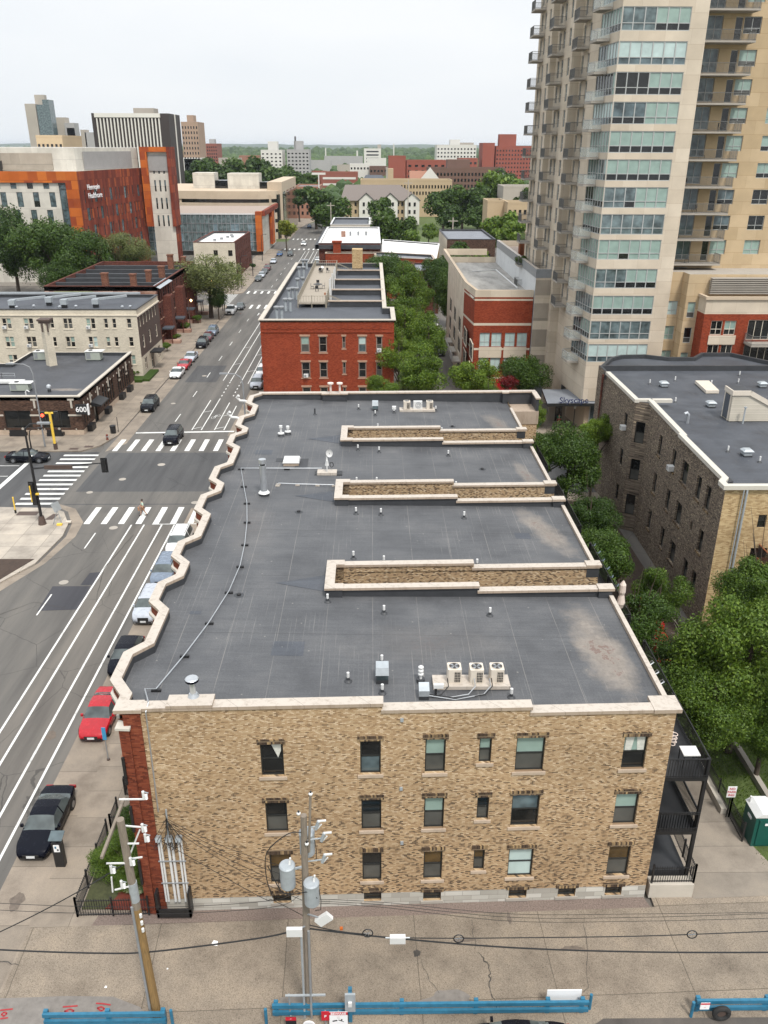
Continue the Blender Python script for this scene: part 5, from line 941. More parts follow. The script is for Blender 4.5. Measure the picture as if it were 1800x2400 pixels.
def pk(seed, mode=0):
    r = random.Random(seed)
    split = r.choice([0, 0, 3, 3, 6]); A_ = r.choice([('glass_green', 'glass_green'), ('glass_pale', 'glass_mid'), ('glass_green', 'glass_dark')]); B_ = r.choice([('glass_dark', 'glass_dark'), ('glass_mid', 'glass_dark'), ('glass_blue', 'glass_blue')])
    def f(i):
        a = A_ if i >= split else B_
        return a if r.random() > .12 else (a[0], 'glass_dark')
    return f
def strip(par, A, B, m, holes, z0=0, z1=HT, **kw): return facade(par, A, B, z0, z1, m, holes, depth=.14, **kw)
def band_wall(par, A, B, m, u0, u1, bots, n, seed, z0=4.4, frame_color='frame_grey'):
    """wall with continuous glazing bands instead of single windows"""
    A3, B3 = Vector((*A, 0)), Vector((*B, 0)); L = (B3-A3).length; d = (B3-A3)/L; mb = MB(); P = lambda u, z, q=0: tuple(A3+d*u-Vector((d.y, -d.x, 0))*q+Vector((0, 0, z)))
    zs = [z0]+[v for z in bots for v in (z, z+GH)]+[HT]
    for i in range(0, len(zs), 2): mb.quad(P(0, zs[i]), P(L, zs[i]), P(L, zs[i+1]), P(0, zs[i+1]), m)
    for z in bots:
        if u0 > .02: mb.quad(P(0, z), P(u0, z), P(u0, z+GH), P(0, z+GH), m)
        if u1 < L-.02: mb.quad(P(u1, z), P(L, z), P(L, z+GH), P(u1, z+GH), m)
        mb.quad(P(u0, z), P(u1, z), P(u1, z, .16), P(u0, z, .16), m); mb.quad(P(u0, z+GH, .16), P(u1, z+GH, .16), P(u1, z+GH), P(u0, z+GH), m); mb.quad(P(u1, z, .16), P(u1, z), P(u1, z+GH), P(u1, z+GH, .16), m)
        mb.quad(P(u0, z), P(u0, z, .16), P(u0, z+GH, .16), P(u0, z+GH), m)
    mb.build('wall', par)
    for j, z in enumerate(bots): glass_band(par, A3, d, u0, u1, z, n, pk(seed+j))
band_wall(TW, (TX0, TY), (TX1, TY), 'precast', .06, 7.6, bot[1:], 6, 100)
band_wall(TW, (26.35, 112.5), (TX0, TY), 'precast', 2.4, 8.5, bot[1:], 7, 300)
facade(TW, (26.35, 118.0), (26.35, 112.5), 0, HT, 'precast', [dict(u0=u, u1=u+1.0, z0=z, z1=z+2.0, g='mid', fr='frame_grey', sub=False) for z in bot[3:] for u in (.6, 3.6)])
facade(TW, (25.2, 118.0), (26.35, 118.0), 0, HT, 'precast'); facade(TW, (24.8, 126.0), (25.2, 118.0), 0, HT, 'precast', [dict(u0=u, u1=u+1.0, z0=z, z1=z+2.0, g='mid', fr='frame_grey', sub=False) for z in bot[3:] for u in (1, 3, 6)]) 
facade(TW, (24.0, 126.0), (24.8, 126.0), 0, HT, 'precast'); facade(TW, (23.8, 134.5), (24.0, 126.0), 0, HT, 'precast', [dict(u0=u, u1=u+1.0, z0=z, z1=z+2.0, g='mid', fr='frame_grey', sub=False) for z in bot[3:] for u in (1.2, 3.4, 6.4)])
facade(TW, (60, 134.5), (23.8, 134.5), 0, HT, 'precast')
# ground floor pier and entrance
MB().prism([(TX0+.6, TY+.6), (TX1, TY+.6), (TX1, 112), (26.9, 112)], 0, 4.4, 'beige_concrete').build('base', TW)
mb = MB(); 
for i in range(5): mb.box(28.6+i*1.6, 30.1+i*1.6, TY+.5, TY+.58, .2, 4.2, 'glass_mid')
for i in range(6): mb.box(28.5+i*1.6, 28.6+i*1.6, TY+.42, TY+.6, .1, 4.4, 'frame_grey')
mb.build('lobby_window', TW)
mat('navy_letters', (.02, .03, .09), .4, .1, 3)
MB().prism([(22.6, 103.2), (30.5, 103.2), (30.5, 110), (23.2, 110)], 3.9, 4.3, 'frame_dark', 'grey_roof').build('entrance_canopy', TW)
text_mesh('Skyscape', 1.05, 'navy_letters', 'canopy_lettering', .12, TW, (26.0, 103.15, 4.7), (pi/2, 0, 0))
MB().box(24.1, 26.4, 108.9, 109.1, .14, 3.9, 'bands').build('entrance_wall', TW); MB().box(25.0, 25.9, 108.8, 108.88, .2, 2.6, 'glass_dark').build('door', TW)
# recessed bay with balconies, right part
facade(TW, (TX1, TY), (TX1, 108.0), 0, HT, 'ochre_precast')
RB_ = bot[4:]
facade(TW, (TX1, 108), (60, 108), 0, HT, 'ochre_precast', [dict(u0=.5, u1=3.2, z0=z-.45, z1=z+2.0, g='mid', fr='frame_grey', cols=3, mid=0, sub=False, name='balcony_door') for z in RB_]+[dict(u0=4.6, u1=5.5, z0=z-.6, z1=z+1.9, g='dark', fr='frame_cream', mid=0, sub=False, name='balcony_door') for z in RB_]
    +[dict(u0=5.6, u1=7.6, z0=z+.2, z1=z+1.9, fr='frame_grey', cols=2, mid=.33, g=random.choice(['dark', 'halfg', 'green', 'midd']), sub=False) for z in RB_]+[dict(u0=9.9, u1=11.9, z0=z+.2, z1=z+1.9, fr='frame_grey', cols=2, mid=.33, g=random.choice(['dark', 'half', 'green', 'half']), sub=False) for z in RB_]
    +[dict(u0=14.2, u1=16.2, z0=z+.2, z1=z+1.9, fr='frame_grey', cols=2, mid=.33, g=random.choice(['dark', 'half', 'green']), sub=False) for z in RB_]
    +[dict(u0=.4, u1=2.3, z0=z+.2, z1=z+2.0, fr='frame_grey', cols=2, mid=.35, sub=False) for z in (15.5, 12.3, 9.2)]+[dict(u0=4.6, u1=5.7, z0=z+.2, z1=z+2.0, fr='frame_grey', mid=.35, sub=False) for z in (12.3, 9.2)], depth=.16)
BAL = thing('balcony', 'x', 'balcony', (0, 0, 0)); BAL['category'] = 'balcony'
# balconies are part of the tower: shared meshes
def balcony_mesh(w, dpt, clear, taper=0):
    f = MB().add([(0, 0, -.2), (w, 0, -.2), (w-taper, -dpt, -.2), (taper, -dpt, -.2), (0, 0, 0), (w, 0, 0), (w-taper, -dpt, 0), (taper, -dpt, 0)], [(0, 1, 2, 3), (4, 7, 6, 5), (3, 2, 6, 7), (2, 1, 5, 6), (0, 3, 7, 4)], 'concrete').build('slab'); r = MB(); pts = [(.03, 0), (taper+.03, -dpt+.04), (w-taper-.03, -dpt+.04), (w-.03, 0)]
    for a, b in zip(pts, pts[1:]):
        L = sqrt((a[0]-b[0])**2+(a[1]-b[1])**2); rm = 'frame_grey' if clear else 'rail_grey'; r.bar((*a, 1.08), (*b, 1.08), .05, .05, rm); r.bar((*a, .1), (*b, .1), .04, .04, rm)
        n = int(L/(.14 if not clear else 1.1))
        for i in range(n+1): q = i/max(1, n); x, y = a[0]+(b[0]-a[0])*q, a[1]+(b[1]-a[1])*q; r.box(x-.012, x+.012, y-.012, y+.012, 0, 1.08, rm)
        if clear: r.quad((*a, .12), (*b, .12), (*b, 1.03), (*a, 1.03), 'rail_glass')
    ro = r.build('railing'); a, b = f.data, ro.data; bpy.data.objects.remove(f); bpy.data.objects.remove(ro); return a, b
m_, n_, p_ = _new('rail_glass'); p_.inputs['Base Color'].default_value = (.55, .62, .6, 1); p_.inputs['Roughness'].default_value = .08; p_.inputs['Alpha'].default_value = .35
bpy.data.objects.remove(BAL)
BM = {'wide': balcony_mesh(6.3, 2.2, False, 0), 'clear': balcony_mesh(3.3, 1.3, True, .5), 'side': balcony_mesh(3.0, 1.5, False, 0)}
def add_balcony(par, kind, x, y, z, rz):
    s_, r_ = BM[kind]; o = bpy.data.objects.new('balcony', s_); COL.objects.link(o); o.parent = par; o.location = Vector((x, y, z))-world_loc(par); o.rotation_euler = (0, 0, rz)
    q = bpy.data.objects.new('railing', r_); COL.objects.link(q); q.parent = o; return o
for z in RB_: add_balcony(TW, 'wide', TX1+.05, 107.95, z-.7, 0)
for z in bot[1:]: add_balcony(TW, 'clear', 26.5, 109.9, z-.55, atan2(-1, .11)) if z < 58 else None
for z in bot[3:]:
    add_balcony(TW, 'side', 26.3, 116.8, z-.65, -pi/2); add_balcony(TW, 'side', 24.85, 124.8, z-.65, -pi/2); add_balcony(TW, 'side', 23.8, 133.4, z-.65, -pi/2)
# furniture on a few balconies
for i, z in enumerate(RB_[:9]):
    x = 37.6+(i*1.7) % 3.4
    tree_copy(PC, (x, 106.8, z-.7), i*1.3, 'balcony chair on the tower, balcony number %s from the bottom' % ['one', 'two', 'three', 'four', 'five', 'six', 'seven', 'eight', 'nine'][i])
# brick podium at the right
PD = thing('apartment_building', 'red brick apartment wing with beige top and balconies below the tower', 'apartment building', (46, 101, 0))
pw = [dict(u0=1.0, u1=2.4, z0=z, z1=z+1.7, g='dark', fr='frame_cream', cols=2, mid=.4) for z in (13.8, 10.9)]+[dict(u0=2.65, u1=4.05, z0=z, z1=z+1.7, g='half' if z > 13 else 'dark', fr='frame_cream', cols=2, mid=.4, ac=z < 13) for z in (13.8, 10.9)]+[dict(u0=5.5, u1=10, z0=z-.6, z1=z+1.8, g='dark', fr='frame_cream', cols=5, mid=0) for z in (13.8, 10.9)]
facade(PD, (39.9, 100), (60, 100), 0, 18, 'orange_brick', pw, bands=[(16.3, 18, 'precast')]); facade(PD, (39.9, 102.4), (39.9, 100), 0, 18, 'orange_brick', bands=[(16.3, 18, 'precast')])
facade(TW, (38.3, 102.4), (60, 102.4), 0, 20.6, 'ochre_precast', [dict(u0=.35, u1=1.3, z0=z, z1=z+1.9, fr='frame_grey', mid=.35, sub=False) for z in (15.4, 12.3, 9.2)]); facade(TW, (38.3, 104.5), (38.3, 102.4), 0, 20.6, 'ochre_precast'); facade(TW, (36.8, 104.5), (38.3, 104.5), 0, 20.6, 'ochre_precast', [dict(u0=.1, u1=1.35, z0=z, z1=z+1.7, fr='frame_grey', cols=2, mid=.35, sub=False) for z in (15.4, 12.3, 9.2)]); MB().flat([(36.8, 104.5), (38.3, 104.5), (38.3, 102.4), (60, 102.4), (60, 108), (36.8, 108)], 20.6, 'concrete').build('ledge', TW)
MB().box(40.8, 44.1, 99.9, 100, 12.65, 13.75, 'precast').build('spandrel', PD); MB().flat([(39.9, 102.4), (39.9, 100), (60, 100), (60, 102.4)], 17.5, 'pebble_roof').build('roof_deck', PD); MB().ribbon([(39.85, 102.4), (39.85, 99.9), (60, 99.9)], .4, 18, 18.35, 'beige_concrete', side=.1).build('coping', PD)
for z in (13.0, 10.1): add_balcony(PD, 'wide', 45.2, 99.95, z, 0)
for k_ in range(9): MB().box(40.8, 60, 101.6-.02*k_, 102.2, 18.4+k_*.22, 18.52+k_*.22, 'concrete').build('louvre', PD)

# ------------------------------------------------------------------ hospital complex on the left
HB = thing('hospital_building', 'white and orange panelled hospital with rust red side', 'hospital', (-95, 245, 0))
Yh = 230; k_ = 230/195
def hx(x, y): return GY(x, y, Yh)
hw = []
rows = [(24.4, 27.0-.3), (20.0, 23.6), (15.6, 19.3), (11.2, 15), (6.8, 10.4)]
for j, (a, b) in enumerate(rows):
    for i in range(12): u = 3.5+i*4.2+(j % 2)*1.2; hw.append(dict(u0=u, u1=u+1.5, z0=a, z1=b, g='mid' if i % 3 else 'midd', fr='frame_dark', sub=False, mid=.4))
facade(HB, (-130, Yh), (-80.6, Yh), 0, 25.8, 'white_panel', hw[:len(hw)], bands=[(0, 1, 'concrete')]); 
MB().box(-130, -75.5, Yh-.5, Yh, 25.9, 28.6, 'orange_panel').box(-78.6, -75.5, Yh-.5, Yh, 8, 25.9, 'orange_panel').build('orange_frame', HB); MB().box(-80.6, -78.6, Yh+.2, Yh+.5, 2, 25.8, 'glass_mid').box(-130, -78.6, Yh+.1, Yh+.4, 25.3, 25.9, 'glass_dark').build('glazed_strip', HB)
sd_ = (-75.5, Yh); ed_ = (-69.5, 272)
facade(HB, sd_, ed_, 0, 28.6, 'rust_panel', [dict(u0=2+i*3.1+((i*7+j*3) % 5)*.3, u1=2+i*3.1+((i*7+j*3) % 5)*.3+(.6 if (i+j) % 3 else 1.7), z0=3.2+j*4.4, z1=6.4+j*4.4, g='mid', fr='frame_dark', sub=False, mid=.5) for j in range(5) for i in range(12)], bands=[(26.8, 28.6, 'rust_panel')])
text_mesh('Hennepin', 1.9, 'sign_white', 'lettering', .1, HB, (-74.45, 233.6, 24.6), (pi/2, 0, atan2(42, 6)), 'LEFT'); text_mesh('Healthcare', 1.9, 'sign_white', 'lettering', .1, HB, (-74.45, 233.6, 22.5), (pi/2, 0, atan2(42, 6)), 'LEFT')
for z, m in ((24.6, 'yellow_paint'), (22.5, 'cloth_red')): MB().prism([(-75.42, 231.2), (-75.2, 232.8), (-75.5, 232.9), (-75.7, 231.3)], z-.8, z+.8, m).build('logo_mark', HB)
MB().flat([(-130, Yh), sd_, ed_, (-69.5, 300), (-130, 300)], 28.0, 'white_roof').build('roof_deck', HB)
facade(HB, (-130, 238), (-78, 238), 28, 34.2, 'white_panel', bands=[(28.6, 33.2, 'white_panel')]); facade(HB, (-78, 238), (-70.5, 272), 28, 34.2, 'white_panel'); MB().flat([(-130, 238), (-78, 238), (-70.5, 272), (-70.5, 300), (-130, 300)], 34.2, 'white_roof').build('roof_deck', HB)
for x0, x1 in ((-128, -116), (-114, -84)): MB().box(x0, x1, 237.7, 238, 28.7, 32.8, 'grey_panel' if 'grey_panel' in MT else 'bands').build('louvre_panel', HB)
mat('grey_panel', (.27, .26, .25), .7, .1, .5)
for c in HB.children:
    pass
MB().prism([(-76.9, 241.5), (-71.2, 268), (-71.4, 268), (-77.1, 241.5)][::-1], 28.7, 33.2, 'grey_panel').build('louvre_panel', HB)
for i, x in enumerate((-104, -98.5)):
    t = thing('cooling_unit', 'black cooling unit on the hospital ledge, '+['left', 'right'][i], 'air conditioner', (x, 234, 28)); MB().box(x-2.2, x+2.2, 232.5, 235.5, 29, 31, 'black_metal').build('casing', t)
    for q in (-2, 2): MB().box(x+q-.1, x+q+.1, 232.6, 235.4, 28, 29, 'black_metal').build('leg', t)
PT = thing('hospital_wing', 'white hospital wing framed by an orange portal', 'hospital', (-64, 285, 0))
facade(PT, (-67, 270), (-60.5, 270), 0, 33, 'white_panel', [dict(u0=1.3+i*1.5, u1=1.8+i*1.5, z0=12+j*5, z1=15.2+j*5, g='midd', fr='frame_dark', sub=False) for i in range(4) for j in range(4)]); facade(PT, (-60.5, 270), (-60.3, 276), 0, 34.3, 'rust_panel')
MB().box(-69.0, -67, 269, 272, 12, 34.4, 'orange_panel').box(-61, -60, 269, 276, 12, 34.4, 'rust_panel').box(-67, -61, 269, 272, 33, 34.4, 'orange_panel').build('orange_portal', PT); MB().flat([(-69, 270), (-60.5, 270), (-60.3, 276), (-69, 276)], 33.9, 'white_roof').build('roof_deck', PT); MB().box(-66.8, -61.2, 269.7, 270, 27.8, 32.2, 'grey_panel').build('louvre_panel', PT)
glass('pav_glass', (.16, .22, .25), .08, .4)
GP = thing('glass_pavilion', 'long low glass fronted pavilion with an orange end frame', 'building', (-58, 315, 0))
A_ = Vector((-78, 300, 0)); B_ = Vector((-39.5, 300, 0))
for j, z in enumerate((10.6-.1, 7.6, 4.6, 1.6)):
    mb = MB(); fr = MB(); n = 26; st = (B_.x-A_.x)/n
    for i in range(n):
        x = A_.x+i*st; r = random.Random(i*7+j*3).random(); mb.quad((x, 300, z), (x+st, 300, z), (x+st, 300, z+2.9), (x, 300, z+2.9), 'glass_blue' if r < .7 or j < 1 else ('glass_amber' if r < .78 else 'pav_glass')); fr.box(x-.06, x+.06, 299.85, 299.98, z, z+2.9, 'steel')
    fr.box(A_.x, B_.x, 299.84, 299.97, z-.08, z+.08, 'steel'); o = mb.build('curtain_wall', GP); f2 = fr.build('mullions', o)
MB().box(A_.x, B_.x, 299.8, 300.2, 13.3, 13.7, 'white_metal').flat([(A_.x, 300.2), (B_.x, 300.2), (B_.x+2, 345), (A_.x, 345)], 13.4, 'pebble_roof').build('roof', GP)
MB().box(-39.6, -37.6, 298, 301, 1.5, 14.4, 'orange_panel').box(-37.8, -36.6, 301, 345, 12.8, 14.4, 'rust_panel').box(-37.6, -36.6, 322, 330, 1.5, 13, 'orange_panel').build('orange_portal', GP)
facade(GP, (-37.8, 301), (-37.8, 343), 0, 12.8, 'white_panel', [dict(u0=3+i*4, u1=3.8+i*4, z0=3, z1=10, g='midd', sub=False, mid=0) for i in range(9)])
# parking ramp
PKg = thing('parking_ramp', 'beige concrete parking ramp with curved front decks', 'parking garage', (-60, 385, 0))
pp = [(-92, 357), (-60, 352), (-45, 352), (-38.5, 355), (-36.5, 360), (-36.5, 425), (-92, 425)]
for (a, b) in ((0, 2.6), (4.0, 6.4), (7.8, 10.2), (11.6, 14), (15.4, 18.4)): MB().prism(pp, a, b, 'beige_concrete').build('deck', PKg)
MB().prism([(p[0]*.985, p[1]+.8) for p in pp], 0, 17, 'glass_dark').build('interior', PKg)
for i in range(6): MB().box(-86+i*9, -85.2+i*9, 355.2-i*.3, 356.4, 0, 17, 'beige_concrete').build('column', PKg)
MB().box(-42, -36.2, 358, 425, 0, 21.6, 'beige_concrete').build('stair_block', PKg); MB().box(-75, -66, 375, 385, 18.4, 24.5, 'white_panel').box(-60, -47, 372, 382, 18.4, 24.4, 'white_panel').box(-66, -60, 376, 384, 18.4, 21.5, 'glass_dark').box(-47, -42, 374, 382, 18.4, 21, 'glass_dark').build('penthouse', PKg)
for j in range(4):
    for i in range(4): MB().box(-36.2, -36.1, 362+i*15, 371+i*15, 4.2+j*4, 5.8+j*4, 'glass_mid').build('window', PKg)

# ------------------------------------------------------------------ blocks farther away
def far_block(label, x0, x1, ytop, Y, depth, m, cols=0, rows=0, name='building', cat='building', base=0, storey=3.2, wmat='glass_dark', ww=.5, roofm='grey_roof', wh=.5, skew=0.0, sidecols=0, zmin=8, penthouse=None):
    X0, z = GY(x0, ytop, Y); X1, z2 = GY(x1, ytop, Y); H = max(z, 4); b = thing(name, label, cat, ((X0+X1)/2, Y+depth/2, 0)); Wd = X1-X0
    if cols:
        rows = rows or int((H-zmin)/storey)
        w = [(X0+Wd*(i+.5)/cols-Wd/cols*ww/2, X0+Wd*(i+.5)/cols+Wd/cols*ww/2, H-1.2-(j+1)*storey+storey*(1-wh)*.5, H-1.2-(j+1)*storey+storey*(1+wh)*.5) for j in range(rows) for i in range(cols)]
        w = [q for q in w if q[2] > 1]; cache = {}; first = w[:90]; rest = w[90:]
        for q in first:
            if 'k' not in cache: o = MB().box(0, q[1]-q[0], -.12, -.02, 0, q[3]-q[2], wmat).build('window'); cache['k'] = o.data; bpy.data.objects.remove(o)
            o = bpy.data.objects.new('window', cache['k']); COL.objects.link(o); o.parent = b; o.location = Vector((q[0], Y, q[2]))-world_loc(b)
        if rest:
            mb = MB()
            for q in rest: mb.box(q[0], q[1], Y-.12, Y-.02, q[2], q[3], wmat)
            tag(mb.build('windows', b), kind='stuff')
    MB().prism(rectpoly(X0, X1, Y, Y+depth), base, H, m, roofm).build('wall', b); MB().ribbon(rectpoly(X0, X1, Y, Y+depth), .5, H, H+.7, m, closed=True, side=.2).build('parapet', b)
    if sidecols:   # side facing the street
        xs_ = X1 if (X1 < 0) else X0; s2 = .1 if X1 < 0 else -.1
        for j in range(max(1, int((H-zmin)/storey))):
            for i in range(sidecols): y = Y+depth*(i+.3)/sidecols; zz2 = H-1.2-(j+1)*storey+storey*.25; MB().box(min(xs_, xs_+s2), max(xs_, xs_+s2), y, y+depth/sidecols*.45, zz2, zz2+storey*.5, wmat).build('window', b)
    if penthouse:
        for (f0, f1, h, mm) in penthouse: MB().box(X0+Wd*f0, X0+Wd*f1, Y+depth*.3, Y+depth*.7, H, H+h, mm).build('penthouse', b)
    return b
mat('far_buff', (.36, .25, .18), .9, .1, .1); mat('far_red', (.27, .075, .05), .9, .1, .1); mat('far_redbrick', (.25, .085, .06), .9, .1, .1); mat('far_brown', (.14, .08, .06), .9, .15, .1); mat('far_white', (.62, .6, .55), .9, .05, .1); mat('far_grey', (.36, .35, .34), .9, .08, .1); mat('far_tan', (.42, .32, .2), .9, .08, .1); mat('far_slab', (.035, .026, .024), .7, .15, .1); mat('far_salmon', (.3, .15, .1), .9, .1, .1); mat('far_concrete', (.38, .34, .29), .9, .1, .05)
# dark slab with pale vertical fins
SB = thing('office_slab', 'dark office slab with pale vertical fins', 'office building', (-140, 460, 0)); X0, zt = GY(221, 265, 450); X1, _ = GY(375, 267, 450)
MB().prism(rectpoly(X0-1.6, X1+4, 450, 476), 0, zt, 'far_slab').build('wall', SB); MB().box(X0, X1, 449, 450, zt-1.9, zt, 'far_white').build('cornice', SB)
for i in range(19): x = X0+(X1-X0)*(i+.6)/19; MB().box(x-.3, x+.3, 449.2, 450, 0, zt-2.2, 'far_white').build('fin', SB)
MB().box(X1+4, X1+4.3, 463, 464.5, 0, zt, 'far_white').build('side_fin', SB); MB().box(X0+17, X0+27, 458, 468, zt, zt+2.6, 'far_concrete').build('penthouse', SB)
# stepped towers at the far left
T1 = thing('apartment_tower', 'tall stepped grey and blue tower at the far left', 'tower', (-330, 760, 0))
for (a, b, yt, m) in ((57, 82, 243, 'far_concrete'), (82, 100, 245, 'glass_blue'), (73, 96, 221, 'far_concrete'), (96, 113, 233, 'glass_blue')):
    xa, z = GY(a, yt, 760 if m != 'glass_blue' else 758); xb, _ = GY(b, yt, 760); MB().box(xa, xb, 760 if yt != 221 else 766, 772, 0, z, m).build('tower_slab', T1)
T2 = thing('apartment_tower', 'middle stepped grey tower right of the tallest one', 'tower', (-300, 790, 0))
for (a, b, yt, m) in ((118, 132, 298, 'far_concrete'), (130, 152, 275, 'far_concrete'), (152, 175, 288, 'far_grey'), (158, 176, 300, 'glass_blue')):
    xa, z = GY(a, yt, 790); xb, _ = GY(b, yt, 790); MB().box(xa, xb, 790 if m == 'far_concrete' else 788, 800, 0, z, m).build('tower_slab', T2)
T3 = thing('apartment_tower', 'lowest speckled grey tower left of the dark slab', 'tower', (-290, 830, 0))
for (a, b, yt, m) in ((188, 200, 304, 'far_concrete'), (198, 228, 310, 'far_grey')):
    xa, z = GY(a, yt, 830); xb, _ = GY(b, yt, 830); MB().box(xa, xb, 830, 840, 0, z, m).build('tower_slab', T3)
far_block('tan block behind the hospital roof, left of the dark slab', 84, 145, 322, 300, 20, 'far_tan', 6, 1)
far_block('tall slender tan brick tower right of the dark slab', 424, 463, 288, 620, 24, 'far_buff', 6, 0, 'apartment_tower', 'tower', penthouse=[(.25, .65, 5, 'far_buff')], ww=.4)
far_block('squat red brick block on the horizon right of the tan tower', 478, 508, 338, 950, 30, 'far_redbrick', 6, 5, penthouse=[(.3, .7, 5, 'far_grey')])
far_block('low tan block behind the tan brick tower', 416, 428, 356, 640, 20, 'far_tan', 3, 4)
far_block('white ten storey apartment block left of its grey twin', 611, 661, 353, 850, 28, 'far_white', 5, 9, 'apartment_block', 'apartment building', ww=.45, wh=.35, penthouse=[(.3, .75, 8, 'far_white')])
far_block('grey ten storey apartment block right of its white twin', 672, 724, 352, 850, 28, 'far_grey', 6, 9, 'apartment_block', 'apartment building', ww=.5, wh=.35, penthouse=[(.3, .7, 8, 'far_grey'), (.33, .36, 12, 'far_slab')])
far_block('small white office block near the horizon', 853, 893, 349, 1300, 30, 'far_white', 1, 7, 'office_block', 'office building', ww=.72, wh=.4, storey=4.5, penthouse=[(.8, 1.0, 6, 'far_concrete')])
far_block('white windowed block with a taller stair tower near the red ones', 1024, 1117, 341, 820, 26, 'far_white', 12, 8, 'apartment_block', 'apartment building', ww=.45, wh=.4, penthouse=[(.35, .6, 5, 'far_white'), (.6, .95, 2.5, 'far_concrete')])
far_block('large red apartment slab with many windows beside the tower', 1163, 1262, 344, 700, 24, 'far_red', 14, 13, 'apartment_block', 'apartment building', ww=.4, wh=.4, storey=3.0, penthouse=[(.1, .5, 9, 'far_red')])
far_block('blank red end block joined to the large red slab', 1132, 1160, 337, 695, 24, 'far_red', 0)
far_block('red block with a blank left end and dark windows', 953, 1046, 378, 600, 24, 'far_red', 6, 4, ww=.45, wh=.4, zmin=4)
far_block('blank red tower end left of the red block', 911, 951, 368, 598, 24, 'far_red', 0)
far_block('small red block below the white windowed one', 1076, 1120, 373, 690, 18, 'far_red', 4, 1)
far_block('long dark brown brick school with a flat roof', 1006, 1185, 396, 520, 26, 'far_brown', 22, 3, 'school_building', 'building', ww=.5, wh=.5, penthouse=[(.25, .55, 5, 'far_brown')], zmin=4)
far_block('low red and white banded school behind the brown gable houses', 752, 838, 406, 620, 22, 'far_redbrick', 1, 2, ww=.9, wh=.35, wmat='far_white', storey=4, zmin=4)
far_block('yellow brick terrace with a square chimney behind the gabled houses', 845, 1060, 424, 476, 20, 'far_tan', 30, 2, 'apartment_building', 'apartment building', ww=.45, wh=.5, zmin=5, penthouse=[(.3, .36, 6, 'far_tan')])
far_block('orange brown four storey building at the street bend', 690, 748, 440, 462, 30, 'far_salmon', 5, 4, 'apartment_building', 'apartment building', ww=.4, zmin=2)
far_block('tan flats with grey roofs at the right, beyond the garage', 1143, 1185, 474, 330, 14, 'far_tan', 0); far_block('tan flats with balconies beside the tower, beyond the garage', 1190, 1262, 478, 322, 12, 'far_tan', 6, 2, zmin=1)
far_block('pinkish low block between the twins and the white office', 820, 866, 386, 760, 20, 'far_white', 6, 1, zmin=2); far_block('brownish low block left of the red tower end', 866, 908, 392, 740, 20, 'far_brown', 5, 1, zmin=2)
for i, (a, b, y, Y, m, l) in enumerate(((725, 775, 377, 1000, 'far_grey', 'long pale grey warehouse right of the grey twin'), (760, 850, 367, 1150, 'far_grey', 'light warehouse with a blue panel near the horizon'), (790, 860, 388, 900, 'far_concrete', 'low pale building among trees, centre'), (400, 470, 372, 620, 'far_white', 'low white hall under the tan tower'), (512, 560, 372, 800, 'far_concrete', 'low pale building left of the white twin'), (560, 606, 366, 1000, 'far_salmon', 'low brick building among trees left of the white twin'), (860, 905, 372, 1100, 'far_white', 'low white sheds below the small office'), (1180, 1262, 440, 380, 'far_concrete', 'pale low roofs in trees left of the tower'), (1150, 1180, 410, 460, 'far_grey', 'grey roofed house right of the brown school'), (620, 668, 400, 700, 'far_brown', 'dark brick house at the foot of the white twin'), (730, 760, 404, 640, 'far_redbrick', 'small red house left of the banded school'), (905, 935, 396, 700, 'far_concrete', 'pale flats left of the red tower end'))):
    far_block(l, a, b, y, Y, 18, m, 0, zmin=2)
# gabled town houses
TH = thing('gabled_apartments', 'cream and tan town houses with a grey shingle roof and gables', 'town house', (4, 430, 0)); YT = 425
th = lambda x, y: GY(680+x/4.366, 400+y/4.366, YT)
xa, _ = th(535, 320); xb, _ = th(1318, 320); ze = 11.0
MB().prism(rectpoly(xa, xb, YT, YT+26), 0, ze, 'far_tan').build('wall', TH)
MB().add([(xa-1, YT-1, ze), (xb+1, YT-1, ze), (xb+1, YT+27, ze), (xa-1, YT+27, ze), (xa+1, YT+13, 17.6), (xb-9, YT+13, 17.6)], [(0, 1, 5, 4), (1, 2, 5), (2, 3, 4, 5), (3, 0, 4)], 'shingle').build('roof', TH)
for (x, w) in ((780, 125), (1025, 125), (1248, 125)):
    cx, _ = th(x, 300); hw_ = w/4.366*YT/1941*1.12/2
    MB().add([(cx-hw_, YT-1.6, 0), (cx+hw_, YT-1.6, 0), (cx+hw_, YT-1.6, ze+.3), (cx, YT-1.6, ze+3.2), (cx-hw_, YT-1.6, ze+.3), (cx-hw_, YT, 0), (cx+hw_, YT, 0), (cx+hw_, YT, ze+.3), (cx, YT, ze+3.2), (cx-hw_, YT, ze+.3)], [(0, 1, 2, 3, 4), (0, 4, 9, 5), (1, 6, 7, 2)], 'far_white').build('gable_bay', TH)
    MB().add([(cx-hw_-.6, YT-2.2, ze+.1), (cx, YT-2.2, ze+3.6), (cx, YT+8, ze+3.6), (cx-hw_-.6, YT+8, ze+.1)], [(0, 1, 2, 3)], 'shingle').add([(cx+hw_+.6, YT-2.2, ze+.1), (cx, YT-2.2, ze+3.6), (cx, YT+8, ze+3.6), (cx+hw_+.6, YT+8, ze+.1)], [(0, 3, 2, 1)], 'shingle').build('gable_roof', TH)
    for q in (-.35, .35):
        for z in (8.6, 5.2, 1.8): MB().box(cx+hw_*q-.5, cx+hw_*q+.5, YT-1.75, YT-1.62, z, z+1.7, 'glass_dark').build('window', TH)
for x in (640+30, 900, 1105, 1148, 1300):
    cx, _ = th(x, 300)
    for z in (8.6, 5.2, 1.8): MB().box(cx-.5, cx+.5, YT-.15, YT-.02, z, z+1.7, 'glass_dark').build('window', TH)
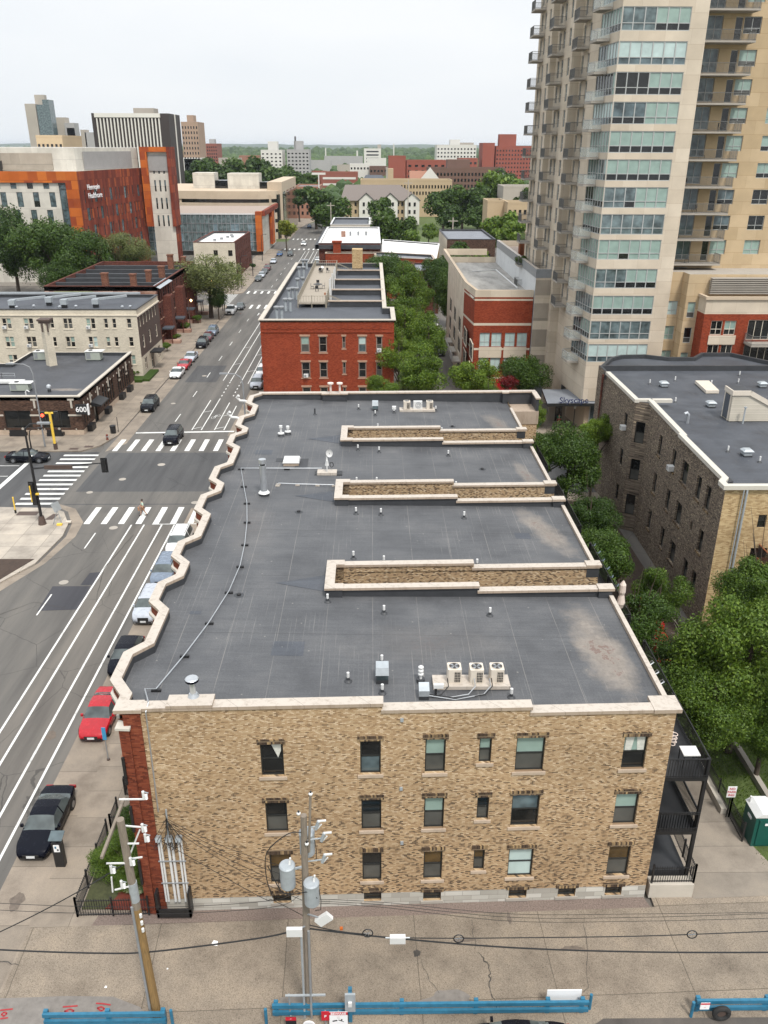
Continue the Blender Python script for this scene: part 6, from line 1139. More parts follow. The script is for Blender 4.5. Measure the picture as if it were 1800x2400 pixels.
GH_ = thing('gabled_house', 'slate roofed gable rising behind the town houses', 'house', (-3, 500, 0)); a0, _ = GY(845, 425, 505); a1, _ = GY(912, 425, 505)
MB().prism(rectpoly(a0, a1, 505, 515), 0, 14, 'far_tan').build('wall', GH_); MB().add([(a0-1, 504, 14), (a1+1, 504, 14), (a1+1, 517, 14), (a0-1, 517, 14), (a0+3, 510, 20), (a1-4, 510, 20)], [(0, 1, 5, 4), (1, 2, 5), (2, 3, 4, 5), (3, 0, 4)], 'slate').build('roof', GH_)
GH2 = thing('gabled_house', 'pinkish roofed house with a white gable behind the yellow terrace', 'house', (40, 520, 0)); a0, _ = GY(960, 425, 520); a1, _ = GY(1035, 425, 520)
MB().prism(rectpoly(a0, a1, 520, 530), 0, 16, 'far_white').build('wall', GH2); MB().add([(a0, 519, 16), (a1, 519, 16), (a1, 531, 16), (a0, 531, 16), (a0, 525, 22), (a1, 525, 22)], [(0, 1, 5, 4), (1, 2, 5), (2, 3, 4, 5), (3, 0, 4)], 'far_salmon').build('roof', GH2)
MB().add([(a1-14, 518, 16), (a1, 518, 16), (a1-7, 518, 24)], [(0, 1, 2)], 'far_white').build('gable', GH2)
# chimneys / masts at the horizon
for i, (x, yt, Y, r) in enumerate(((763, 347, 1500, 1.3), (837, 353, 1300, 1.5), (923, 336, 1400, 1.1))):
    X, z = GY(x, yt, Y); solo(MB().cyl(X, Y, 0, z, r, 'far_white', r*.8), 'smokestack', 'slim pale smokestack near the horizon, '+['left of three, hooked top', 'middle of three, the shortest', 'right of three, the tallest'][i], 'smokestack')
# field and light mast
X, Y_ = -37, 520
t = thing('floodlight_mast', 'floodlight mast beside the far bend of the street', 'light mast', (-27, 455, 0)); MB().cyl(-27, 455, 0, 22, .3, 'far_white').build('pole', t); MB().box(-30.5, -23.5, 454.8, 455.2, 21.6, 22.6, 'far_white').build('lamp_bar', t)
# ------------------------------------------------------------------ cars
for nm, c in (('red', (.38, .008, .016)), ('black', (.008, .009, .013)), ('navy', (.004, .005, .01)), ('silver', (.42, .45, .5)), ('white', (.75, .75, .74)), ('maroon', (.09, .01, .02)), ('bluegrey', (.16, .2, .26)), ('blue', (.03, .08, .2)), ('dgrey', (.06, .065, .07))): paint('car_'+nm, c, .22 if nm != 'silver' else .3)
mat('rim', (.35, .36, .38), .3, .1, 4, metal=.8); mat('lamp_glass', (.55, .56, .54), .15, .1, 6); mat('tail_red', (.25, .01, .01), .2, .1, 4); mat('trim_black', (.012, .012, .013), .5, .1, 4); mat('plate', (.6, .62, .62), .5, .05, 8)
emis('lamp_on', (1, .55, .2), 6); emis('signal_red', (1, .05, .02), 6); emis('porch_violet', (.25, .15, 1), 8); emis('lamp_warm', (1, .6, .25), 6)
def interp(tab, t):
    for (a, va), (b, vb) in zip(tab, tab[1:]):
        if t <= b: u = (t-a)/max(1e-6, b-a); return va+(vb-va)*u
    return tab[-1][1]
KINDS = {
 'sedan': dict(L=4.9, belt=[(0, .5), (.015, .64), (.08, .76), (.28, .9), (.5, .93), (.82, .98), (.95, .98), (.985, .86), (1, .62)], roof=[(.27, 0), (.42, 1.40), (.52, 1.45), (.64, 1.41), (.83, 0)], w=[(0, .62), (.03, .8), (.12, .9), (.5, .93), (.86, .91), (.96, .82), (1, .68)], ws=(.28, .41), rw=(.65, .82), R=.34),
 'suv': dict(L=4.7, belt=[(0, .6), (.02, .8), (.06, .95), (.24, 1.04), (.5, 1.06), (.9, 1.08), (.98, 1.0), (1, .7)], roof=[(.22, 0), (.35, 1.62), (.5, 1.69), (.86, 1.66), (.975, 0)], w=[(0, .68), (.03, .85), (.1, .92), (.5, .94), (.9, .92), (.98, .85), (1, .76)], ws=(.23, .345), rw=(.87, .965), R=.37),
 'hatch': dict(L=4.3, belt=[(0, .52), (.02, .68), (.08, .8), (.28, .95), (.5, .97), (.9, 1.02), (.98, .95), (1, .66)], roof=[(.25, 0), (.4, 1.46), (.52, 1.5), (.82, 1.44), (.97, 0)], w=[(0, .6), (.03, .79), (.12, .87), (.5, .89), (.9, .87), (.98, .8), (1, .7)], ws=(.26, .395), rw=(.83, .96), R=.32),
 'pickup': dict(L=5.7, belt=[(0, .7), (.015, .95), (.05, 1.08), (.25, 1.14), (.5, 1.16), (.98, 1.18), (1, .9)], roof=[(.24, 0), (.34, 1.8), (.42, 1.86), (.6, 1.84), (.64, 0)], w=[(0, .75), (.03, .92), (.1, .98), (.9, .98), (1, .9)], ws=(.245, .335), rw=(.605, .635), R=.4)}
def make_car(kind, col, lights=False):
    K = KINDS[kind]; L = K['L']; t = thing('parked_car', 'x', 'car'); N = 44; ts = sorted({i/N for i in range(N+1)} | {K['ws'][0], K['ws'][1], K['rw'][0], K['rw'][1], .52, .54, .005, .995})
    ring = []; meta = []
    for s in ts:
        zb = interp(K['belt'], s); w = interp(K['w'], s); r0 = K['roof'][0][0]; r1 = K['roof'][-1][0]; zr = 0
        if r0 < s < r1:
            tab = [(a, v if v else interp(K['belt'], a)) for a, v in K['roof']]; zr = interp(tab, s)
        cab = max(0, zr-zb-.01); f = min(1, cab/.42); top = max(zb+.035, zr); wr = (w-.06)*(1-f)+(w*.73)*f; y = (s-.5)*L
        zs_ = [(0, top+.02), (wr*.6, top+.012), (wr, top-.03 if f > .5 else zb+.01), (w-.03, zb), (w+.015, zb-.2), (w, .45), (w-.05, .26), (0, .24)]
        ring.append([(x, y, z) for x, z in zs_]+[(-x, y, z) for x, z in zs_[-2:0:-1]]); meta.append((s, f))
    n = len(ring[0]); vs = [v for r in ring for v in r]; bodyf, wsf, sidef, rearf = [], [], [], []
    for i in range(len(ts)-1):
        a, b = meta[i], meta[i+1]; sm = (a[0]+b[0])/2
        for k in range(n):
            q = (i*n+k, (i+1)*n+k, (i+1)*n+(k+1) % n, i*n+(k+1) % n); kk = k if k < 7 else n-1-k
            if kk in (0, 1) and K['ws'][0] < sm < K['ws'][1]: wsf.append(q)
            elif kk in (0, 1) and K['rw'][0] < sm < K['rw'][1]: rearf.append(q)
            elif kk == 2 and K['ws'][0]+.03 < sm < K['rw'][1]-.03 and not (.52 <= sm <= .54) and min(a[1], b[1]) > .15: sidef.append(q)
            else: bodyf.append(q)
    cap = [tuple(range(n)), tuple((len(ts)-1)*n+k for k in range(n-1, -1, -1))]
    def part(fs, m, name, sm=True):
        used = sorted({i for f in fs for i in f}); mp_ = {u: j for j, u in enumerate(used)}; mb = MB(); mb.add([vs[u] for u in used], [tuple(mp_[i] for i in f) for f in fs], m); return mb.build(name, t, sm)
    part(bodyf+cap, 'car_'+col, 'body'); part(wsf, 'car_glass', 'windshield'); part(rearf, 'car_glass', 'rear_window')
    if sidef: part(sidef, 'trim_black' if False else 'car_glass', 'side_windows')
    W_ = interp(K['w'], .2)
    for yy in (-.5*L+.175*L, -.5*L+.8*L):
        for sx in (-1, 1):
            wn = MB(); R = K['R']; x0 = sx*(W_-.2); x1 = sx*(W_+.03); wn.tube([(x0, yy, R), (x1-sx*.03, yy, R), (x1, yy, R)], [R, R, R*.93], 'tyre', 18); w_ = wn.build('wheel', t)
            MB().tube([(x1-sx*.01, yy, R), (x1+sx*.006, yy, R)], [R*.62, R*.58], 'rim', 10).build('rim', w_)
            ar = MB(); m = 12; xo = sx*(W_+.022)
            ar.add([(xo, yy+(R+.06)*cos(pi*i/m), R+(R+.06)*sin(pi*i/m)) for i in range(m+1)]+[(xo, yy-(R+.06), .26), (xo, yy+(R+.06), .26)], [tuple(range(m+3))], 'trim_black'); ar.build('wheel_arch', t)
    yf = -L/2
    zh = interp(K['belt'], .03)-.09
    for sx in (-1, 1):
        MB().add([(sx*.46, yf+.04, zh-.1), (sx*.8, yf+.17, zh-.08), (sx*.86, yf+.42, zh+.06), (sx*.5, yf+.14, zh+.06)], [(0, 1, 2, 3)], 'lamp_on' if lights else 'lamp_glass').build('headlight', t)
        zt = interp(K['belt'], .96)-.12; MB().box(min(sx*.45, sx*.84), max(sx*.45, sx*.84), L/2-.1, L/2+.01, zt-.12, zt+.04, 'tail_red').build('taillight', t)
        MB().box(min(sx*.93, sx*1.08), max(sx*.93, sx*1.08), -.5*L+(K['ws'][0]+.05)*L, -.5*L+(K['ws'][0]+.05)*L+.12, interp(K['belt'], .3)-.02, interp(K['belt'], .3)+.14, 'car_'+col).build('mirror', t)
    MB().box(-.42, .42, yf-.02, yf+.1, .42, zh-.02 if kind != 'suv' else zh, 'trim_black').box(-.6, .6, yf-.015, yf+.06, .27, .38, 'trim_black').build('grille', t)
    MB().box(-.22, .22, yf-.04, yf-.02, .36, .5, 'plate').build('licence_plate', t)
    if kind in ('suv',):
        for sx in (-1, 1): MB().tube([(sx*.6, -.1*L, 1.7), (sx*.62, .1*L, 1.75), (sx*.6, .33*L, 1.72)], .02, 'trim_black', 6).build('roof_rail', t)
    return t
CARS = [('sedan', 'red', -17.75, 44.6, 0, 'shiny red sedan parked by the kerb near the building corner'), ('sedan', 'navy', -17.95, 35.1, 0, 'dark sedan with a chrome grille at the lower left kerb'), ('hatch', 'navy', -17.95, 51.2, 0, 'dark hatchback half hidden under the zigzag parapet'),
 ('suv', 'silver', -18.0, 58.5, 0, 'silver off roader behind the dark hatchback'), ('suv', 'bluegrey', -18.05, 64.4, 0, 'light grey car with a sunroof between silver and white ones'), ('suv', 'white', -18.05, 70.2, 0, 'white car first in line by the crosswalk'),
 ('suv', 'black', -31.9, 115.5, 0, 'black suv parked alone beside the 600 building'), ('sedan', 'white', -31.95, 134.0, 0, 'white sedan parked by the cream apartment house'), ('sedan', 'red', -31.95, 139.6, 0, 'red coupe parked between a white and a silver car'), ('sedan', 'silver', -31.95, 145.2, 0, 'silver sedan parked behind the red coupe'),
 ('suv', 'black', -31.95, 156.1, 0, 'black suv at the front of three cars by the row houses'), ('hatch', 'maroon', -31.95, 161.6, 0, 'dark maroon car between black suv and grey suv'), ('suv', 'bluegrey', -31.95, 167.0, 0, 'grey suv last of three by the row houses'),
 ('pickup', 'white', -31.9, 190.3, 0, 'white pickup near the second crossing'), ('sedan', 'dgrey', -30.6, 196.0, 0, 'grey car just behind the white pickup'), ('hatch', 'dgrey', -31.9, 240, 0, 'dark car nearest the crossing in the second block'), ('sedan', 'silver', -31.9, 247.5, 0, 'silver car second in the line of the second block'),
 ('sedan', 'dgrey', -31.9, 255, 0, 'grey car third in the line of the second block'), ('suv', 'maroon', -31.9, 262, 0, 'maroon car fourth in the line of the second block'), ('sedan', 'silver', -31.9, 279, 0, 'silver car standing alone in the second block'), ('sedan', 'blue', -31.9, 299, 0, 'blue car far up the left kerb'), ('suv', 'dgrey', -28.2, 298.5, 0, 'dark suv driving far up the street'),
 ('suv', 'white', -26.0, 331, 0, 'white suv driving at the third crossing'), ('suv', 'blue', -29.0, 407, 0, 'blue car in the far bend of the street'), ('sedan', 'white', -17.8, 283, 0, 'white car parked far right beside the red brick block'), ('sedan', 'dgrey', -17.8, 275.5, 0, 'grey car behind the roof corner in front of the far white one'),
 ('suv', 'silver', -18.0, 127.4, 0, 'silver suv parked under the red brick house'), ('suv', 'white', -18.0, 134.3, 0, 'white suv behind the silver one by the red brick house'), ('suv', 'black', -101, 222, pi/2, 'black suv by the hospital under the trees'), ('sedan', 'white', 12.2, 176, .4, 'white car in the shade of the alley'), ('suv', 'dgrey', 12.0, 150, .1, 'dark car by the balconies of the beige block')]
protoc = {}
for i, (kd, colr, x, y, rz, lab) in enumerate(CARS):
    if (kd, colr) not in protoc:
        t = make_car(kd, colr); t.location = (x, y, .004 if x > -50 else .15); t.rotation_euler = (0, 0, rz); t['label'] = lab; protoc[(kd, colr)] = t
    else: t = tree_copy(protoc[(kd, colr)], (x, y, .004), rz, lab)
    if -34 < x < -16 and not ('driving' in lab): t['group'] = 'cars parked along the main street'
t = make_car('suv', 'navy', True); t.location = (-25.45, 101.3, .02); tag(t, 'dark suv with lit headlights crossing the zebra stripes'); t.name = 'moving_car'
t = make_car('sedan', 'black', False); t.location = (-41.1, 93.7, .02); t.rotation_euler = (0, 0, pi/2); tag(t, 'black sedan waiting at the left in the side street'); t.name = 'moving_car'
t = tree_copy(t, (5.7, 22.1, .15), -pi/2, 'dark car in the parking lot cut by the bottom edge'); t.name = 'parked_car'

# ------------------------------------------------------------------ utility poles and cables
def insul(mb, p, d=(0, 0, 1), s=1.0, m='white_metal'):
    p = Vector(p); d = Vector(d).normalized()
    for k in range(4): mb.tube([p+d*(.05*k*s), p+d*(.05*k*s+.02)], [.05*s, .03*s], m, 8)
U1 = thing('utility_pole', 'weathered wooden utility pole with white switch gear at the lower left', 'utility pole', (-9.4, 24.1, .14)); ZB = .14
MB().tube([(-9.35, 24.1, ZB), (-9.42, 24.1, 3), (-9.5, 24.1, 7), (-9.57, 24.1, 11.2)], [.19, .18, .165, .14], 'wood_yellow', 12).tube([(-9.49, 24.1, 6.6), (-9.57, 24.1, 11.22)], [.171, .146], 'wood_pole', 12).build('pole', U1)
MB().tube([(-9.485, 24.1, 7.0), (-9.5, 24.1, 8.0)], .176, 'galvanised', 12).build('metal_band', U1)
MB().tube([(-9.56, 23.94, ZB), (-9.62, 23.95, 6.8)], .055, 'grey_metal', 8).build('conduit', U1)
MB().bar((-9.83, 22.5, 10.95), (-9.83, 25.5, 10.95), .1, .12, 'wood_pole').build('crossarm', U1)
arms = [((-9.8, 24.9, 11.45), (-8.85, 24.9, 11.45)), ((-9.5, 24.3, 10.7), (-8.7, 24.3, 10.6)), ((-9.6, 24.2, 9.0), (-9.0, 24.4, 10.4)), ((-9.5, 24, 9.1), (-10.3, 23.9, 9.2)), ((-9.5, 24, 7.9), (-10.15, 23.9, 7.8)), ((-10.2, 23.8, 7.8), (-10.15, 23.8, 8.6)), ((-9.5, 24, 9.3), (-8.95, 24.1, 9.3)), ((-9.4, 24, 10.1), (-9.0, 24.1, 10.0))]
for a, b in arms: MB().bar(a, b, .05, .05, 'white_metal').build('bracket', U1)
for p in ((-8.85, 24.9, 11.45), (-8.85, 24.3, 10.4), (-8.8, 24.3, 9.9), (-10.15, 23.9, 8.7), (-9.85, 23.9, 7.9), (-9.35, 23.9, 9.1)):
    mb = MB(); mb.tube([p, (p[0], p[1], p[2]+.38)], .055, 'white_metal', 8); insul(mb, (p[0]+.1, p[1], p[2]+.02), (0, 0, 1), 1.3); mb.bar((p[0]-.02, p[1], p[2]+.38), (p[0]+.2, p[1], p[2]+.3), .03, .03, 'galvanised'); mb.build('cutout_switch', U1)
for z in (6.3, 5.9, 5.5): MB().tube([(-9.3, 23.9, z), (-9.3, 23.9, z+.16)], .06, 'white_metal', 8).build('insulator', U1)
U2 = thing('utility_pole', 'wooden utility pole with three round grey transformers in front of the brick wall', 'utility pole', (-2.8, 24.1, .14))
MB().tube([(-2.78, 24.1, ZB), (-2.74, 24.1, 5), (-2.64, 24.1, 11.35)], [.16, .15, .125], 'wood_pole', 12).build('pole', U2)
MB().tube([(-2.5, 24.1, 9.5), (-2.35, 24.1, 12.35)], .05, 'wood_pole', 8).build('pole_extension', U2)
for p in ((-2.34, 24.1, 12.35), (-2.82, 24.05, 11.45), (-2.55, 23.93, 10.05)): MB().tube([p, (p[0], p[1], p[2]+.06), (p[0], p[1], p[2]+.1)], [.07, .08, .03], 'white_metal', 10).tube([(p[0], p[1], p[2]+.1), (p[0], p[1], p[2]+.16)], .04, 'sign_black', 8).build('insulator', U2)
for i, (x, y, z) in enumerate(((-3.35, 23.9, 7.95), (-2.42, 23.7, 7.25), (-2.6, 24.55, 9.0))):
    c = MB().lathe(x, y, [(.28, z), (.3, z+.03), (.3, z+1.0), (.315, z+1.02), (.315, z+1.07), (.27, z+1.12), (.01, z+1.15)], 'galvanised', 20).build('transformer', U2)
    mb = MB().tube([(x+.1, y, z+1.1), (x+.14, y, z+1.45)], .04, 'white_metal', 8); insul(mb, (x+.1, y, z+1.14), (.1, 0, 1)); mb.build('bushing', c)
    MB().tube([(x+.3*(-1 if i == 0 else 1), y-.05, z+.75), (x+.36*(-1 if i == 0 else 1), y-.1, z+.2), (x+.33*(-1 if i == 0 else 1), y, z-.4), (x+.1, y+.1, z-.55)], .015, 'black_metal', 6).build('lead', c)
    MB().bar((x, y, z+.8), (-2.7, 24.1, z+.8), .06, .08, 'galvanised').build('mount', U2)
for (x, z, q) in ((-2.1, 11.0, 0), (-1.9, 10.4, 0), (-1.9, 9.3, 0)):
    mb = MB().bar((-2.6, 24.1, z-.3), (x-.05, 24.1, z-.2), .04, .04, 'galvanised').tube([(x-.1, 24.1, z-.35), (x+.02, 24.1, z+.05)], .07, 'galvanised', 8).bar((x, 24.1, z+.05), (x+.3, 24.1, z+.08), .07, .05, 'white_metal').tube([(x-.02, 24.1, z-.3), (x+.12, 24.1, z-.1)], .03, 'white_metal', 6); mb.build('cutout_switch', U2)
for a, b, r, m in (((-2.98, 23.95, ZB), (-2.95, 23.97, 5.0), .05, 'galvanised'), ((-2.68, 23.9, ZB), (-2.64, 23.93, 5.4), .055, 'steel')): MB().tube([a, b], r, m, 8).build('riser_conduit', U2)
for (x, y, z, rx, rz) in ((-3.2, 23.85, 5.45, .2, 0), (-2.0, 23.9, 6.1, 0, .7)):
    c, s_ = cos(rz), sin(rz); mb = MB().add([(x+u*c*.32-v*s_*.2, y+w*.08, z+u*s_*.32+v*c*.2) for w in (-1, 1) for u, v in ((-1, -1), (1, -1), (1, 1), (-1, 1))], [(0, 1, 2, 3), (7, 6, 5, 4), (0, 4, 5, 1), (1, 5, 6, 2), (2, 6, 7, 3), (3, 7, 4, 0)], 'white_metal').bar((x, y, z), (-2.72, 24, z+.2), .05, .05, 'grey_metal'); mb.build('floodlight', U2)
def cable(pts, r, label, name='cable', m='black_metal', cat='cable', n=24, sag=0.0):
    P = [Vector(p) for p in pts]; out = []
    if len(P) == 2:
        for i in range(n+1): t = i/n; q = P[0].lerp(P[1], t); q.z -= sag*4*t*(1-t); out.append(q)
    else:
        for i in range(len(P)-1):
            p0 = P[max(i-1, 0)]; p1 = P[i]; p2 = P[i+1]; p3 = P[min(i+2, len(P)-1)]
            for k_ in range(8): t = k_/8; out.append(.5*((2*p1)+(-p0+p2)*t+(2*p0-5*p1+4*p2-p3)*t*t+(-p0+3*p1-3*p2+p3)*t**3))
        out.append(P[-1])
    return solo(MB().tube(out, r, m, 6), name, label, cat)
def AP(x, y, Y=24.1): X, z = GY(x, y, Y); return (X, Y, z)
cable([AP(-120, 2215), AP(0, 2226), AP(231, 2234), AP(362, 2230), AP(600, 2200), AP(690, 2181), (-2.75, 24.05, 5.5)], .035, 'thick black cable crossing the alley to the left pole')
cable([(-2.7, 24.05, 5.4), AP(905, 2197), AP(1200, 2221), AP(1500, 2231), AP(1800, 2232), AP(1960, 2228)], .035, 'thick black cable running right from the transformer pole')
cable([(-2.65, 24.05, 5.6), AP(790, 2182), AP(858, 2190), AP(905, 2197), AP(1060, 2199), AP(1200, 2198), AP(1500, 2194), AP(1800, 2183), AP(1960, 2178)], .022, 'thinner bundled cable with coiled loops right of the pole')
cable([AP(300, 2020, 24.2), AP(190, 2086), AP(90, 2140), AP(0, 2184), AP(-120, 2240)], .022, 'black cable slanting down to the left from the left pole')
for i, (y0, y1) in enumerate(((2117, 2124), (2133, 2140))): cable([AP(-100, y0-6, 27), AP(0, y0, 27), AP(180, y1, 27), AP(420, y1+1, 27), AP(640, y1-14, 27), AP(700, y1-40, 25)], .012, ['upper', 'lower'][i]+' thin wire over the corner fence')
for i, (y0, y1, ym) in enumerate(((2100, 2138, 2142), (2106, 2141, 2150), (2112, 2152, 2159))): cable([(-2.7, 24.1, 7.0-.1*i), AP(900, y0+15, 25), AP(1200, ym, 25.5), AP(1500, ym, 25.5), AP(1800, y1, 25.5), AP(1960, y1-5, 25.5)], .01, ['topmost', 'middle', 'lowest'][i]+' of three thin wires along the foot of the brick wall')
for i in range(4): cable([(-9.45, 29.2, 6.3-.12*i), (-2.8, 24.3, 8.3-.55*i)], .011, 'service wire from the corner mast to the pole, '+['top', 'second', 'third', 'lowest'][i], sag=.35)
cable([(-9.9, 29.2, 5.0), AP(600, 2097, 26.5), AP(640, 2110, 26), (-2.8, 24.2, 5.9)], .014, 'black wire drooping from the white conduits to the pole')
cable([(-2.75, 24, 10.6), (-3.3, 24, 10.5), (-4.1, 24, 9.6), (-4.2, 24, 8.3), (-4.0, 24, 7.2)], .02, 'black lead arching left of the transformers')
cable([(-4.1, 23.9, 9.0), (-3.5, 23.6, 7.9), (-2.5, 23.45, 8.1), (-2.2, 23.5, 7.7)], .02, 'black lead looping across the two front transformers')
for i, (px, py, r) in enumerate(((862, 2187, .17), (1075, 2200, .17), (1622, 2190, .17))):
    X, _, z = AP(px, py, 24.0); mb = MB()
    for rr in (r, r*.9): mb.tube([(X+rr*1.25*cos(a*pi/8), 24.0+rr*.3*sin(a*pi/8), z+rr*sin(a*pi/8)) for a in range(17)], .016, 'black_metal', 6, caps=False)
    for a in range(3): mb.bar((X-r*1.1*cos(a*.9), 24, z-r*sin(a*.9)), (X+r*1.1*cos(a*.9), 24, z+r*sin(a*.9)), .015, .015, 'steel')
    solo(mb, 'cable_coil', 'coil of black cable hanging '+['next to the transformer pole', 'right of the white splice box', 'far right above the alley'][i], 'cable coil')
X, _, z = AP(932, 2200, 24.0); solo(MB().box(X-.32, X+.32, 23.9, 24.1, z-.2, z+.14, 'white_metal').tube([(X-.5, 24, z+.05), (X+.5, 24, z+.05)], .035, 'steel'), 'splice_box', 'white splice box hanging on the bundled cable', 'splice box')
X, _, z = AP(800, 2176, 24.05); solo(MB().box(X-.06, X+.06, 24.0, 24.1, z-.05, z+.05, 'orange_panel'), 'cable_tag', 'small orange tag on the bundled cable', 'tag')
# meter conduits on the corner
MC = thing('service_conduits', 'bank of white conduits with weather heads at the left corner of the brick wall', 'conduits', (-9.4, 29.3, 1))
for i, x in enumerate((-10.05, -9.93, -9.6, -9.42, -9.12, -8.98)): MB().tube([(x, 29.33, .95), (x, 29.33, 4.95)], .05 if i not in (2, 3) else .065, 'white_metal', 8).build('conduit', MC); MB().tube([(x, 29.33, 4.95), (x, 29.3, 5.12), (x, 29.15, 5.15), (x, 29.08, 5.0)], [.06, .09, .09, .05], 'galvanised', 8).build('weather_head', MC)
MB().tube([(-9.55, 29.36, 5.0), (-9.5, 29.36, 6.7)], .04, 'galvanised', 8).build('service_mast', MC)
for z in (2.2, 3.6): MB().box(-10.15, -8.85, 29.24, 29.3, z, z+.04, 'grey_metal').build('strap', MC)
rr = random.Random(5)
mb = MB()
for i in range(12): x = -10+rr.random()*1.0; mb.tube([(x, 29.1, 5.0), (x+rr.uniform(-.3, .3), 28.95, 4.5+rr.random()*.3), (x+rr.uniform(-.4, .4), 29.05, 4.9), (-9.5, 29.2, 5.8+rr.random()*.7)], .012, 'black_metal', 5)
mb.build('wire_bundle', MC)
MB().box(-10.45, -8.8, 28.9, 29.0, .35, .85, 'black_metal').box(-10.45, -10.35, 28.9, 29.3, .35, 1.9, 'black_metal').box(-8.9, -8.8, 28.9, 29.4, .35, 1.9, 'black_metal').build('guard', MC)

# ------------------------------------------------------------------ blue barriers, signs, tyre
def barrier(x0, x1, y, posts, label):
    t = thing('guard_rail', label, 'guard rail', ((x0+x1)/2, y, .14))
    for z in (.78, .36): MB().box(x0, x1, y-.06, y+.06, z, z+.2, 'blue_paint').build('rail', t)
    for x in posts: MB().box(x-.09, x+.09, y+.062, y+.2, .14, 1.02, 'blue_paint').build('post', t)
    return t
BY = 23.95
barrier(-14.0, -8.85, BY-.3, (-13.9, -11.3, -8.95), 'short blue timber barrier at the lower left'); barrier(-4.35, 9.25, BY, (-4.2, 1.2, 4.4, 7.5, 9.0), 'long blue timber barrier at the bottom centre'); barrier(13.9, 22, BY, (14, 17, 20), 'blue timber barrier at the lower right')
for i, (x, y) in enumerate(((-8.6, 23.7), (-4.6, 23.7), (9.4, 24.2), (13.7, 23.8))): solo(MB().cyl(x, y, .14, 1.05, .07, 'blue_paint', n=8), 'bollard', 'thin blue post '+['right of the left barrier', 'at the left end of the long barrier', 'at the right end of the long barrier', 'at the left end of the right barrier'][i], 'bollard')
def sign(x, y, z0, z1, w, face, label, cat='sign', post=True, hdr=None, words=None, tilt=0):
    t = thing('sign', label, cat, (x, y, .14)); MB().box(x-w/2, x+w/2, y-.02, y, z0, z1, face).build('panel', t)
    if post: MB().cyl(x, y+.04, .14, z1, .03, 'grey_metal', n=6).build('post', t)
    if hdr: MB().box(x-w/2, x+w/2, y-.025, y-.021, z1-(z1-z0)*hdr[1], z1, hdr[0]).build('header', t)
    for (tx, sz, m, dz) in words or (): text_mesh(tx, sz, m, 'lettering', .004, t, (x, y-.03, z1-dz), (pi/2, 0, 0), bold=.004)
    return t
t = sign(-1.5, 23.5, .2, 1.12, .78, 'sign_white', 'red and white warning sign reading BEWARE', hdr=('sign_red', .2), words=[('BEWARE', .17, 'sign_white', .1), ('-  -  -', .06, 'sign_red', .28), ('- - - -', .05, 'sign_black', .36)])
MB().bar((-1.75, 23.48, .55), (-1.55, 23.48, .6), .01, .07, 'sign_black').bar((-1.5, 23.48, .63), (-1.35, 23.48, .55), .01, .04, 'sign_black').bar((-1.4, 23.48, .62), (-1.28, 23.48, .5), .01, .03, 'sign_black').tube([(-1.36, 23.47, .66), (-1.36, 23.485, .66)], .03, 'sign_black', 8).build('pictogram', t)
t = sign(-4.0, 23.2, -.1, .62, .85, 'sign_white', 'framed white notice board at the bottom edge', post=False, hdr=('sign_black', .06), words=[('- - - -', .08, 'sign_red', .14), ('- - - - -', .07, 'sign_black', .26)])
sign(-3.5, 23.4, .45, .98, .45, 'sign_black', 'small dark sign with a red header before the barrier', hdr=('sign_red', .4), words=[('-- -', .06, 'sign_white', .1)]); sign(-2.05, 23.5, .6, 1.15, .34, 'sign_red', 'small red bordered sign left of the BEWARE sign', hdr=None, words=[('P', .2, 'sign_white', .28)])
t = thing('electrical_box', 'grey metal box on a post behind the BEWARE sign', 'electrical box', (-1.0, 23.7, .14)); MB().box(-1.22, -.78, 23.6, 23.7, .95, 2.0, 'galvanised').build('cabinet', t); MB().box(-1.08, -.92, 23.52, 23.6, 1.35, 1.6, 'white_metal').build('switch', t); MB().box(-1.08, -.92, 23.7, 23.85, .14, 2.2, 'blue_paint').build('post', t)
t = thing('sign', 'white round topped sign at the foot of the transformer pole', 'sign', (-2.75, 23.4, .14)); MB().tube([(-2.75, 23.4, .45), (-2.75, 23.36, .45)], .27, 'sign_white', 18).build('panel', t); MB().box(-2.93, -2.57, 23.33, 23.35, .4, .46, 'sign_black').box(-2.9, -2.6, 23.33, 23.35, .5, .58, 'sign_black').build('pictogram', t)
solo(MB().bar((-3.75, 23.9, 1.6), (-2.05, 23.9, 1.62), .08, .06, 'galvanised').cyl(-3.6, 23.95, .14, 1.62, .04, 'grey_metal', n=6), 'sign_bracket', 'horizontal grey bracket bar in front of the transformer pole', 'bracket')
solo(MB().box(7.5, 9.0, 24.3, 24.34, .4, 1.2, 'sign_white'), 'sign', 'blank back of a white sign behind the long barrier', 'sign'); t = sign(14.15, 23.7, .75, 1.15, .4, 'sign_white', 'small red and white tag on the right barrier', post=False, hdr=('sign_red', .25), words=[('- -', .08, 'sign_red', .25)])
t = thing('tyre_wheel', 'old tyre standing before the right blue barrier', 'tyre', (14.8, 23.6, .14)); mb = MB(); vs = []; 
for i in range(24):
    a = 2*pi*i/24
    for j in range(8): b = 2*pi*j/8; r = .3+.11*cos(b); vs.append((14.9+r*cos(a), 23.62+.12*sin(b), .58+r*sin(a)))
mb.add(vs, [(i*8+j, ((i+1) % 24)*8+j, ((i+1) % 24)*8+(j+1) % 8, i*8+(j+1) % 8) for i in range(24) for j in range(8)], 'tyre'); mb.build('tyre', t, True); MB().tube([(14.9, 23.6, .58), (14.9, 23.66, .58)], .22, 'dark_brown', 18).build('rim', t)
structure(MB().flat(rectpoly(14.0, 20, 23.05, 23.2), .165, 'marking'), 'parking_line')
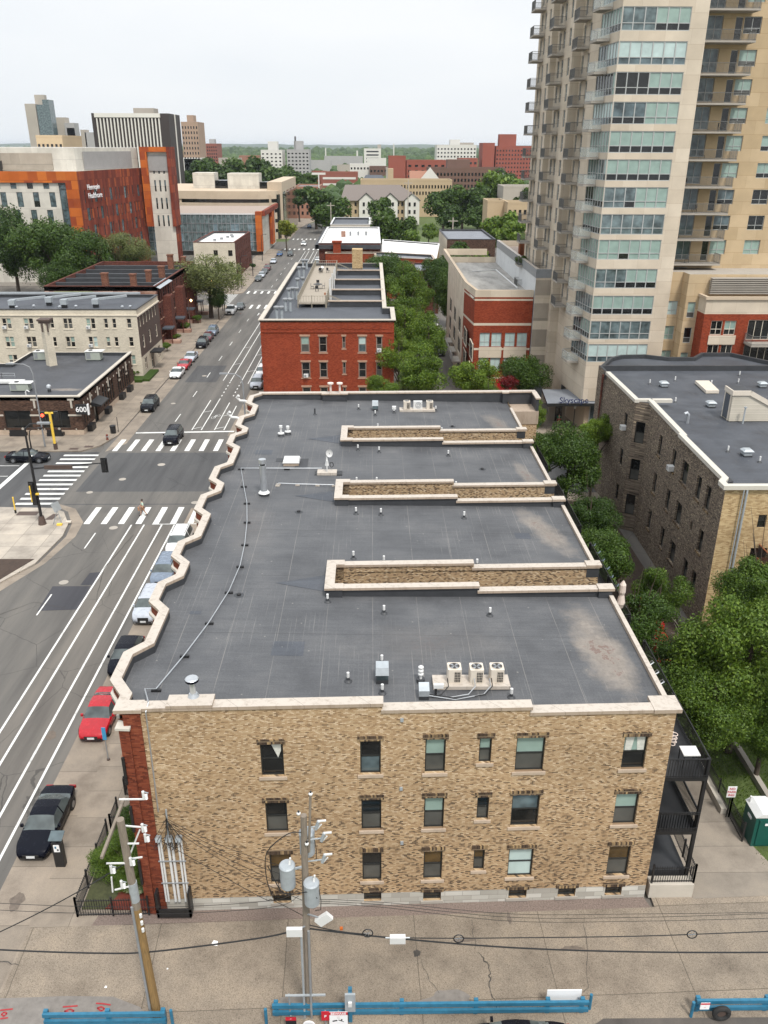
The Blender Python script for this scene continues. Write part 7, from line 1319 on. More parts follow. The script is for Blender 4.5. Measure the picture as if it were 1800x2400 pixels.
# red utility paint on the alley
um = MB()
def ustroke(pts):
    for a, b in zip(pts, pts[1:]):
        d = Vector((b[0]-a[0], b[1]-a[1])).normalized(); q = Vector((-d.y, d.x))*.035; um.flat([(a[0]+q.x, a[1]+q.y), (a[0]-q.x, a[1]-q.y), (b[0]-q.x, b[1]-q.y), (b[0]+q.x, b[1]+q.y)], .16, 'red_utility')
mat('red_utility', (.32, .03, .035), .9, .25, 6)
def gq(x, y): return G(x/4.1475, 2240+y/4.1475, .16)
for pts in ([(0, 530), (125, 517)], [(0, 612), (78, 602)], [(12, 570), (40, 547), (68, 560), (38, 588), (12, 570)], [(610, 497), (755, 487)], [(580, 584), (715, 574)], [(625, 540), (680, 518), (720, 535), (685, 556), (625, 540)], [(933, 462), (1000, 466), (1075, 478)], [(877, 556), (950, 556), (1020, 571)], [(945, 508), (985, 495), (1015, 515), (985, 538), (945, 508)], [(1255, 560), (1325, 577)]): ustroke([gq(*p) for p in pts])
structure(um, 'utility_marks')
for i, (px, py, s_) in enumerate(((1390, 1025, .16), (685, 1308, .06), (1085, 1190, .04))):
    x, y = G(px/2.765, 1840+py/2.765, .16); solo(MB().prism([(x-s_, y-s_*.6), (x+s_, y-s_*.9), (x+s_*.9, y+s_*.7), (x-s_*.4, y+s_)], .155, .165, 'sign_white'), 'litter', ['large', 'round', 'tiny'][i]+' scrap of white paper on the alley', 'litter')

# ------------------------------------------------------------------ corner garden fence, pay station
def iron_fence(pts, h, label, z=.13, name='iron_fence', gap=.12):
    t = thing(name, label, 'fence', (pts[0][0], pts[0][1], z)); mb = MB(); rl = MB()
    for a, b in zip(pts, pts[1:]):
        L = sqrt((a[0]-b[0])**2+(a[1]-b[1])**2)
        for zz in (.12, h-.12): rl.bar((*a, z+zz), (*b, z+zz), .035, .035, 'black_metal')
        for i in range(int(L/gap)): q = (i+.5)*gap/L; x, y = a[0]+(b[0]-a[0])*q, a[1]+(b[1]-a[1])*q; mb.box(x-.011, x+.011, y-.011, y+.011, z+.05, z+h, 'black_metal')
        n = max(1, round(L/1.9))
        for i in range(n+1):
            q = i/n; x, y = a[0]+(b[0]-a[0])*q, a[1]+(b[1]-a[1])*q; MB().box(x-.04, x+.04, y-.04, y+.04, z, z+h+.12, 'black_metal').build('post', t)
    mb.build('pickets', t); rl.build('rails', t); return t
iron_fence([(-14.42, 34.3), (-14.42, 29.2), (-10.95, 29.25)], 1.15, 'black iron fence round the corner garden')
iron_fence([(-13.0, 35.0), (-14.35, 34.7), (-14.35, 36.0)], 1.1, 'black iron gate rail beside the garden steps'); iron_fence([(-14.35, 37.6), (-14.35, 40.8), (-12.4, 41.2)], 1.15, 'black iron fence farther along the side path'); iron_fence([(-14.35, 37.5), (-12.3, 36.4)], 1.1, 'sloping iron handrail between the two fences')
t = thing('pay_station', 'black parking pay station with a tilted solar panel at the kerb', 'parking meter', (-16.3, 32.4, .13))
MB().box(-16.55, -16.05, 32.25, 32.55, .13, 1.75, 'trim_black').build('cabinet', t); MB().add([(-16.65, 32.2, 1.95), (-15.95, 32.2, 1.95), (-15.95, 32.75, 2.1), (-16.65, 32.75, 2.1), (-16.65, 32.2, 1.99), (-15.95, 32.2, 1.99), (-15.95, 32.75, 2.14), (-16.65, 32.75, 2.14)], [(3, 2, 1, 0), (4, 5, 6, 7), (0, 1, 5, 4), (1, 2, 6, 5), (2, 3, 7, 6), (3, 0, 4, 7)], 'glass_mid').box(-16.35, -16.25, 32.4, 32.5, 1.75, 2.02, 'trim_black').build('solar_panel', t)
MB().box(-16.45, -16.15, 32.22, 32.25, 1.2, 1.65, 'sign_white').build('screen', t); MB().box(-16.38, -16.3, 32.2, 32.22, 1.45, 1.58, 'blue_paint').box(-16.28, -16.2, 32.2, 32.22, 1.3, 1.4, 'sign_black').build('symbol', t)
t = thing('street_sign', 'slim post with a tilted blue sign beside the red sedan', 'sign', (-16.2, 40.5, .13)); MB().cyl(-16.2, 40.5, .13, 2.5, .03, 'grey_metal', n=6).cyl(-16.2, 40.5, .13, .22, .1, 'dark_brown').build('post', t); mat('sky_blue', (.05, .28, .5), .4, .05, 3); MB().box(-16.32, -16.08, 40.44, 40.47, 1.7, 2.6, 'sky_blue').build('panel', t)
# ------------------------------------------------------------------ rear porches and yard
for i, (a, b) in enumerate(((30.3, 40.6), (43.4, 53.6), (56.5, 66.2), (69.4, 77))):
    a += .3; b += .3; t = thing('rear_porch', 'black metal rear porch of the brick block, '+['nearest with furniture on top', 'second, beyond the nearest light well', 'third, in the middle', 'farthest'][i], 'porch', (14.8, (a+b)/2, .13))
    for z in (3.9, 7.25): MB().box(13.72, 15.85, a, b, z-.22, z, 'black_metal').build('floor', t)
    MB().box(13.72, 15.85, a+.4, b, .2, .95, 'flashing').build('landing', t)  # landing coloured dark to stand in for the shade under the porch floors
    mb = MB()
    for z in ((1.0 if i else 4.0), 3.9, 7.25):
        for p, q in (((15.8, b), (15.8, a)), ((15.8, a), (13.75, a))):
            L = sqrt((p[0]-q[0])**2+(p[1]-q[1])**2)
            for zz in (1.08, .1): mb.bar((*p, z+zz), (*q, z+zz), .045, .045, 'black_metal')
            for k_ in range(int(L/.13)): w_ = (k_+.5)*.13/L; x, y = p[0]+(q[0]-p[0])*w_, p[1]+(q[1]-p[1])*w_; mb.box(x-.012, x+.012, y-.012, y+.012, z, z+1.08, 'black_metal')
    mb.build('railing', t)
    for y in (a+.1, (a+b)/2, b-.1): MB().box(15.7, 15.86, y-.08, y+.08, .13, 8.3, 'black_metal').build('post', t)
iron_fence([(13.85, 30.15), (15.95, 30.15), (16.0, 33.4)], 1.1, 'black picket fence on the concrete landing at the right corner', .98)
solo(MB().box(13.75, 15.95, 30.0, 30.58, .13, .98, 'pale_concrete'), 'concrete_landing', 'low concrete landing under the black picket fence', 'landing')
t = thing('side_table', 'white table top on the nearest top porch', 'table', (15.2, 31.6, 7.25)); MB().box(14.8, 15.6, 31.2, 31.9, 8.0, 8.05, 'white_metal').build('table_top', t)
for q in ((14.85, 31.25), (15.55, 31.25), (14.85, 31.85), (15.55, 31.85)): MB().box(q[0]-.02, q[0]+.02, q[1]-.02, q[1]+.02, 7.25, 8.0, 'black_metal').build('leg', t)
def wchair(x, y, z, lab, m='white_metal'):
    t = thing('patio_chair', lab, 'chair', (x, y, z)); MB().box(x-.24, x+.24, y-.24, y+.24, z+.42, z+.46, m).build('seat', t)
    mb = MB()
    for k_ in range(3): mb.box(x-.24, x+.24, y+.22, y+.25, z+.55+k_*.15, z+.63+k_*.15, m)
    mb.bar((x-.23, y+.23, z+.4), (x-.23, y+.27, z+1), .03, .03, m).bar((x+.23, y+.23, z+.4), (x+.23, y+.27, z+1), .03, .03, m); mb.build('backrest', t)
    for a in (-.22, .22):
        for b in (-.22, .22): MB().bar((x+a, y+b, z), (x+a, y-b*.3, z+.42), .03, .03, m).build('leg', t)
wchair(14.35, 34.0, 7.25, 'white folding chair on the nearest top porch')
mb = MB()
for k_ in range(3):
    for j in range(5): a = j*2*pi/5; mb.tube([(14.75+.2*cos(a)+.13*cos(u*pi/5), 32.9+.2*sin(a)+.13*sin(u*pi/5), 7.5+k_*.22) for u in range(11)], .022, 'umbrella_cloth', 5, caps=False)
solo(mb, 'plant_stand', 'looped pale plant stand on the nearest top porch', 'plant stand')
t = thing('lounge_chair', 'row of metal framed chairs at the far end of the nearest porch', 'chair', (15.5, 37.5, 7.25))
for k_ in range(3): MB().tube([(15.0, 36.5+k_*.9, 7.3), (15.1, 36.4+k_*.9, 8.3), (15.5, 36.5+k_*.9, 8.5), (15.6, 37.0+k_*.9, 8.3), (15.2, 37.1+k_*.9, 7.7)], .03, 'steel', 6).build('frame', t)
solo(MB().box(14.0, 14.9, 35.3, 36.3, 7.9, 8.0, 'rail_wood').box(14.05, 14.2, 35.4, 36.2, 7.25, 7.9, 'deck_wood').box(14.7, 14.85, 35.4, 36.2, 7.25, 7.9, 'deck_wood'), 'slatted_table', 'brown slatted table against the wall on the nearest porch', 'table')
mb = MB(); rr = random.Random(3)
for k_ in range(26): y = 46+k_*.3; mb.tube([(15.9, y, 8.35), (16.0+rr.uniform(-.05, .1), y+.1, 8.48), (15.9, y+.22, 8.3), (15.8, y+.3, 8.25)], .045, 'leaf_deep' if k_ % 4 else 'glass_mid', 6)
solo(mb, 'garland', 'twisted dark garland on the porch rail beyond the first light well', 'garland')
t = thing('garden_umbrella', 'closed beige parasol beside the second porch', 'parasol', (15.6, 45.2, 7.25)); MB().cyl(15.6, 45.2, 7.25, 9.9, .03, 'rail_wood', n=6).build('pole', t); MB().lathe(15.6, 45.2, [(.2, 8.0), (.28, 8.3), (.16, 8.9), (.22, 9.1), (.2, 9.6), (.03, 9.9)], 'umbrella_cloth', 10).build('canopy', t)
solo(MB().lathe(14.1, 30.8+1.3, [(.16, 1.0), (.24, 1.35), (.27, 1.4), (.05, 1.38)], 'pale_concrete'), 'flower_pot', 'round pale planter behind the black picket fence', 'flower pot')
# drive, low walls, right fence
structure(MB().flat([(16.0, 29.9), (21.5, 30.1), (20.1, 34.2), (20.0, 48), (17.6, 48), (16.0, 40)], .152, 'drive_concrete'), 'driveway'); structure(MB().flat([(13.6, 40), (24.4, 40), (24.4, 81), (13.6, 81)], .0, 'soil').flat([(20.3, 34), (60, 34), (60, 52), (20.3, 52)], .05, 'grass').flat([(20.4, 31.1), (60, 31.1), (60, 34), (20.3, 34)], .147, 'grass'), 'yard_ground')
solo(MB().prism([(19.55, 35.6), (19.85, 35.6), (19.85, 46), (19.55, 46)], .1, .55, 'pale_concrete'), 'retaining_wall', 'low concrete wall beside the driveway under the black fence', 'wall'); solo(MB().prism([(22.6, 35.5), (22.9, 35.5), (22.9, 46), (22.6, 46)], .05, .45, 'concrete'), 'retaining_wall', 'low stone kerb wall in the grass right of the tree trunk', 'wall')
iron_fence([(19.95, 33.6), (19.95, 35.4), (19.85, 38.5), (19.9, 47)], 1.25, 'black iron fence along the right side of the driveway')
t = thing('sign', 'white and red parking sign on a post by the driveway fence', 'sign', (19.75, 35.4, .13)); MB().cyl(19.8, 35.4, .13, 2.3, .03, 'black_metal', n=6).build('post', t); MB().box(19.55, 20.05, 35.35, 35.38, 1.6, 2.35, 'sign_white').build('panel', t)
for q, tx in enumerate(('NO', 'PARK', 'ING')): text_mesh(tx, .2, 'sign_red', 'lettering', .004, t, (19.8, 35.34, 2.2-q*.22), (pi/2, 0, 0), bold=.004)
t = thing('portable_toilet', 'dark green portable toilet with a white roof at the right edge', 'portable toilet', (20.95, 33.9, .14))
MB().box(20.25, 21.55, 33.25, 34.55, .14, 2.15, 'porta_green').build('cabin', t); MB().add([(20.2, 33.2, 2.15), (21.6, 33.2, 2.15), (21.6, 34.6, 2.15), (20.2, 34.6, 2.15), (20.55, 33.2, 2.38), (21.25, 33.2, 2.38), (21.25, 34.6, 2.38), (20.55, 34.6, 2.38)], [(0, 1, 5, 4), (2, 3, 7, 6), (4, 5, 6, 7), (3, 0, 4, 7), (1, 2, 6, 5), (3, 2, 1, 0)], 'white_metal').build('roof', t)
MB().box(20.45, 21.35, 33.19, 33.25, .3, 2.0, 'porta_green').build('door', t); MB().box(20.75, 21.1, 33.17, 33.19, 1.65, 1.78, 'sign_white').box(20.21, 20.25, 33.7, 34.1, 1.6, 1.75, 'sign_white').build('emblem', t); MB().cyl(20.35, 34.35, 2.2, 2.6, .06, 'white_metal').build('vent_pipe', t)
solo(MB().lathe(17.0, 43.5, [(.22, .15), (.35, .6), (.4, .65), (.36, .7), (.05, .66)], 'terracotta'), 'flower_pot', 'large terracotta pot in the yard beside the porches', 'flower pot')
for i, (x, y) in enumerate(((21.3, 56.5), (21.5, 52.8), (20.6, 48.6))): solo(MB().box(x-.5, x+.5, y-.9, y+.9, 1.0, 1.15, 'red_panel').box(x-.5, x+.5, y+.6, y+.9, 1.15, 1.7, 'red_panel').box(x-.45, x-.35, y-.8, y+.8, 0, 1, 'red_panel').box(x+.35, x+.45, y-.8, y+.8, 0, 1, 'red_panel'), 'garden_bench', 'red garden seat half hidden by shrubs, '+['farthest', 'middle', 'nearest'][i], 'bench')
wchair(20.3, 55.3, .05, 'white garden chair by the foot of the dark brick wall')
# ------------------------------------------------------------------ things on the big roof
def GR(px, py, dz=0):
    z = 11.4
    for _ in range(4): x, y = G(px, py, z+dz); z = zdeck(x)
    return x, y, z
VP = thing('plumbing_vent', 'x', 'vent pipe', (0, 0, 0), 'white capped vent pipes on the big dark roof')
MB().cyl(0, 0, .2, .5, .07, 'white_metal', n=10).build('pipe', VP); MB().lathe(0, 0, [(.2, 0), (.18, .03), (.085, .1), (.08, .23), (.07, .24)], 'flashing', 12).build('boot', VP)
R6 = lambda x, y: (480+x/2.023, 900+y/2.023)
VL = [(R6(729, 121), 'alone left of the far silver box'), (R6(808, 150), 'in front of the far silver box'), (R6(897, 138), 'beside the far row of condensers, left'), (R6(1095, 128), 'right end of the far row of condensers'), (R6(820, 214), 'peeping over the farthest light well, left'), (R6(1123, 232), 'peeping over the farthest light well, right'),
 (R6(726, 315), 'in front of the farthest light well, left'), (R6(826, 325), 'in front of the farthest light well, middle'), (R6(1154, 342), 'in front of the farthest light well, right'), (R6(720, 472), 'behind the middle light well, leftmost'), (R6(815, 472), 'behind the middle light well, second'), (R6(1190, 492), 'behind the middle light well, right'),
 (R6(717, 617), 'in front of the middle light well, left'), (R6(835, 622), 'in front of the middle light well, second'), (R6(1229, 637), 'in front of the middle light well, right'), (R6(705, 828), 'behind the nearest light well, left'), (R6(849, 850), 'behind the nearest light well, second'), (R6(1290, 865), 'behind the nearest light well, right'),
 ((768, 1411), 'at the left end of the nearest light well'), ((900, 1438), 'in front of the nearest light well, middle'), ((1148, 1443), 'in front of the nearest light well, right'), ((816, 1597), 'left of the near silver box'), ((895, 1556), 'just behind the near silver box'), ((896, 1625), 'just in front of the near silver box'), ((1198, 1635), 'right of the three near condensers')]
for i, ((px, py), l) in enumerate(VL):
    x, y, z = GR(px, py); lab = 'white capped vent pipe '+l
    if i == 0: VP.location = (x, y, z); VP['label'] = lab
    else: tree_copy(VP, (x, y, z), 0, lab)
x, y, z = GR(*R6(522, 145)); solo(MB().lathe(x, y, [(.2, z), (.08, z+.1), (.07, z+.6)], 'flashing'), 'plumbing_vent', 'black vent pipe alone at the far left of the roof', 'vent pipe')
for i, (q, dx) in enumerate(((0, 0), (1, .55))):
    x, y, z = GR(*R6(362, 247)); x += dx; y += dx*.9; t = thing('flue_pipe', ['taller', 'shorter'][i]+' of two white flues at the far left of the big roof', 'flue pipe', (x, y, z)); MB().cyl(x, y, z, z+.75-.2*i, .09, 'white_metal').build('pipe', t); MB().cyl(x, y, z+.75-.2*i, z+.95-.2*i, .15, 'white_metal').build('cap', t); MB().cyl(x, y, z, z+.22, .3, 'flashing', .2).build('boot', t); MB().cyl(x, y, z+.22, z+.3, .28, 'white_metal').build('collar', t)
x, y, z = GR(*R6(282, 527)); t = thing('flue_pipe', 'tall stainless steel flue standing left of the middle light well', 'flue pipe', (x, y, z)); MB().cyl(x, y, z, z+2.3, .24, 'steel').build('pipe', t); MB().cyl(x, y, z+2.3, z+2.45, .18, 'frame_dark').cyl(x, y, z+2.45, z+2.75, .26, 'steel').build('cap', t); MB().cyl(x, y, z+.2, z+.35, .42, 'white_metal', .3).build('collar', t); MB().cyl(x, y, z, z+.2, .36, 'flashing').build('boot', t)
x, y, z = GR(*R6(410, 385)); t = thing('skylight', 'white domed roof hatch with dark pads beside it', 'skylight', (x, y, z)); MB().box(x-.6, x+.6, y-.2, y+1.0, z, z+.25, 'coping_face').build('curb', t); MB().add([(x-.66, y-.26, z+.25), (x+.66, y-.26, z+.25), (x+.66, y+1.06, z+.25), (x-.66, y+1.06, z+.25), (x-.6, y-.2, z+.42), (x+.6, y-.2, z+.42), (x+.6, y+1.0, z+.42), (x-.6, y+1.0, z+.42)], [(0, 1, 5, 4), (1, 2, 6, 5), (2, 3, 7, 6), (3, 0, 4, 7), (4, 5, 6, 7)], 'white_metal').build('lid', t)
x, y, z = GR(*R6(580, 428)); t = thing('satellite_dish', 'satellite dish on a weighted tray mount on the roof', 'satellite dish', (x, y, z)); MB().box(x-.75, x+.75, y-.25, y+.55, z, z+.2, 'coping').build('ballast_tray', t); MB().box(x+.76, x+1.15, y-.25, y+.6, z, z+.06, 'black_metal').box(x-.95, x-.76, y-.25, y+.6, z, z+.06, 'black_metal').build('pad', t)
MB().tube([(x, y, z+.2), (x, y, z+1.1)], .05, 'white_metal').tube([(x, y+.1, z+.7), (x, y+.1, z+1.4)], [.16, .02], 'white_metal', 8).build('mast', t)
mb = MB(); n = 16; vs = [(x+.1, y+2.1, z+1.0)]
for r_, dpt in ((.15, .015), (.26, .05), (.34, .1)):
    for k_ in range(n): a = 2*pi*k_/n; vs.append((x+.1+r_*.8*cos(a), y+2.1-dpt, z+1.0+r_*sin(a)))
mb.add(vs, [(0, 1+k_, 1+(k_+1) % n) for k_ in range(n)]+[(1+j*n+k_, 1+(j+1)*n+k_, 1+(j+1)*n+(k_+1) % n, 1+j*n+(k_+1) % n) for j in range(2) for k_ in range(n)], 'white_metal').bar((x+.1, y+2.1, z+1), (x, y+2.2, z), .05, .05, 'grey_metal'); mb.build('dish', t)
MB().tube([(x+.36+.13*cos(a*pi/8), y+.1, z+.75+.2*sin(a*pi/8)) for a in range(17)], .03, 'black_metal', 6, caps=False).build('cable_coil', t)
def ac(px, py, label, grp, m='cream_metal'):
    x, y, z = GR(px, py); t = thing('condenser_unit', label, 'air conditioner', (0, 0, 0), grp); zb = 0; x_, y_, z_ = x, y+.25, z+.2; x = y = z = 0
    MB().prism([(x-.36, y-.42), (x+.36, y-.42), (x+.42, y-.36), (x+.42, y+.36), (x+.36, y+.42), (x-.36, y+.42), (x-.42, y+.36), (x-.42, y-.36)], zb, zb+.95, m).build('casing', t)
    MB().box(x-.02, x+.36, y-.435, y-.42, zb+.12, zb+.82, 'grille_dark').build('coil_grille', t)
    mb = MB(); 
    for k_ in range(5): mb.box(x-.02+k_*.09, x-.005+k_*.09, y-.45, y-.435, zb+.12, zb+.82, m)
    for k_ in range(5): mb.box(x-.02, x+.36, y-.455, y-.45, zb+.12+k_*.17, zb+.135+k_*.17, m)
    mb.build('guard', t); MB().cyl(x, y, zb+.955, zb+.965, .33, 'grille_dark', n=20).build('fan_opening', t)
    mb = MB()
    for k_ in range(4): a = k_*pi/2+.4; mb.add([(x, y, zb+.97), (x+.3*cos(a), y+.3*sin(a), zb+.972), (x+.3*cos(a+.7), y+.3*sin(a+.7), zb+.972)], [(0, 1, 2)], 'grey_metal')
    mb.build('fan', t); MB().tube([(x+.345*cos(2*pi*k_/20), y+.345*sin(2*pi*k_/20), zb+.975) for k_ in range(21)], .02, m, 5, caps=False).build('fan_ring', t)
    t.location = (x_, y_, z_); t.scale = (.76, .76, .8)
    return x_, y_, z_-.2
mat('grille_dark', (.03, .027, .024), .6, .3, 8)
NS = lambda x, y: (840+x/4.1475, 1540+y/4.1475)
acs = [ac(*NS(930, 285), 'left of the three condenser units near the front edge', 'condensers near the front edge'), ac(*NS(1145, 288), 'middle of the three condenser units near the front edge', 'condensers near the front edge'), ac(*NS(1342, 285), 'right of the three condenser units near the front edge', 'condensers near the front edge')]
x0, y0, z0 = acs[0]; x1 = acs[2][0]; solo(MB().box(x0-1.0, x1+.6, y0-.55, y0+.4, z0+.02, z0+.2, 'coping'), 'equipment_platform', 'cream platform under the three near condensers', 'platform')
mb = MB()
for k_, (a, b) in enumerate(((x0-.35, x0-1.7), (x0+.9, x0-1.6), (x0+1.7, x0-1.5), (x1-.4, x0-1.7))): mb.tube([(a, y0-.45, z0+.6), (a+.05, y0-.6, z0+.25), (a-.3, y0-.95, z0+.06), ((a+b)/2, y0-1.1-.08*k_, z0+.05), (b, y0-.95-.05*k_, z0+.2)], .025, 'steel' if k_ % 2 else 'black_metal', 6)
solo(mb, 'conduit', 'tangled grey and black conduits in front of the near condensers', 'conduit')
x, y, z = GR(*NS(638, 420)); t = thing('electrical_box', 'grey electrical cabinet left of the near condensers', 'electrical box', (x, y, z)); MB().add([(x-.24, y, z+.2), (x+.24, y, z+.2), (x+.24, y+.2, z+.2), (x-.24, y+.2, z+.2), (x-.24, y, z+.5), (x+.24, y, z+.5), (x+.24, y+.4, z+.72), (x-.24, y+.4, z+.72)], [(0, 1, 5, 4), (1, 2, 6, 5), (2, 3, 7, 6), (3, 0, 4, 7), (4, 5, 6, 7)], 'galvanised').build('cabinet', t); MB().box(x-.22, x+.22, y, y+.2, z, z+.2, 'flashing').build('stand', t)
MB().box(x+.45, x+.9, y+.25, y+.4, z+.45, z+.65, 'white_metal').box(x+.5, x+.6, y+.25, y+.4, z, z+.45, 'black_metal').build('disconnect', t)
def boxvent(px, py, label, s_=1.0):
    x, y, z = GR(px, py); t = thing('roof_vent', label, 'roof vent', (x, y, z)); MB().box(x-.38*s_, x+.38*s_, y, y+.8*s_, z, z+.22, 'flashing').build('curb', t); MB().box(x-.38*s_, x+.38*s_, y, y+.8*s_, z+.22, z+.55, 'glass_mid').build('louvre', t); MB().add([(x-.42*s_, y-.04, z+.5), (x+.42*s_, y-.04, z+.5), (x+.42*s_, y+.86*s_, z+.5), (x-.42*s_, y+.86*s_, z+.5), (x-.4*s_, y+.1, z+.85), (x+.4*s_, y+.1, z+.85), (x+.4*s_, y+.8*s_, z+.9), (x-.4*s_, y+.8*s_, z+.9)], [(0, 1, 5, 4), (1, 2, 6, 5), (2, 3, 7, 6), (3, 0, 4, 7), (4, 5, 6, 7)], 'galvanised').build('hood', t)
boxvent(*NS(232, 265), 'large silver box vent near the front edge of the roof', .75); boxvent(*R6(808, 128), 'silver box vent near the far parapet', .7)
x, y, z = GR(*R6(897, 136)); solo(MB().box(x-.18, x+.2, y-.1, y+.2, z+.35, z+.62, 'white_metal').box(x-.07, x+.07, y-.07, y+.07, z, z+.35, 'white_metal'), 'roof_vent', 'white cowl left of the far condensers', 'roof vent')
x, y, z = GR(*NS(605, 242)); t = thing('flue_pipe', 'knobbly white pipe between silver box vent and condensers', 'flue pipe', (x, y, z)); mb = MB().cyl(x, y, z+.15, z+.8, .065, 'white_metal')
for k_ in range(3): mb.lathe(x, y, [(.05, z+.36+k_*.19), (.13, z+.42+k_*.19), (.13, z+.48+k_*.19), (.05, z+.54+k_*.19)], 'white_metal', 12)
mb.build('pipe', t); MB().cyl(x, y, z, z+.2, .2, 'flashing').build('boot', t)
fa = [ac(*R6(958, 130), 'left dark grilled condenser by the far parapet', 'condensers by the far parapet')]
x, y, z = GR(*R6(1010, 130)); t = thing('condenser_unit', 'flat cream condenser with round fan by the far parapet', 'air conditioner', (x, y, z), 'condensers by the far parapet'); MB().box(x-.42, x+.42, y+.15, y+.45, z+.2, z+.95, 'white_metal').build('casing', t); MB().tube([(x+.05+.27*cos(2*pi*k_/18), y+.13, z+.58+.27*sin(2*pi*k_/18)) for k_ in range(19)], .02, 'grey_metal', 5, caps=False).tube([(x+.05+.14*cos(2*pi*k_/18), y+.13, z+.58+.14*sin(2*pi*k_/18)) for k_ in range(19)], .015, 'grey_metal', 5, caps=False).build('fan_guard', t)
fa.append(ac(*R6(1066, 130), 'right small dark condenser by the far parapet', 'condensers by the far parapet')); solo(MB().box(fa[0][0]-.7, fa[1][0]+.5, fa[0][1]-.45, fa[0][1]+.5, z+.02, z+.2, 'coping'), 'equipment_platform', 'cream platform under the far condensers', 'platform')
mb = MB(); pp_ = [R6(*p) for p in ((555, 407), (390, 407), (172, 407), (185, 490), (200, 570), (201, 660), (190, 767), (168, 870), (115, 993))]+[(240+a/2.5136, 1300+b/2.5136) for a, b in ((745, 228), (630, 410), (485, 604), (318, 805))]
P3 = [GR(*p) for p in pp_]; mb.tube([(a, b, c+.14) for a, b, c in P3]+[(P3[-1][0]-.35, P3[-1][1]-.5, P3[-1][2]+.5), (-9.75, 29.7, 12.4), (-9.8, 29.33, 12.2), (-9.85, 29.33, 6.6)], .032, 'steel', 6)
CD = thing('roof_conduit', 'thin grey conduit on black blocks winding along the street side of the roof', 'conduit', P3[0]); mb.build('conduit', CD)
for a, b, c in P3[1:]: MB().box(a-.22, a+.22, b-.07, b+.07, c, c+.11, 'black_metal').build('support_block', CD)
P4 = [GR(*R6(*p)) for p in ((345, 485), (350, 478), (440, 482), (535, 484), (612, 486))]; CE = thing('roof_conduit', 'short grey conduit running to the middle light well', 'conduit', P4[0]); MB().tube([(a, b, c+.14) for a, b, c in P4], .03, 'steel', 6).build('conduit', CE)
for a, b, c in P4: MB().box(a-.15, a+.15, b-.06, b+.06, c, c+.1, 'coping').build('support_block', CE)
X, Z_ = GY(454, 1634, 30.1); t = thing('chimney_flue', 'short chrome flue with a flat blue black cap on the front left coping', 'flue pipe', (X, 30.1, 12.45)); MB().cyl(X, 30.1, 12.45, 12.6, .26, 'steel', .18).cyl(X, 30.1, 12.6, 13.25, .14, 'steel').build('pipe', t); MB().cyl(X, 30.1, 13.25, 13.36, .3, 'car_navy').cyl(X, 30.1, 13.36, 13.4, .3, 'steel', .25).build('cap', t)
for i, (a, xx) in enumerate(((4.1, -4.1), (0, -3.2))):
    t = thing('chimney_flue', ['left', 'right'][i]+' of two thin cream flues on the far parapet', 'flue pipe', (xx, 79.6, 12.28)); MB().cyl(xx, 79.6, 12.28, 13.2, .1, 'umbrella_cloth').build('pipe', t); MB().cyl(xx, 79.6, 13.2, 13.32, .3, 'umbrella_cloth').build('cap', t)
for i, (px, py) in enumerate(((590, 925), (570, 968))):
    X, Z_ = GY(px, py, 78.5-5*i); x = -12.4; yv = 79.5-5.5*i; solo(MB().tube([(x+.6, yv, 11.2), (x-.2, yv, 11.5), (x-.7, yv+.3, 11.45), (x-1.0, yv+.3, 11.8), (x-.8, yv+.2, 12.0)], .14, 'white_metal', 8), 'overflow_pipe', 'curly white pipe sticking out of the zigzag wall, '+['farther', 'nearer'][i], 'pipe')
for i, (px, py) in enumerate(((560, 1395), (1010, 1330), (1130, 1100), (700, 1200), (1060, 1000))):
    x, y, z = GR(px, py); t = thing('roof_drain', 'small dark roof drain '+['left of the nearest light well', 'before the nearest light well', 'between the two farther light wells', 'left between two light wells', 'before the farthest parapet'][i], 'drain', (x, y, z)); MB().lathe(x, y, [(.3, z+.004), (.26, z+.012), (.12, z+.02)], 'flashing', 14).build('sump', t); MB().lathe(x, y, [(.13, z+.02), (.12, z+.1), (.05, z+.14)], 'black_metal', 10).build('strainer', t)
# patched roof squares
for i, (px, py, w, h) in enumerate(((675, 1520, 1.6, 1.3), (458, 1436, .6, .35), (1225, 1256, 1.0, .9), (618, 1060, 1.4, 1.1))):
    x, y, z = GR(px, py); m = MB()
    m.add([(x-w/2, y-h/2, zdeck(x-w/2)+.008), (x+w/2, y-h/2, zdeck(x+w/2)+.008), (x+w/2, y+h/2, zdeck(x+w/2)+.008), (x-w/2, y+h/2, zdeck(x-w/2)+.008)], [(0, 1, 2, 3)], 'side_roof'); m.build('roof_patch', AB)

# ------------------------------------------------------------------ street furniture
t = thing('traffic_signal', 'tall dark signal pole with mast arm on the left corner', 'traffic signal', (-32.8, 75.3, .13))
MB().cyl(-32.8, 75.3, .13, 1.0, .4, 'dark_brown', .25).build('base', t); MB().tube([(-32.8, 75.3, .9), (-32.85, 75.3, 5), (-32.9, 75.3, 9.2), (-32.85, 75.3, 10.0), (-32.3, 75.3, 10.5), (-31.0, 75.3, 10.6)], [.16, .14, .1, .09, .07, .06], 'black_metal').build('pole', t)
MB().box(-31.6, -30.4, 75.15, 75.45, 10.5, 10.68, 'grey_metal').build('lamp_head', t); MB().tube([(-32.9, 75.3, 6.0), (-29.0, 75.3, 6.35), (-26.2, 75.3, 6.55)], [.1, .08, .06], 'black_metal').build('mast_arm', t)
MB().box(-31.6, -28.9, 75.1, 75.2, 6.0, 6.4, 'dark_brown').build('street_name_plate', t)
def sig(x, y, z, par, lit=None): 
    MB().box(x-.2, x+.2, y-.12, y+.12, z-.6, z+.6, 'black_metal').build('signal_head', par); MB().box(x-.32, x+.32, y+.1, y+.13, z-.75, z+.75, 'trim_black').build('backplate', par)
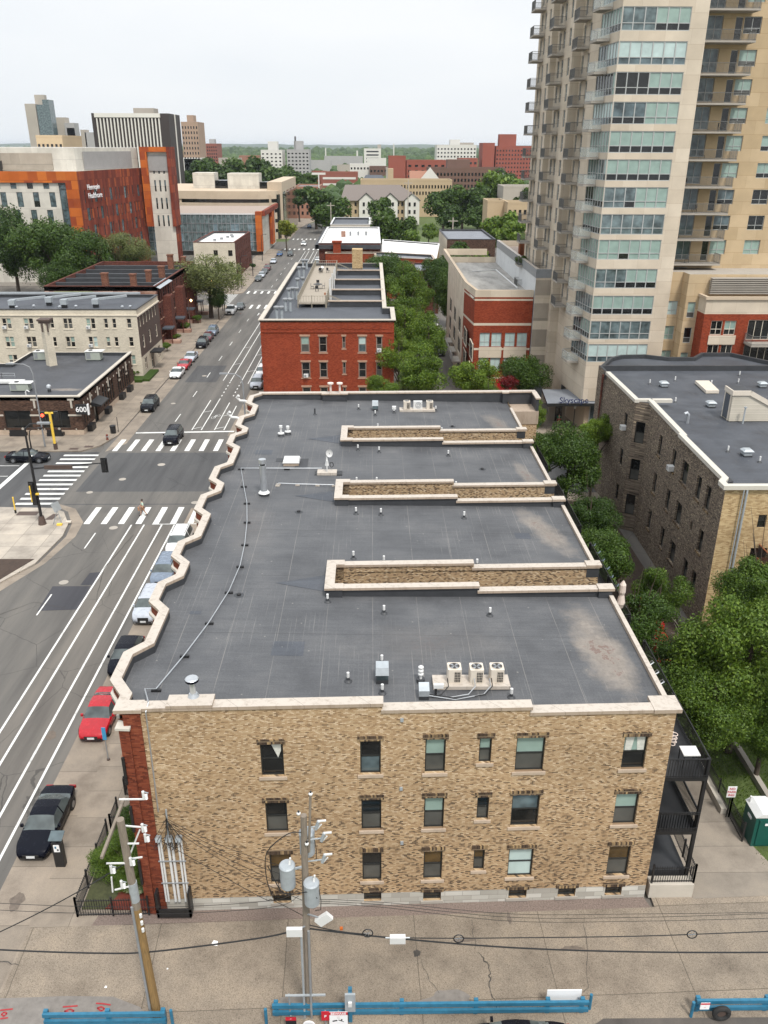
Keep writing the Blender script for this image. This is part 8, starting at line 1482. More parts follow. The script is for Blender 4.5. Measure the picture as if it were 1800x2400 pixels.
sig(-25.9, 75.3, 6.3, t); sig(-33.2, 75.2, 3.9, t); sig(-33.0, 75.0, 3.0, t); MB().box(-33.3, -32.5, 74.9, 75.1, 3.4, 3.55, 'yellow_paint').box(-33.35, -33.25, 75, 75.1, 2.6, 4.3, 'yellow_paint').build('bracket', t)
t = thing('traffic_signal', 'yellow signal post with a red light in front of the 600 building', 'traffic signal', (-39.2, 97.6, .13)); MB().cyl(-39.2, 97.6, .13, .9, .24, 'dark_brown').build('base', t); MB().cyl(-39.25, 97.6, .9, 4.9, .16, 'yellow_paint').box(-39.9, -38.6, 97.5, 97.7, 4.7, 4.9, 'yellow_paint').build('post', t)
for x in (-40.1, -38.5): MB().box(x-.25, x+.25, 97.4, 97.7, 3.9, 5.0, 'black_metal').build('signal_head', t)
MB().cyl(-40.1, 97.36, 4.5, 4.5, .18, 'signal_red') if False else MB().tube([(-40.1, 97.36, 4.55), (-40.1, 97.4, 4.55)], .2, 'signal_red', 14).build('lamp', t)
for i, (x, y, h, l) in enumerate(((-36.5, 78.0, 1.9, 'yellow and black push button post at the left corner'), )):
    t = thing('bollard', l, 'post', (x, y, .13)); MB().cyl(x, y, .13, .5, .1, 'black_metal').build('base', t); MB().cyl(x, y, .5, h, .07, 'yellow_paint').build('post', t)
def cobra(x, y, H_, dx, label, m='grey_metal'):
    t = thing('street_lamp', label, 'street lamp', (x, y, .13)); MB().tube([(x, y, .13), (x, y, H_-1.2), (x+dx*.12, y, H_-.4), (x+dx*.45, y, H_-.05), (x+dx, y, H_)], [.11, .08, .07, .06, .05], m).build('pole', t); MB().box(min(x+dx, x+dx*1.5), max(x+dx, x+dx*1.5), y-.14, y+.14, H_-.06, H_+.08, m).build('lamp_head', t)
    return t
cobra(-13.7, 86, 12.6, -1.6, 'tall grey street lamp behind the far left corner of the roof'); cobra(-40.9, 98.6, 10.6, -2.0, 'tall thin street lamp in front of the 600 building'); cobra(-41.8, 96.6, 3.2, 1.2, 'short curved lamp above the waiting black sedan', 'black_metal')
t = thing('fire_hydrant', 'small dark red fire hydrant by the crosswalk', 'fire hydrant', (-33.9, 101.2, .13)); MB().lathe(-33.9, 101.2, [(.16, .13), (.16, .2), (.11, .25), (.11, .65), (.15, .68), (.13, .8), (.03, .88)], 'mulch_red').build('barrel', t); MB().box(-34.1, -33.7, 101.1, 101.3, .5, .62, 'steel').build('nozzles', t)
t = thing('litter_bin', 'black litter bin with open top on the left pavement', 'litter bin', (-33.9, 103.9, .13)); MB().lathe(-33.9, 103.9, [(.33, .13), (.38, 1.1), (.42, 1.15), (.3, 1.16)], 'black_metal').build('barrel', t); MB().cyl(-33.35, 104.3, .13, 2.2, .04, 'black_metal').build('post', t)
t = thing('sign', 'folding grey construction sign by the signal pole', 'sign', (-31.3, 75.6, .13)); MB().add([(-31.5, 75.6, 1.2), (-30.9, 75.9, 1.5), (-31.1, 75.8, 2.4), (-31.8, 75.5, 2.2)], [(0, 1, 2, 3)], 'galvanised').build('panel', t); MB().bar((-31.3, 75.7, 1.4), (-31.7, 75.2, .13), .05, .05, 'grey_metal').bar((-31.3, 75.7, 1.4), (-30.8, 75.2, .13), .05, .05, 'grey_metal').build('legs', t)
for i, (x, y) in enumerate(((-31.0, 75.0), (-30.3, 75.6))): solo(MB().box(x-.25, x+.25, y-.15, y+.15, .13, .3, 'cream_metal' if i else 'yellow_paint'), 'sandbag', ['yellow bag left of', 'pale bag right of'][i]+' the folding sign legs', 'sandbag')
structure(MB().flat(rectpoly(-36.3, -34.2, 77.4, 78.4), .137, 'dark_brown').flat(rectpoly(-38.7, -37.2, 73.6, 75.4), .137, 'dark_brown').flat([(-33.0, 76.3), (-32.2, 76.3), (-32.0, 77.6), (-32.6, 77.8)], .137, 'dark_brown').flat(rectpoly(-36, -34.9, 98.2, 98.9), .137, 'dark_brown').flat(rectpoly(-37.6, -36.5, 97.4, 98.1), .137, 'dark_brown'), 'tactile_paving')
for i, (x, y) in enumerate(((-33.6, 192), (-33.8, 192.5))):
    t = thing('traffic_signal', ['front', 'rear'][i]+' black signal heads on posts at the second crossing', 'traffic signal', (x, y, .13)); MB().cyl(x-.3*i, y, .13, 5.2, .1, 'black_metal').build('post', t); MB().box(x-.5-.6*i, x-.05-.6*i, y-.2, y+.1, 3.2, 5.2, 'black_metal').build('signal_head', t)
cobra(-37.2, 171, 6.2, .8, 'leaning brown street lamp with a lit globe by the row houses', 'dark_brown'); 
for i, (x, y, z, m) in enumerate(((-36.6, 171, 6.0, 'lamp_warm'), (-35.6, 189, 7.5, 'lamp_warm'), (-38.9, 174.5, 4.6, 'porch_violet'))): solo(MB().lathe(x, y, [(.05, z-.25), (.26, z), (.2, z+.2), (.02, z+.3)], m, 10), 'lamp', ['warm lit globe on the leaning street lamp', 'warm lit globe against the light green tree', 'violet porch light on the brick row houses'][i], 'lamp')
for i, (px, py, H_) in enumerate(((690, 470, 0), )): pass
for i, (x, y) in enumerate(((-36.0, 283), (-34.5, 248), (-34.4, 225))): cobra(x, y, 8.5, 1.2, 'dark lamp post on the left pavement of the second block, '+['farthest', 'middle', 'nearest'][i], 'black_metal')
solo(MB().box(-34.5, -34.1, 221.0, 221.4, 5.0, 6.8, 'black_metal').cyl(-34.9, 221.2, .13, 6.0, .1, 'black_metal'), 'traffic_signal', 'black signal head at the start of the second block', 'traffic signal')
for i, (px, py, Y) in enumerate(((957, 447, 345), (888, 522, 300), (1062, 535, 290), (775, 500, 360))):
    X, z = GY(px, py-25, Y); t = thing('utility_pole', 'far wooden utility pole with crossarm, '+['among the town house trees', 'beside the white roofed block', 'right of the white roofs', 'left before the town houses'][i], 'utility pole', (X, Y, 0)); MB().cyl(X, Y, 0, z, .2, 'far_concrete').build('pole', t); MB().box(X-1.6, X+1.6, Y-.1, Y+.1, z-1.2, z-.95, 'far_concrete').build('crossarm', t)
t = thing('planter_ball', 'blue round planter on the tower forecourt', 'planter', (22.1, 106.7, .13)); MB().lathe(22.1, 106.7, [(.3, .13), (.75, .5), (.8, .9), (.55, 1.3), (.4, 1.35)], 'blue_paint').build('bowl', t)
t = thing('lamp_post', 'small dark lamp post by the tower entrance', 'street lamp', (26.6, 104.6, .13)); MB().cyl(26.6, 104.6, .13, 3.2, .06, 'black_metal').build('post', t); MB().lathe(26.6, 104.6, [(.12, 3.2), (.2, 3.6), (.03, 3.75)], 'lamp_glass').build('lantern', t)
structure(MB().flat([(14, 81), (60, 81), (60, 83), (14, 83)], .14, 'walk_concrete').flat([(19, 97.5), (60, 97.5), (60, 112), (19, 112)], .14, 'walk_concrete'), 'forecourt')

# ------------------------------------------------------------------ people
def person(label, loc, joints, rad, shirt, shorts, rz=0, cloth=None, extra=None):
    t = thing('person', label, 'person', loc); t.rotation_euler = (0, 0, rz)
    def skin(names, edges, rs, m, nm, lvl=2):
        me = bpy.data.meshes.new(nm); me.from_pydata([joints[n_] for n_ in names], [(names.index(a), names.index(b)) for a, b in edges], []); o = bpy.data.objects.new(nm, me); COL.objects.link(o)
        sk = o.modifiers.new('s', 'SKIN'); o.modifiers.new('u', 'SUBSURF').levels = lvl; sk.use_smooth_shade = True
        for i, n_ in enumerate(names): me.skin_vertices[0].data[i].radius = (rs[n_], rs[n_]*.85); me.skin_vertices[0].data[i].use_root = (i == 0)
        dg = bpy.context.evaluated_depsgraph_get(); m2 = bpy.data.meshes.new_from_object(o.evaluated_get(dg)); bpy.data.objects.remove(o); m2.materials.clear(); m2.materials.append(MT[m]); r = bpy.data.objects.new(nm, m2); COL.objects.link(r); r.parent = t; return r
    E = [('pelvis', 'waist'), ('waist', 'chest'), ('chest', 'neck'), ('neck', 'jaw'), ('jaw', 'crown')]
    for s_ in 'LR': E += [('chest', 'sh'+s_), ('sh'+s_, 'el'+s_), ('el'+s_, 'wr'+s_), ('wr'+s_, 'hd'+s_), ('pelvis', 'hip'+s_), ('hip'+s_, 'kn'+s_), ('kn'+s_, 'an'+s_), ('an'+s_, 'toe'+s_)]
    nm = ['pelvis']+[k_ for k_ in joints if k_ != 'pelvis']; skin(nm, E, rad, 'skin', 'body')
    e2 = [('waist', 'chest')]+[('chest', 'sh'+s_) for s_ in 'LR']+[('sh'+s_, 'el'+s_) for s_ in 'LR']; r2 = {k_: v*1.22+.012 for k_, v in rad.items()}
    skin(['waist', 'chest', 'shL', 'shR', 'elL', 'elR'], e2, r2, shirt, 'shirt'); skin(['pelvis', 'hipL', 'hipR', 'knL', 'knR'], [('pelvis', 'hipL'), ('pelvis', 'hipR'), ('hipL', 'knL'), ('hipR', 'knR')], {**r2, 'knL': .095, 'knR': .095}, shorts, 'shorts')
    c = joints['crown']; hm = MB().lathe(c[0], c[1]+.02, [(.1, c[2]-.06), (.112, c[2]), (.1, c[2]+.06), (.05, c[2]+.1), (.005, c[2]+.11)], 'hair', 12); o = hm.build('hair'); o.parent = t
    j = joints['jaw']
    for s_ in (-1, 1): o = MB().box(s_*.035-.012+j[0], s_*.035+.012+j[0], j[1]-.108, j[1]-.096, j[2]+.055, j[2]+.07, 'hair').build('eye'); o.parent = t; 
    for s_ in 'LR':
        a = joints['an'+s_]; o = MB().box(a[0]-.05, a[0]+.05, a[1]-.2, a[1]+.07, .0, .09, 'trim_black').build('shoe'); o.parent = t
    if extra: extra(t)
    return t
RD = dict(pelvis=.14, waist=.125, chest=.15, neck=.055, jaw=.085, crown=.095, shL=.065, shR=.065, elL=.045, elR=.045, wrL=.03, wrR=.03, hdL=.035, hdR=.035, hipL=.1, hipR=.1, knL=.065, knR=.065, anL=.045, anR=.045, toeL=.035, toeR=.035)
J1 = dict(pelvis=(0, 0, .95), waist=(0, 0, 1.1), chest=(0, 0, 1.36), neck=(0, 0, 1.52), jaw=(0, -.02, 1.6), crown=(0, 0, 1.7), shL=(-.19, 0, 1.42), shR=(.19, 0, 1.42), elL=(-.26, -.06, 1.14), elR=(.3, .02, 1.16), wrL=(-.24, -.25, .98), wrR=(.42, -.08, 1.05), hdL=(-.23, -.31, .95), hdR=(.48, -.1, 1.02), hipL=(-.1, 0, .9), hipR=(.1, 0, .9), knL=(-.13, -.16, .5), knR=(.11, .12, .5), anL=(-.13, -.22, .09), anR=(.11, .32, .12), toeL=(-.13, -.38, .05), toeR=(.11, .18, .05))
def bag(t):
    o = MB().box(-.42, -.16, -.42, -.28, .5, .85, 'cloth_tan').bar((-.3, -.35, .85), (-.24, -.31, .95), .02, .02, 'cloth_tan').build('carried_bag'); o.parent = t
person('pedestrian in a pale mint shirt and tan shorts walking on the near crosswalk', (-23.4, 77.6, .02), J1, RD, 'cloth_mint', 'cloth_tan', rz=-pi/2*.7, extra=bag)
J2 = dict(J1); J2.update(elL=(-.27, 0, 1.14), wrL=(-.26, -.05, .9), hdL=(-.26, -.08, .82), elR=(.27, 0, 1.14), wrR=(.26, -.05, .9), hdR=(.26, -.08, .82), knL=(-.13, -.05, .5), knR=(.13, .05, .5), anL=(-.15, 0, .09), anR=(.15, .12, .09), toeL=(-.15, -.15, .05), toeR=(.15, -.03, .05))
person('person in a green shirt and red shorts at the tower entrance', (25.1, 106.6, .14), J2, RD, 'cloth_green', 'cloth_red', rz=pi)
# ------------------------------------------------------------------ vegetation
def np_mesh(name, V, Fq, m):
    me = bpy.data.meshes.new(name); me.vertices.add(len(V)); me.vertices.foreach_set('co', V.astype(np.float32).ravel()); k = Fq.shape[1]; me.loops.add(Fq.size); me.loops.foreach_set('vertex_index', Fq.astype(np.int32).ravel())
    me.polygons.add(len(Fq)); me.polygons.foreach_set('loop_start', np.arange(0, Fq.size, k, dtype=np.int32)); me.polygons.foreach_set('loop_total', np.full(len(Fq), k, dtype=np.int32)); me.update(calc_edges=True); me.validate(); me.materials.append(MT[m]); return me
def crown_mesh(seed, n, leaf_s, mat_, lobes=16, flat=.8, spread=.62, sparse=0.0):
    """unit crown (radius ~1) of leaf sized quads on and inside many uneven lobes"""
    r = np.random.default_rng(seed); c = r.normal(size=(lobes, 3)); c /= np.linalg.norm(c, axis=1)[:, None]; c *= (r.uniform(.25, 1, lobes)**.6)[:, None]*spread; c[:, 2] = c[:, 2]*flat; R = r.uniform(.16, .42, lobes)*(1 if lobes < 24 else .88)
    tw = r.integers(0, lobes, n); d = r.normal(size=(n, 3)); d[:, 2] += .25; d /= np.linalg.norm(d, axis=1)[:, None]
    rr = R[tw]*(.62+.42*r.random(n)**.5)*(1+.16*np.sin(d[:, 0]*9+tw)*np.sin(d[:, 1]*8+2*tw)*1.2); P = c[tw]+d*rr[:, None]*np.array([1, 1, .85])
    sub = r.normal(size=(n//9, 3))*.05; P += sub[r.integers(0, len(sub), n)]*.6; P += r.normal(size=(n, 3))*.012
    nn = d+r.normal(size=(n, 3))*.55; nn /= np.linalg.norm(nn, axis=1)[:, None]; a = np.cross(nn, r.normal(size=(n, 3))); a /= np.linalg.norm(a, axis=1)[:, None]; b = np.cross(nn, a); s = leaf_s*r.uniform(.55, 1.35, n)[:, None]
    V = np.stack([P-a*s, P-b*s*.55, P+a*s, P+b*s*.55], 1).reshape(-1, 3); return np_mesh('crown', V, np.arange(4*n).reshape(n, 4), mat_), c, R
def trunk_mesh(seed, c, h_rel, m='bark', tr=.05):
    rr = random.Random(seed); mb = MB(); base = (0, 0, -h_rel); top = (rr.uniform(-.06, .06), rr.uniform(-.06, .06), -.1)
    mb.tube([base, (base[0]+.02, 0, -h_rel*.6), top, (top[0], top[1], .3)], [tr*1.3, tr, tr*.7, tr*.25], m, 8)
    for i in range(min(9, len(c))):
        q = c[i]; st = Vector((0, 0, -h_rel*.5+.3*rr.random())); e = Vector((float(q[0])*1.15, float(q[1])*1.15, float(q[2])*1.05)); mid = st.lerp(e, .5)+Vector((rr.uniform(-.06, .06), rr.uniform(-.06, .06), .05)); mb.tube([st, mid, e], [tr*.45, tr*.28, tr*.08], m, 6)
        for k_ in range(2): e2 = e+Vector((rr.uniform(-.25, .25), rr.uniform(-.25, .25), rr.uniform(0, .3))); mb.tube([mid, mid.lerp(e2, .6), e2], [tr*.2, tr*.12, tr*.04], m, 5)
    o = mb.build('trunk'); me = o.data; bpy.data.objects.remove(o); return me
TK = {}
def tkind(key, seed, n, leaf, m, **k):
    if (key, seed) not in TK:
        me, c, R = crown_mesh(seed, n, leaf, m, **{q: v for q, v in k.items() if q not in ('h',)}); TK[(key, seed)] = (me, trunk_mesh(seed, c, k.get('h', 1.2)))
    return TK[(key, seed)]
SPEC = {'near_fresh': (60000, .021, 'leaf_fresh', dict(lobes=40, spread=.85)), 'near_deep': (40000, .026, 'leaf_deep', dict(lobes=30, spread=.8)), 'wild': (22000, .026, 'leaf_deep', dict(lobes=26, spread=.8)), 'wild_fresh': (18000, .028, 'leaf_fresh', dict(lobes=24, spread=.85)),
    'mid_fresh': (20000, .03, 'leaf_mid', dict(lobes=26, spread=.75)), 'mid_deep': (26000, .028, 'leaf_deep', dict(lobes=34, spread=.8)), 'mid_olive': (15000, .026, 'leaf_olive', dict(lobes=22, spread=.75)), 'red': (4000, .05, 'leaf_red', dict(lobes=10)), 'far_deep': (4200, .085, 'leaf_deep', dict(lobes=14)), 'far_fresh': (4200, .085, 'leaf_mid', dict(lobes=14)), 'far_yellow': (2600, .08, 'leaf_yellow', dict(lobes=12)), 'bush': (2600, .09, 'leaf_fresh', dict(lobes=9, flat=.5))}
def plant(px, py, Y, R, kind, seed, label, name='leafy_tree', cat='tree', sz=1.0, group=None, X=None, z=None, base=0.0):
    x, zc = GY(px, py, Y) if X is None else (X, z); n, lf, m, k = SPEC[kind]; H_ = max(.6, (zc-base)/(R*sz)); cm, tm = tkind(kind, seed, n, lf, m, h=1.2, **k)
    t = thing(name, label, cat, (x, Y, base), group); rot = random.Random(px*7+py+seed).random()*6.28
    o = bpy.data.objects.new('crown', cm); COL.objects.link(o); o.parent = t; o.location = (0, 0, zc-base); o.scale = (R, R, R*sz); o.rotation_euler = (0, 0, rot)
    o = bpy.data.objects.new('trunk', tm); COL.objects.link(o); o.parent = t; o.location = (0, 0, zc-base); o.scale = (R, R, (zc-base)/1.2); o.rotation_euler = (0, 0, rot); return t
T = [
 (1755, 1530, 41, 4.3, 'near_fresh', 1, 'large bright green tree filling the right edge above the driveway', 1.15), (1800, 1400, 46, 3.2, 'near_fresh', 2, 'bright tree at the right edge below the timber balcony', 1.0), (1660, 1660, 39, 3.2, 'near_fresh', 3, 'low hanging green tree over the sturdy trunk by the driveway', .9), (1800, 1700, 38.5, 2.6, 'near_fresh', 1, 'green boughs at the right edge behind the portable toilet', 1.0),
 (1500, 1450, 47, 2.9, 'wild', 4, 'wild shrubby tree with bare twigs right of the rear porches', .9), (1545, 1390, 50, 2.0, 'wild_fresh', 5, 'yellowish green sapling against the dark brick wall', 1.2), (1415, 1300, 58, 3.0, 'near_deep', 6, 'dark green tree between the parasol and the dark wall', 1.0), (1590, 1570, 42, 2.8, 'wild', 7, 'dark shrubby tree left of the big bright tree', .8), (1470, 1590, 41, 1.8, 'wild', 4, 'low dark shrub by the terracotta pot', .6), (1440, 1480, 46, 2.0, 'wild', 7, 'low shrub beside the nearest red garden seat', .7), (1385, 1215, 62, 2.4, 'near_deep', 8, 'small dark green tree at the foot of the dark brick wall', 1.0),
 (1335, 1075, 76, 4.0, 'near_deep', 6, 'dense dark green tree left of the dark brick building', 1.05), (1275, 1055, 80, 2.8, 'near_deep', 8, 'dark tree touching the roof edge left of the dense one', 1.0), (1400, 1010, 82, 2.4, 'mid_fresh', 11, 'brighter small tree at the back corner of the dark brick building', 1.0),
 (985, 870, 107, 4.2, 'mid_fresh', 10, 'bright green tree behind the far parapet, centre', 1.05), (1110, 885, 108, 3.6, 'mid_fresh', 11, 'bright green tree in front of the beige and red block', 1.0), (895, 905, 104, 2.4, 'mid_fresh', 12, 'small yellow green tree by the red brick house corner', .9), (950, 775, 122, 3.9, 'mid_fresh', 12, 'fresh green tree right of the red brick house, middle of the alley', 1.2), (930, 720, 137, 3.9, 'mid_fresh', 10, 'fresh green tree farther along the alley, behind the middle one', 1.1), (905, 640, 178, 6.0, 'mid_deep', 13, 'broad round tree behind the roof terrace chimney', .95), (985, 690, 160, 3.6, 'mid_fresh', 11, 'light feathery tree in front of the dark red brick house', 1.3),
 (935, 835, 114, 3.2, 'mid_fresh', 11, 'bright tree filling the alley before the middle one', 1.1), (1005, 800, 120, 3.4, 'mid_fresh', 12, 'bright tree on the right side of the alley lawn', 1.1), (985, 750, 138, 3.6, 'mid_fresh', 10, 'bright tree mid alley, right of the feathery row', 1.2), (945, 660, 160, 4.2, 'mid_fresh', 12, 'fresh tree behind the alley row, left of the dark red house', 1.1), (1020, 640, 190, 4.0, 'mid_deep', 13, 'dark tree between the dark red house and the beige block', 1.2),
 (1050, 690, 175, 4.2, 'mid_deep', 14, 'dark green tree hugging the left side of the beige block', 1.5), (1225, 880, 112, 4.0, 'mid_deep', 13, 'wide dark green tree in front of the striped garage', .95), (1145, 920, 104, 1.7, 'mid_fresh', 12, 'small tree just over the parapet before the red door', .8), (1190, 895, 109, 1.7, 'red', 15, 'dark red leaved tree before the red door', .8), (1255, 970, 100, 2.0, 'mid_fresh', 10, 'slender young tree on the tower forecourt', 1.2),
 (115, 580, 208, 10.0, 'mid_deep', 13, 'huge dark elm in front of the white hospital face', .95), (25, 575, 212, 8.0, 'mid_deep', 14, 'dark tree at the left edge before the hospital', 1.3), (210, 600, 204, 8.0, 'mid_deep', 16, 'dark tree right of the huge elm, above the ivy wall', 1.0), (290, 585, 206, 7.0, 'mid_olive', 17, 'lighter olive tree before the rust red hospital side', .85), (150, 650, 200, 6.0, 'mid_deep', 13, 'low dark tree under the huge elm', 1.0), (310, 620, 204, 2.2, 'mid_deep', 14, 'small dark bush beside the olive tree', .9),
 (488, 648, 184, 8.6, 'mid_olive', 18, 'wide pale olive tree over the end of the row houses', .7), (440, 665, 186, 5.6, 'mid_olive', 17, 'left shoulder of pale olive foliage over the row house roof', .7), (510, 700, 182, 2.6, 'mid_deep', 14, 'dark small tree under the wide pale olive one', 1.1),
 (668, 527, 300, 0.1, 'far_yellow', 19, None, 1)]
for (px, py, Y, R, kd, sd, lab, sz) in T:
    if lab: plant(px, py, Y, R, kd, sd, lab, sz=sz)
TF = [(670, 535, 312, 3.8, 'far_yellow', 'yellow green young tree at the pavilion corner'), (740, 475, 400, 8.5, 'far_deep', 'big tree before the orange brown building at the bend'), (780, 500, 380, 8, 'far_deep', 'dark tree left of the town houses'), (700, 465, 440, 6, 'far_deep', 'smaller tree at the orange brown wall'), (905, 540, 300, 6.5, 'far_deep', 'dark tree right of the white roof, nearest'), (900, 495, 370, 6.5, 'far_deep', 'dark round tree before the town houses'), (945, 535, 310, 5, 'far_deep', 'second dark tree right of the white roof'), (960, 560, 290, 4, 'far_fresh', 'lighter tree over the crinkled white roof'), (1005, 545, 330, 3.6, 'far_fresh', 'pale small tree before the lawn'), (1040, 480, 395, 8, 'far_deep', 'left tree of the dark grove beyond the garage'), (1085, 470, 400, 8.5, 'far_deep', 'centre tree of the dark grove beyond the garage'), (1130, 470, 398, 8, 'far_deep', 'right tree of the dark grove beyond the garage'), (1060, 510, 380, 6, 'far_deep', 'front tree of the dark grove, left'), (1120, 510, 375, 6, 'far_deep', 'front tree of the dark grove, right'),
 (1175, 530, 300, 6, 'far_fresh', 'light green tree above the dark cornice house'), (1215, 550, 270, 5.5, 'far_fresh', 'low light tree behind the garage wall'), (1235, 580, 240, 3.8, 'far_fresh', 'green shrub on the garage roof edge, right'), (1170, 560, 285, 4, 'far_fresh', 'low leafy tree right of the grey roofed house'), (1075, 600, 235, 4.5, 'far_deep', 'tree at the left foot of the dark cornice house'), (1120, 610, 225, 3.5, 'far_fresh', 'tree before the dark cornice house'), (1050, 640, 205, 4.5, 'far_deep', 'dark tree behind the beige block corner'),
 (460, 412, 560, 11, 'far_deep', 'left tree behind the parking ramp'), (505, 405, 580, 11, 'far_deep', 'second tree behind the parking ramp'), (555, 405, 600, 12, 'far_deep', 'third tree behind the parking ramp'), (600, 412, 560, 12, 'far_deep', 'fourth tree behind the parking ramp'), (645, 425, 540, 11, 'far_deep', 'tree behind the parking ramp corner'), (690, 425, 560, 11, 'far_deep', 'tree before the grey twin block'), (735, 428, 520, 7, 'far_deep', 'tree before the banded school'), (1160, 440, 430, 8, 'far_fresh', 'bright tree right of the brown school'), (1200, 450, 420, 9, 'far_fresh', 'bright tree left of the tower above the tan flats'), (1180, 425, 470, 8, 'far_deep', 'darker tree by the grey roofed house'), (1240, 470, 380, 7, 'far_deep', 'dark tree just left of the tower balconies')]
for i, (px, py, Y, R, kd, lab) in enumerate(TF): plant(px, py, Y, R*1.22, kd, 30+i % 4, lab, sz=.95)
# shrubs
BS = [(-12.95, 31.9, 1.15, 1.5, 'near_fresh', 'leafy green shrub in the corner garden'), (-12.7, 33.9, 1.4, 1.3, 'near_deep', 'taller shrub behind in the corner garden'), (-12.3, 30.9, .7, .8, 'near_fresh', 'light green shrub at the front of the corner garden'), (-37.9, 170, 1.2, 1.4, 'bush', 'bushes before the row houses, middle'), (-37.8, 160, 1.0, 1.1, 'bush', 'bushes before the row houses, near end'), (-37.0, 178, 1.2, 1.4, 'bush', 'bushes before the row houses, far end'), (-37.6, 151.5, 1.1, 1.4, 'bush', 'bushes before the row houses, by the cream house'), (-38.6, 132.5, .9, 1.0, 'bush', 'shrub at the cream house corner'), (-37.2, 234, 1.6, 2.0, 'far_deep', 'conical bush before the brown white roofed house'), (-36.3, 262, 1.3, 1.2, 'far_deep', 'bushes along the second block'),
 (-34.6, 59, .6, .5, 'bush', 'small green plant in the left planting bed'), (-33.6, 57.5, .5, .5, 'bush', 'second small plant in the left planting bed'), (19.2, 56, .9, 1.4, 'bush', 'low shrub in the yard beyond the porches'), (17.5, 50.5, .7, 1.0, 'bush', 'low shrub beside the third porch'), (18.5, 66, .9, 1.4, 'bush', 'shrub in the far part of the yard'), (23.2, 132, 18.6, 1.6, 'bush', 'ivy draped over the white garage wall')]
for i, (x, y, z, R, kd, lab) in enumerate(BS): plant(0, i, y, R, kd, 40+i % 3, lab, 'garden_shrub', 'shrub', X=x, z=z+.13, sz=.8, base=.05 if z < 10 else 17.9)
# hosta with pale edges
mb = MB(); rr = random.Random(2)
for k_ in range(70):
    a = rr.random()*6.28; r0 = rr.uniform(.1, .55); z = .25+.35*(1-r0); x, y = -11.9+r0*cos(a), 30.6+r0*sin(a); d = Vector((cos(a), sin(a), -.25)); s_ = Vector((-sin(a), cos(a), 0)); p = Vector((x, y, z+.1)); mb.add([p-d*.13, p-s_*.09, p+d*.15, p+s_*.09], [(0, 1, 2, 3)], 'leaf_hosta')
solo(mb, 'hosta_plant', 'variegated hosta plant with pale leaf edges in the corner garden', 'plant')
# grass tufts in the side lawn
rg = np.random.default_rng(3); n = 9000; P = np.stack([rg.uniform(20.4, 27, n), rg.uniform(31, 47, n), np.full(n, .1)], 1); P = P[(P[:, 0] < 22.5) | (P[:, 0] > 23) | (P[:, 1] < 35)]; n = len(P); a = rg.uniform(0, 6.28, n); dx = np.stack([np.cos(a), np.sin(a), 0*a], 1)*.035; hh = np.stack([rg.normal(0, .03, n), rg.normal(0, .03, n), rg.uniform(.06, .16, n)], 1)
V = np.stack([P-dx, P+dx, P+hh], 1).reshape(-1, 3); me = np_mesh('grass', V, np.arange(3*n).reshape(n, 3), 'leaf_fresh'); o = bpy.data.objects.new('grass', me); COL.objects.link(o); tag(o, 'short grass tufts in the lawn right of the driveway', 'grass', kind='stuff')
# fallen twigs: bare branches in the yard
mb = MB(); rr = random.Random(9)
for k_ in range(40):
    p = Vector((rr.uniform(17.5, 21), rr.uniform(42, 52), rr.uniform(2.5, 6))); d = Vector((rr.uniform(-1, 1), rr.uniform(-1, 1), rr.uniform(.1, 1))).normalized(); q = p+d*rr.uniform(.8, 1.8); mb.tube([p, p.lerp(q, .5)+Vector((.1, .1, 0)), q], [.018, .012, .005], 'far_concrete', 5)
tag(mb.build('bare_twigs'), 'tangle of bare grey twigs among the yard shrubs', 'twigs', kind='stuff')
# far canopy: thousands of merged tree tops fading to the horizon
rg = np.random.default_rng(11); VV = []; FF = []; off = 0
ph = [(cos(2*pi*k_/7), sin(2*pi*k_/7)) for k_ in range(7)]
blk = [(-175, -105, 440, 505), (-130, -36, 350, 430), (-360, -250, 740, 860), (-13, 30, 415, 455), (-40, 60, 395, 450), (20, 100, 390, 425), (10, 90, 470, 540), (-60, -15, 420, 500), (55, 110, 545, 600), (50, 90, 610, 650), (-180, -130, 610, 650), (-120, -60, 830, 885), (-15, 60, 395, 520)]
def rocs(y0, y1, n, s0, s1, hmul=1.0):
    global off
    y = rg.uniform(y0, y1, n); x = rg.uniform(-1, 1, n)*(y*.55+60)
    for i in range(n):
        X, Y = x[i], y[i]
        if any(a-6 < X < b+6 and c-6 < Y < d+4 for a, b, c, d in blk) or (Y < 560 and X > -60 and X < 110 and rg.random() < .5): continue
        s = rg.uniform(s0, s1); h = s*rg.uniform(.9, 1.3)*hmul; r1 = s*.8; vs = [(X+s*c*rg.uniform(.8, 1.15), Y+s*d*rg.uniform(.8, 1.15), h*.5) for c, d in ph]+[(X+s*.62*c*rg.uniform(.8, 1.2), Y+s*.62*d*rg.uniform(.8, 1.2), h*rg.uniform(1.1, 1.3)) for c, d in ph]+[(X+s*c*.8, Y+s*d*.8, 0) for c, d in ph]+[(X, Y, h*1.5)]
        VV.extend(vs); b = off
        for k_ in range(7):
            j = (k_+1) % 7; FF.append((b+k_, b+j, b+7+j, b+7+k_)); FF.append((b+14+k_, b+14+j, b+j, b+k_)); FF.append((b+7+k_, b+7+j, b+21, b+21))
        off += 22
rocs(520, 800, 1900, 4, 8); rocs(800, 1400, 3800, 5, 9); rocs(1400, 2600, 5200, 7, 12); rocs(2600, 5200, 4500, 12, 22, .9)
V = np.array(VV); me = bpy.data.meshes.new('woodland'); me.from_pydata([tuple(v) for v in V], [], [f if f[2] != f[3] else f[:3] for f in FF]); me.materials.append(MT['leaf_far'] if 'leaf_far' in MT else MT['leaf_deep']); o = bpy.data.objects.new('woodland', me); COL.objects.link(o); tag(o, 'far green tree canopy stretching to the horizon', 'woodland', kind='stuff')
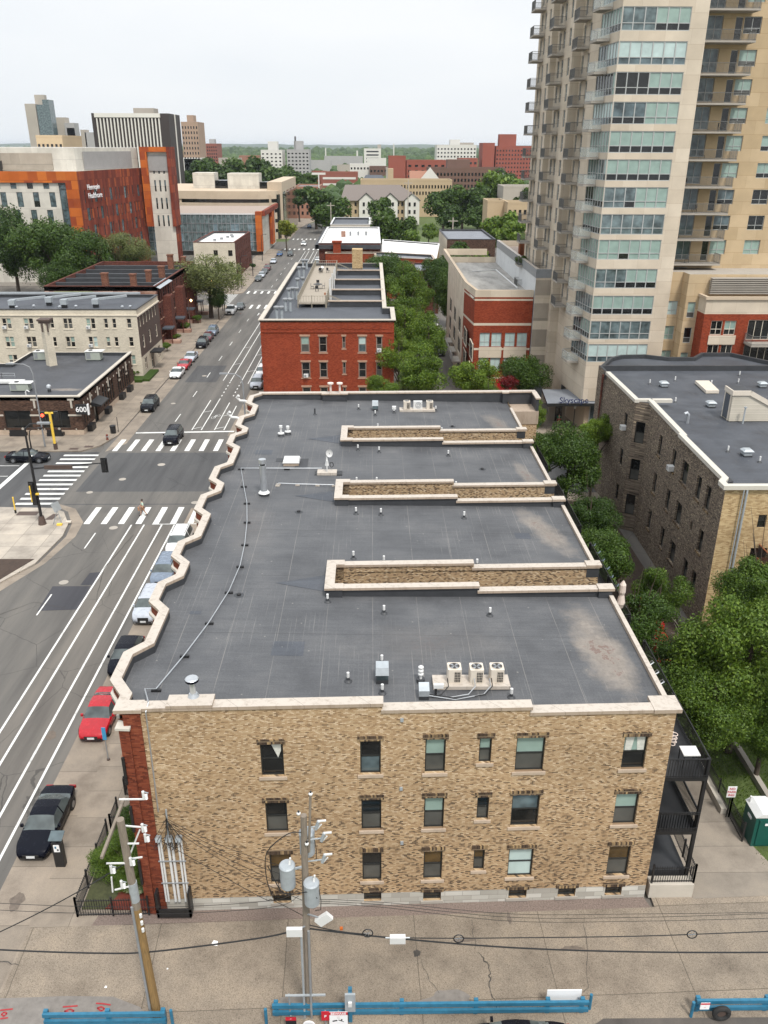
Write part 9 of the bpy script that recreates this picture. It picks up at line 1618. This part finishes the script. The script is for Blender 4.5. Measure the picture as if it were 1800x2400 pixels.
# low hills on the horizon
mb = MB(); n = 120
for (Y, h0, sd) in ((6500, 18, 1), (8500, 38, 5), (11000, 62, 9)):
    pts = [(-7500+15000*i/n, h0+h0*.07*sin(i*.37+sd)+h0*.05*sin(i*1.3+sd*2)+h0*.03*sin(i*3.1)) for i in range(n+1)]
    for (xa, za), (xb, zb) in zip(pts, pts[1:]): mb.add([(xa, Y-900, -1), (xb, Y-900, -1), (xb, Y, zb), (xa, Y, za), (xb, Y+900, -1), (xa, Y+900, -1)], [(0, 1, 2, 3), (3, 2, 4, 5)], 'leaf_hill')
leaf_hill = mat('leaf_hill', (.035, .06, .025), .95, .4, .004)
for o in (structure(mb, 'hills'),): pass
# houses scattered through the far trees
hv = []
for mname, c in (('far_white', 0), ('far_salmon', 0), ('far_grey', 0), ('far_concrete', 0)):
    hv.append((MB().box(-9, 9, -6, 6, 0, 9, mname).build('wall'), MB().box(-9.5, 9.5, -6.5, 6.5, 9, 9.6, 'grey_roof' if c == 0 else 'white_roof').build('roof')))
rh = random.Random(21)
for i in range(70):
    Y = rh.uniform(560, 2400); X = rh.uniform(-.5, .3)*Y; w_, r_ = hv[i % 4]; t = thing('distant_house', 'low '+['white', 'brick', 'grey', 'stone'][i % 4]+' building among the far trees', 'building', (X, Y, 0), 'low buildings scattered through the far trees'); s_ = rh.uniform(.9, 2.6)
    for m_ in (w_, r_): o = bpy.data.objects.new(m_.name.split('.')[0], m_.data); COL.objects.link(o); o.parent = t
    t.scale = (s_, 1.3, rh.uniform(.8, 1.5))
for w_, r_ in hv: bpy.data.objects.remove(w_); bpy.data.objects.remove(r_)
# ------------------------------------------------------------------ air
hz = MB().box(-9500, 9500, -400, 14500, -3.2, 78, 'grass').build('haze'); hm_ = bpy.data.materials.new('haze'); hm_.use_nodes = True; n_ = hm_.node_tree; n_.nodes.clear(); ou = n_.nodes.new('ShaderNodeOutputMaterial'); pv_ = n_.nodes.new('ShaderNodeVolumePrincipled')
pv_.inputs['Color'].default_value = (.8, .87, .95, 1); pv_.inputs['Density'].default_value = 5.5e-5; pv_.inputs['Anisotropy'].default_value = .2; n_.links.new(pv_.outputs[0], ou.inputs['Volume']); hz.data.materials.clear(); hz.data.materials.append(hm_); tag(hz, 'thin pale blue haze over the whole city', 'haze', kind='stuff')
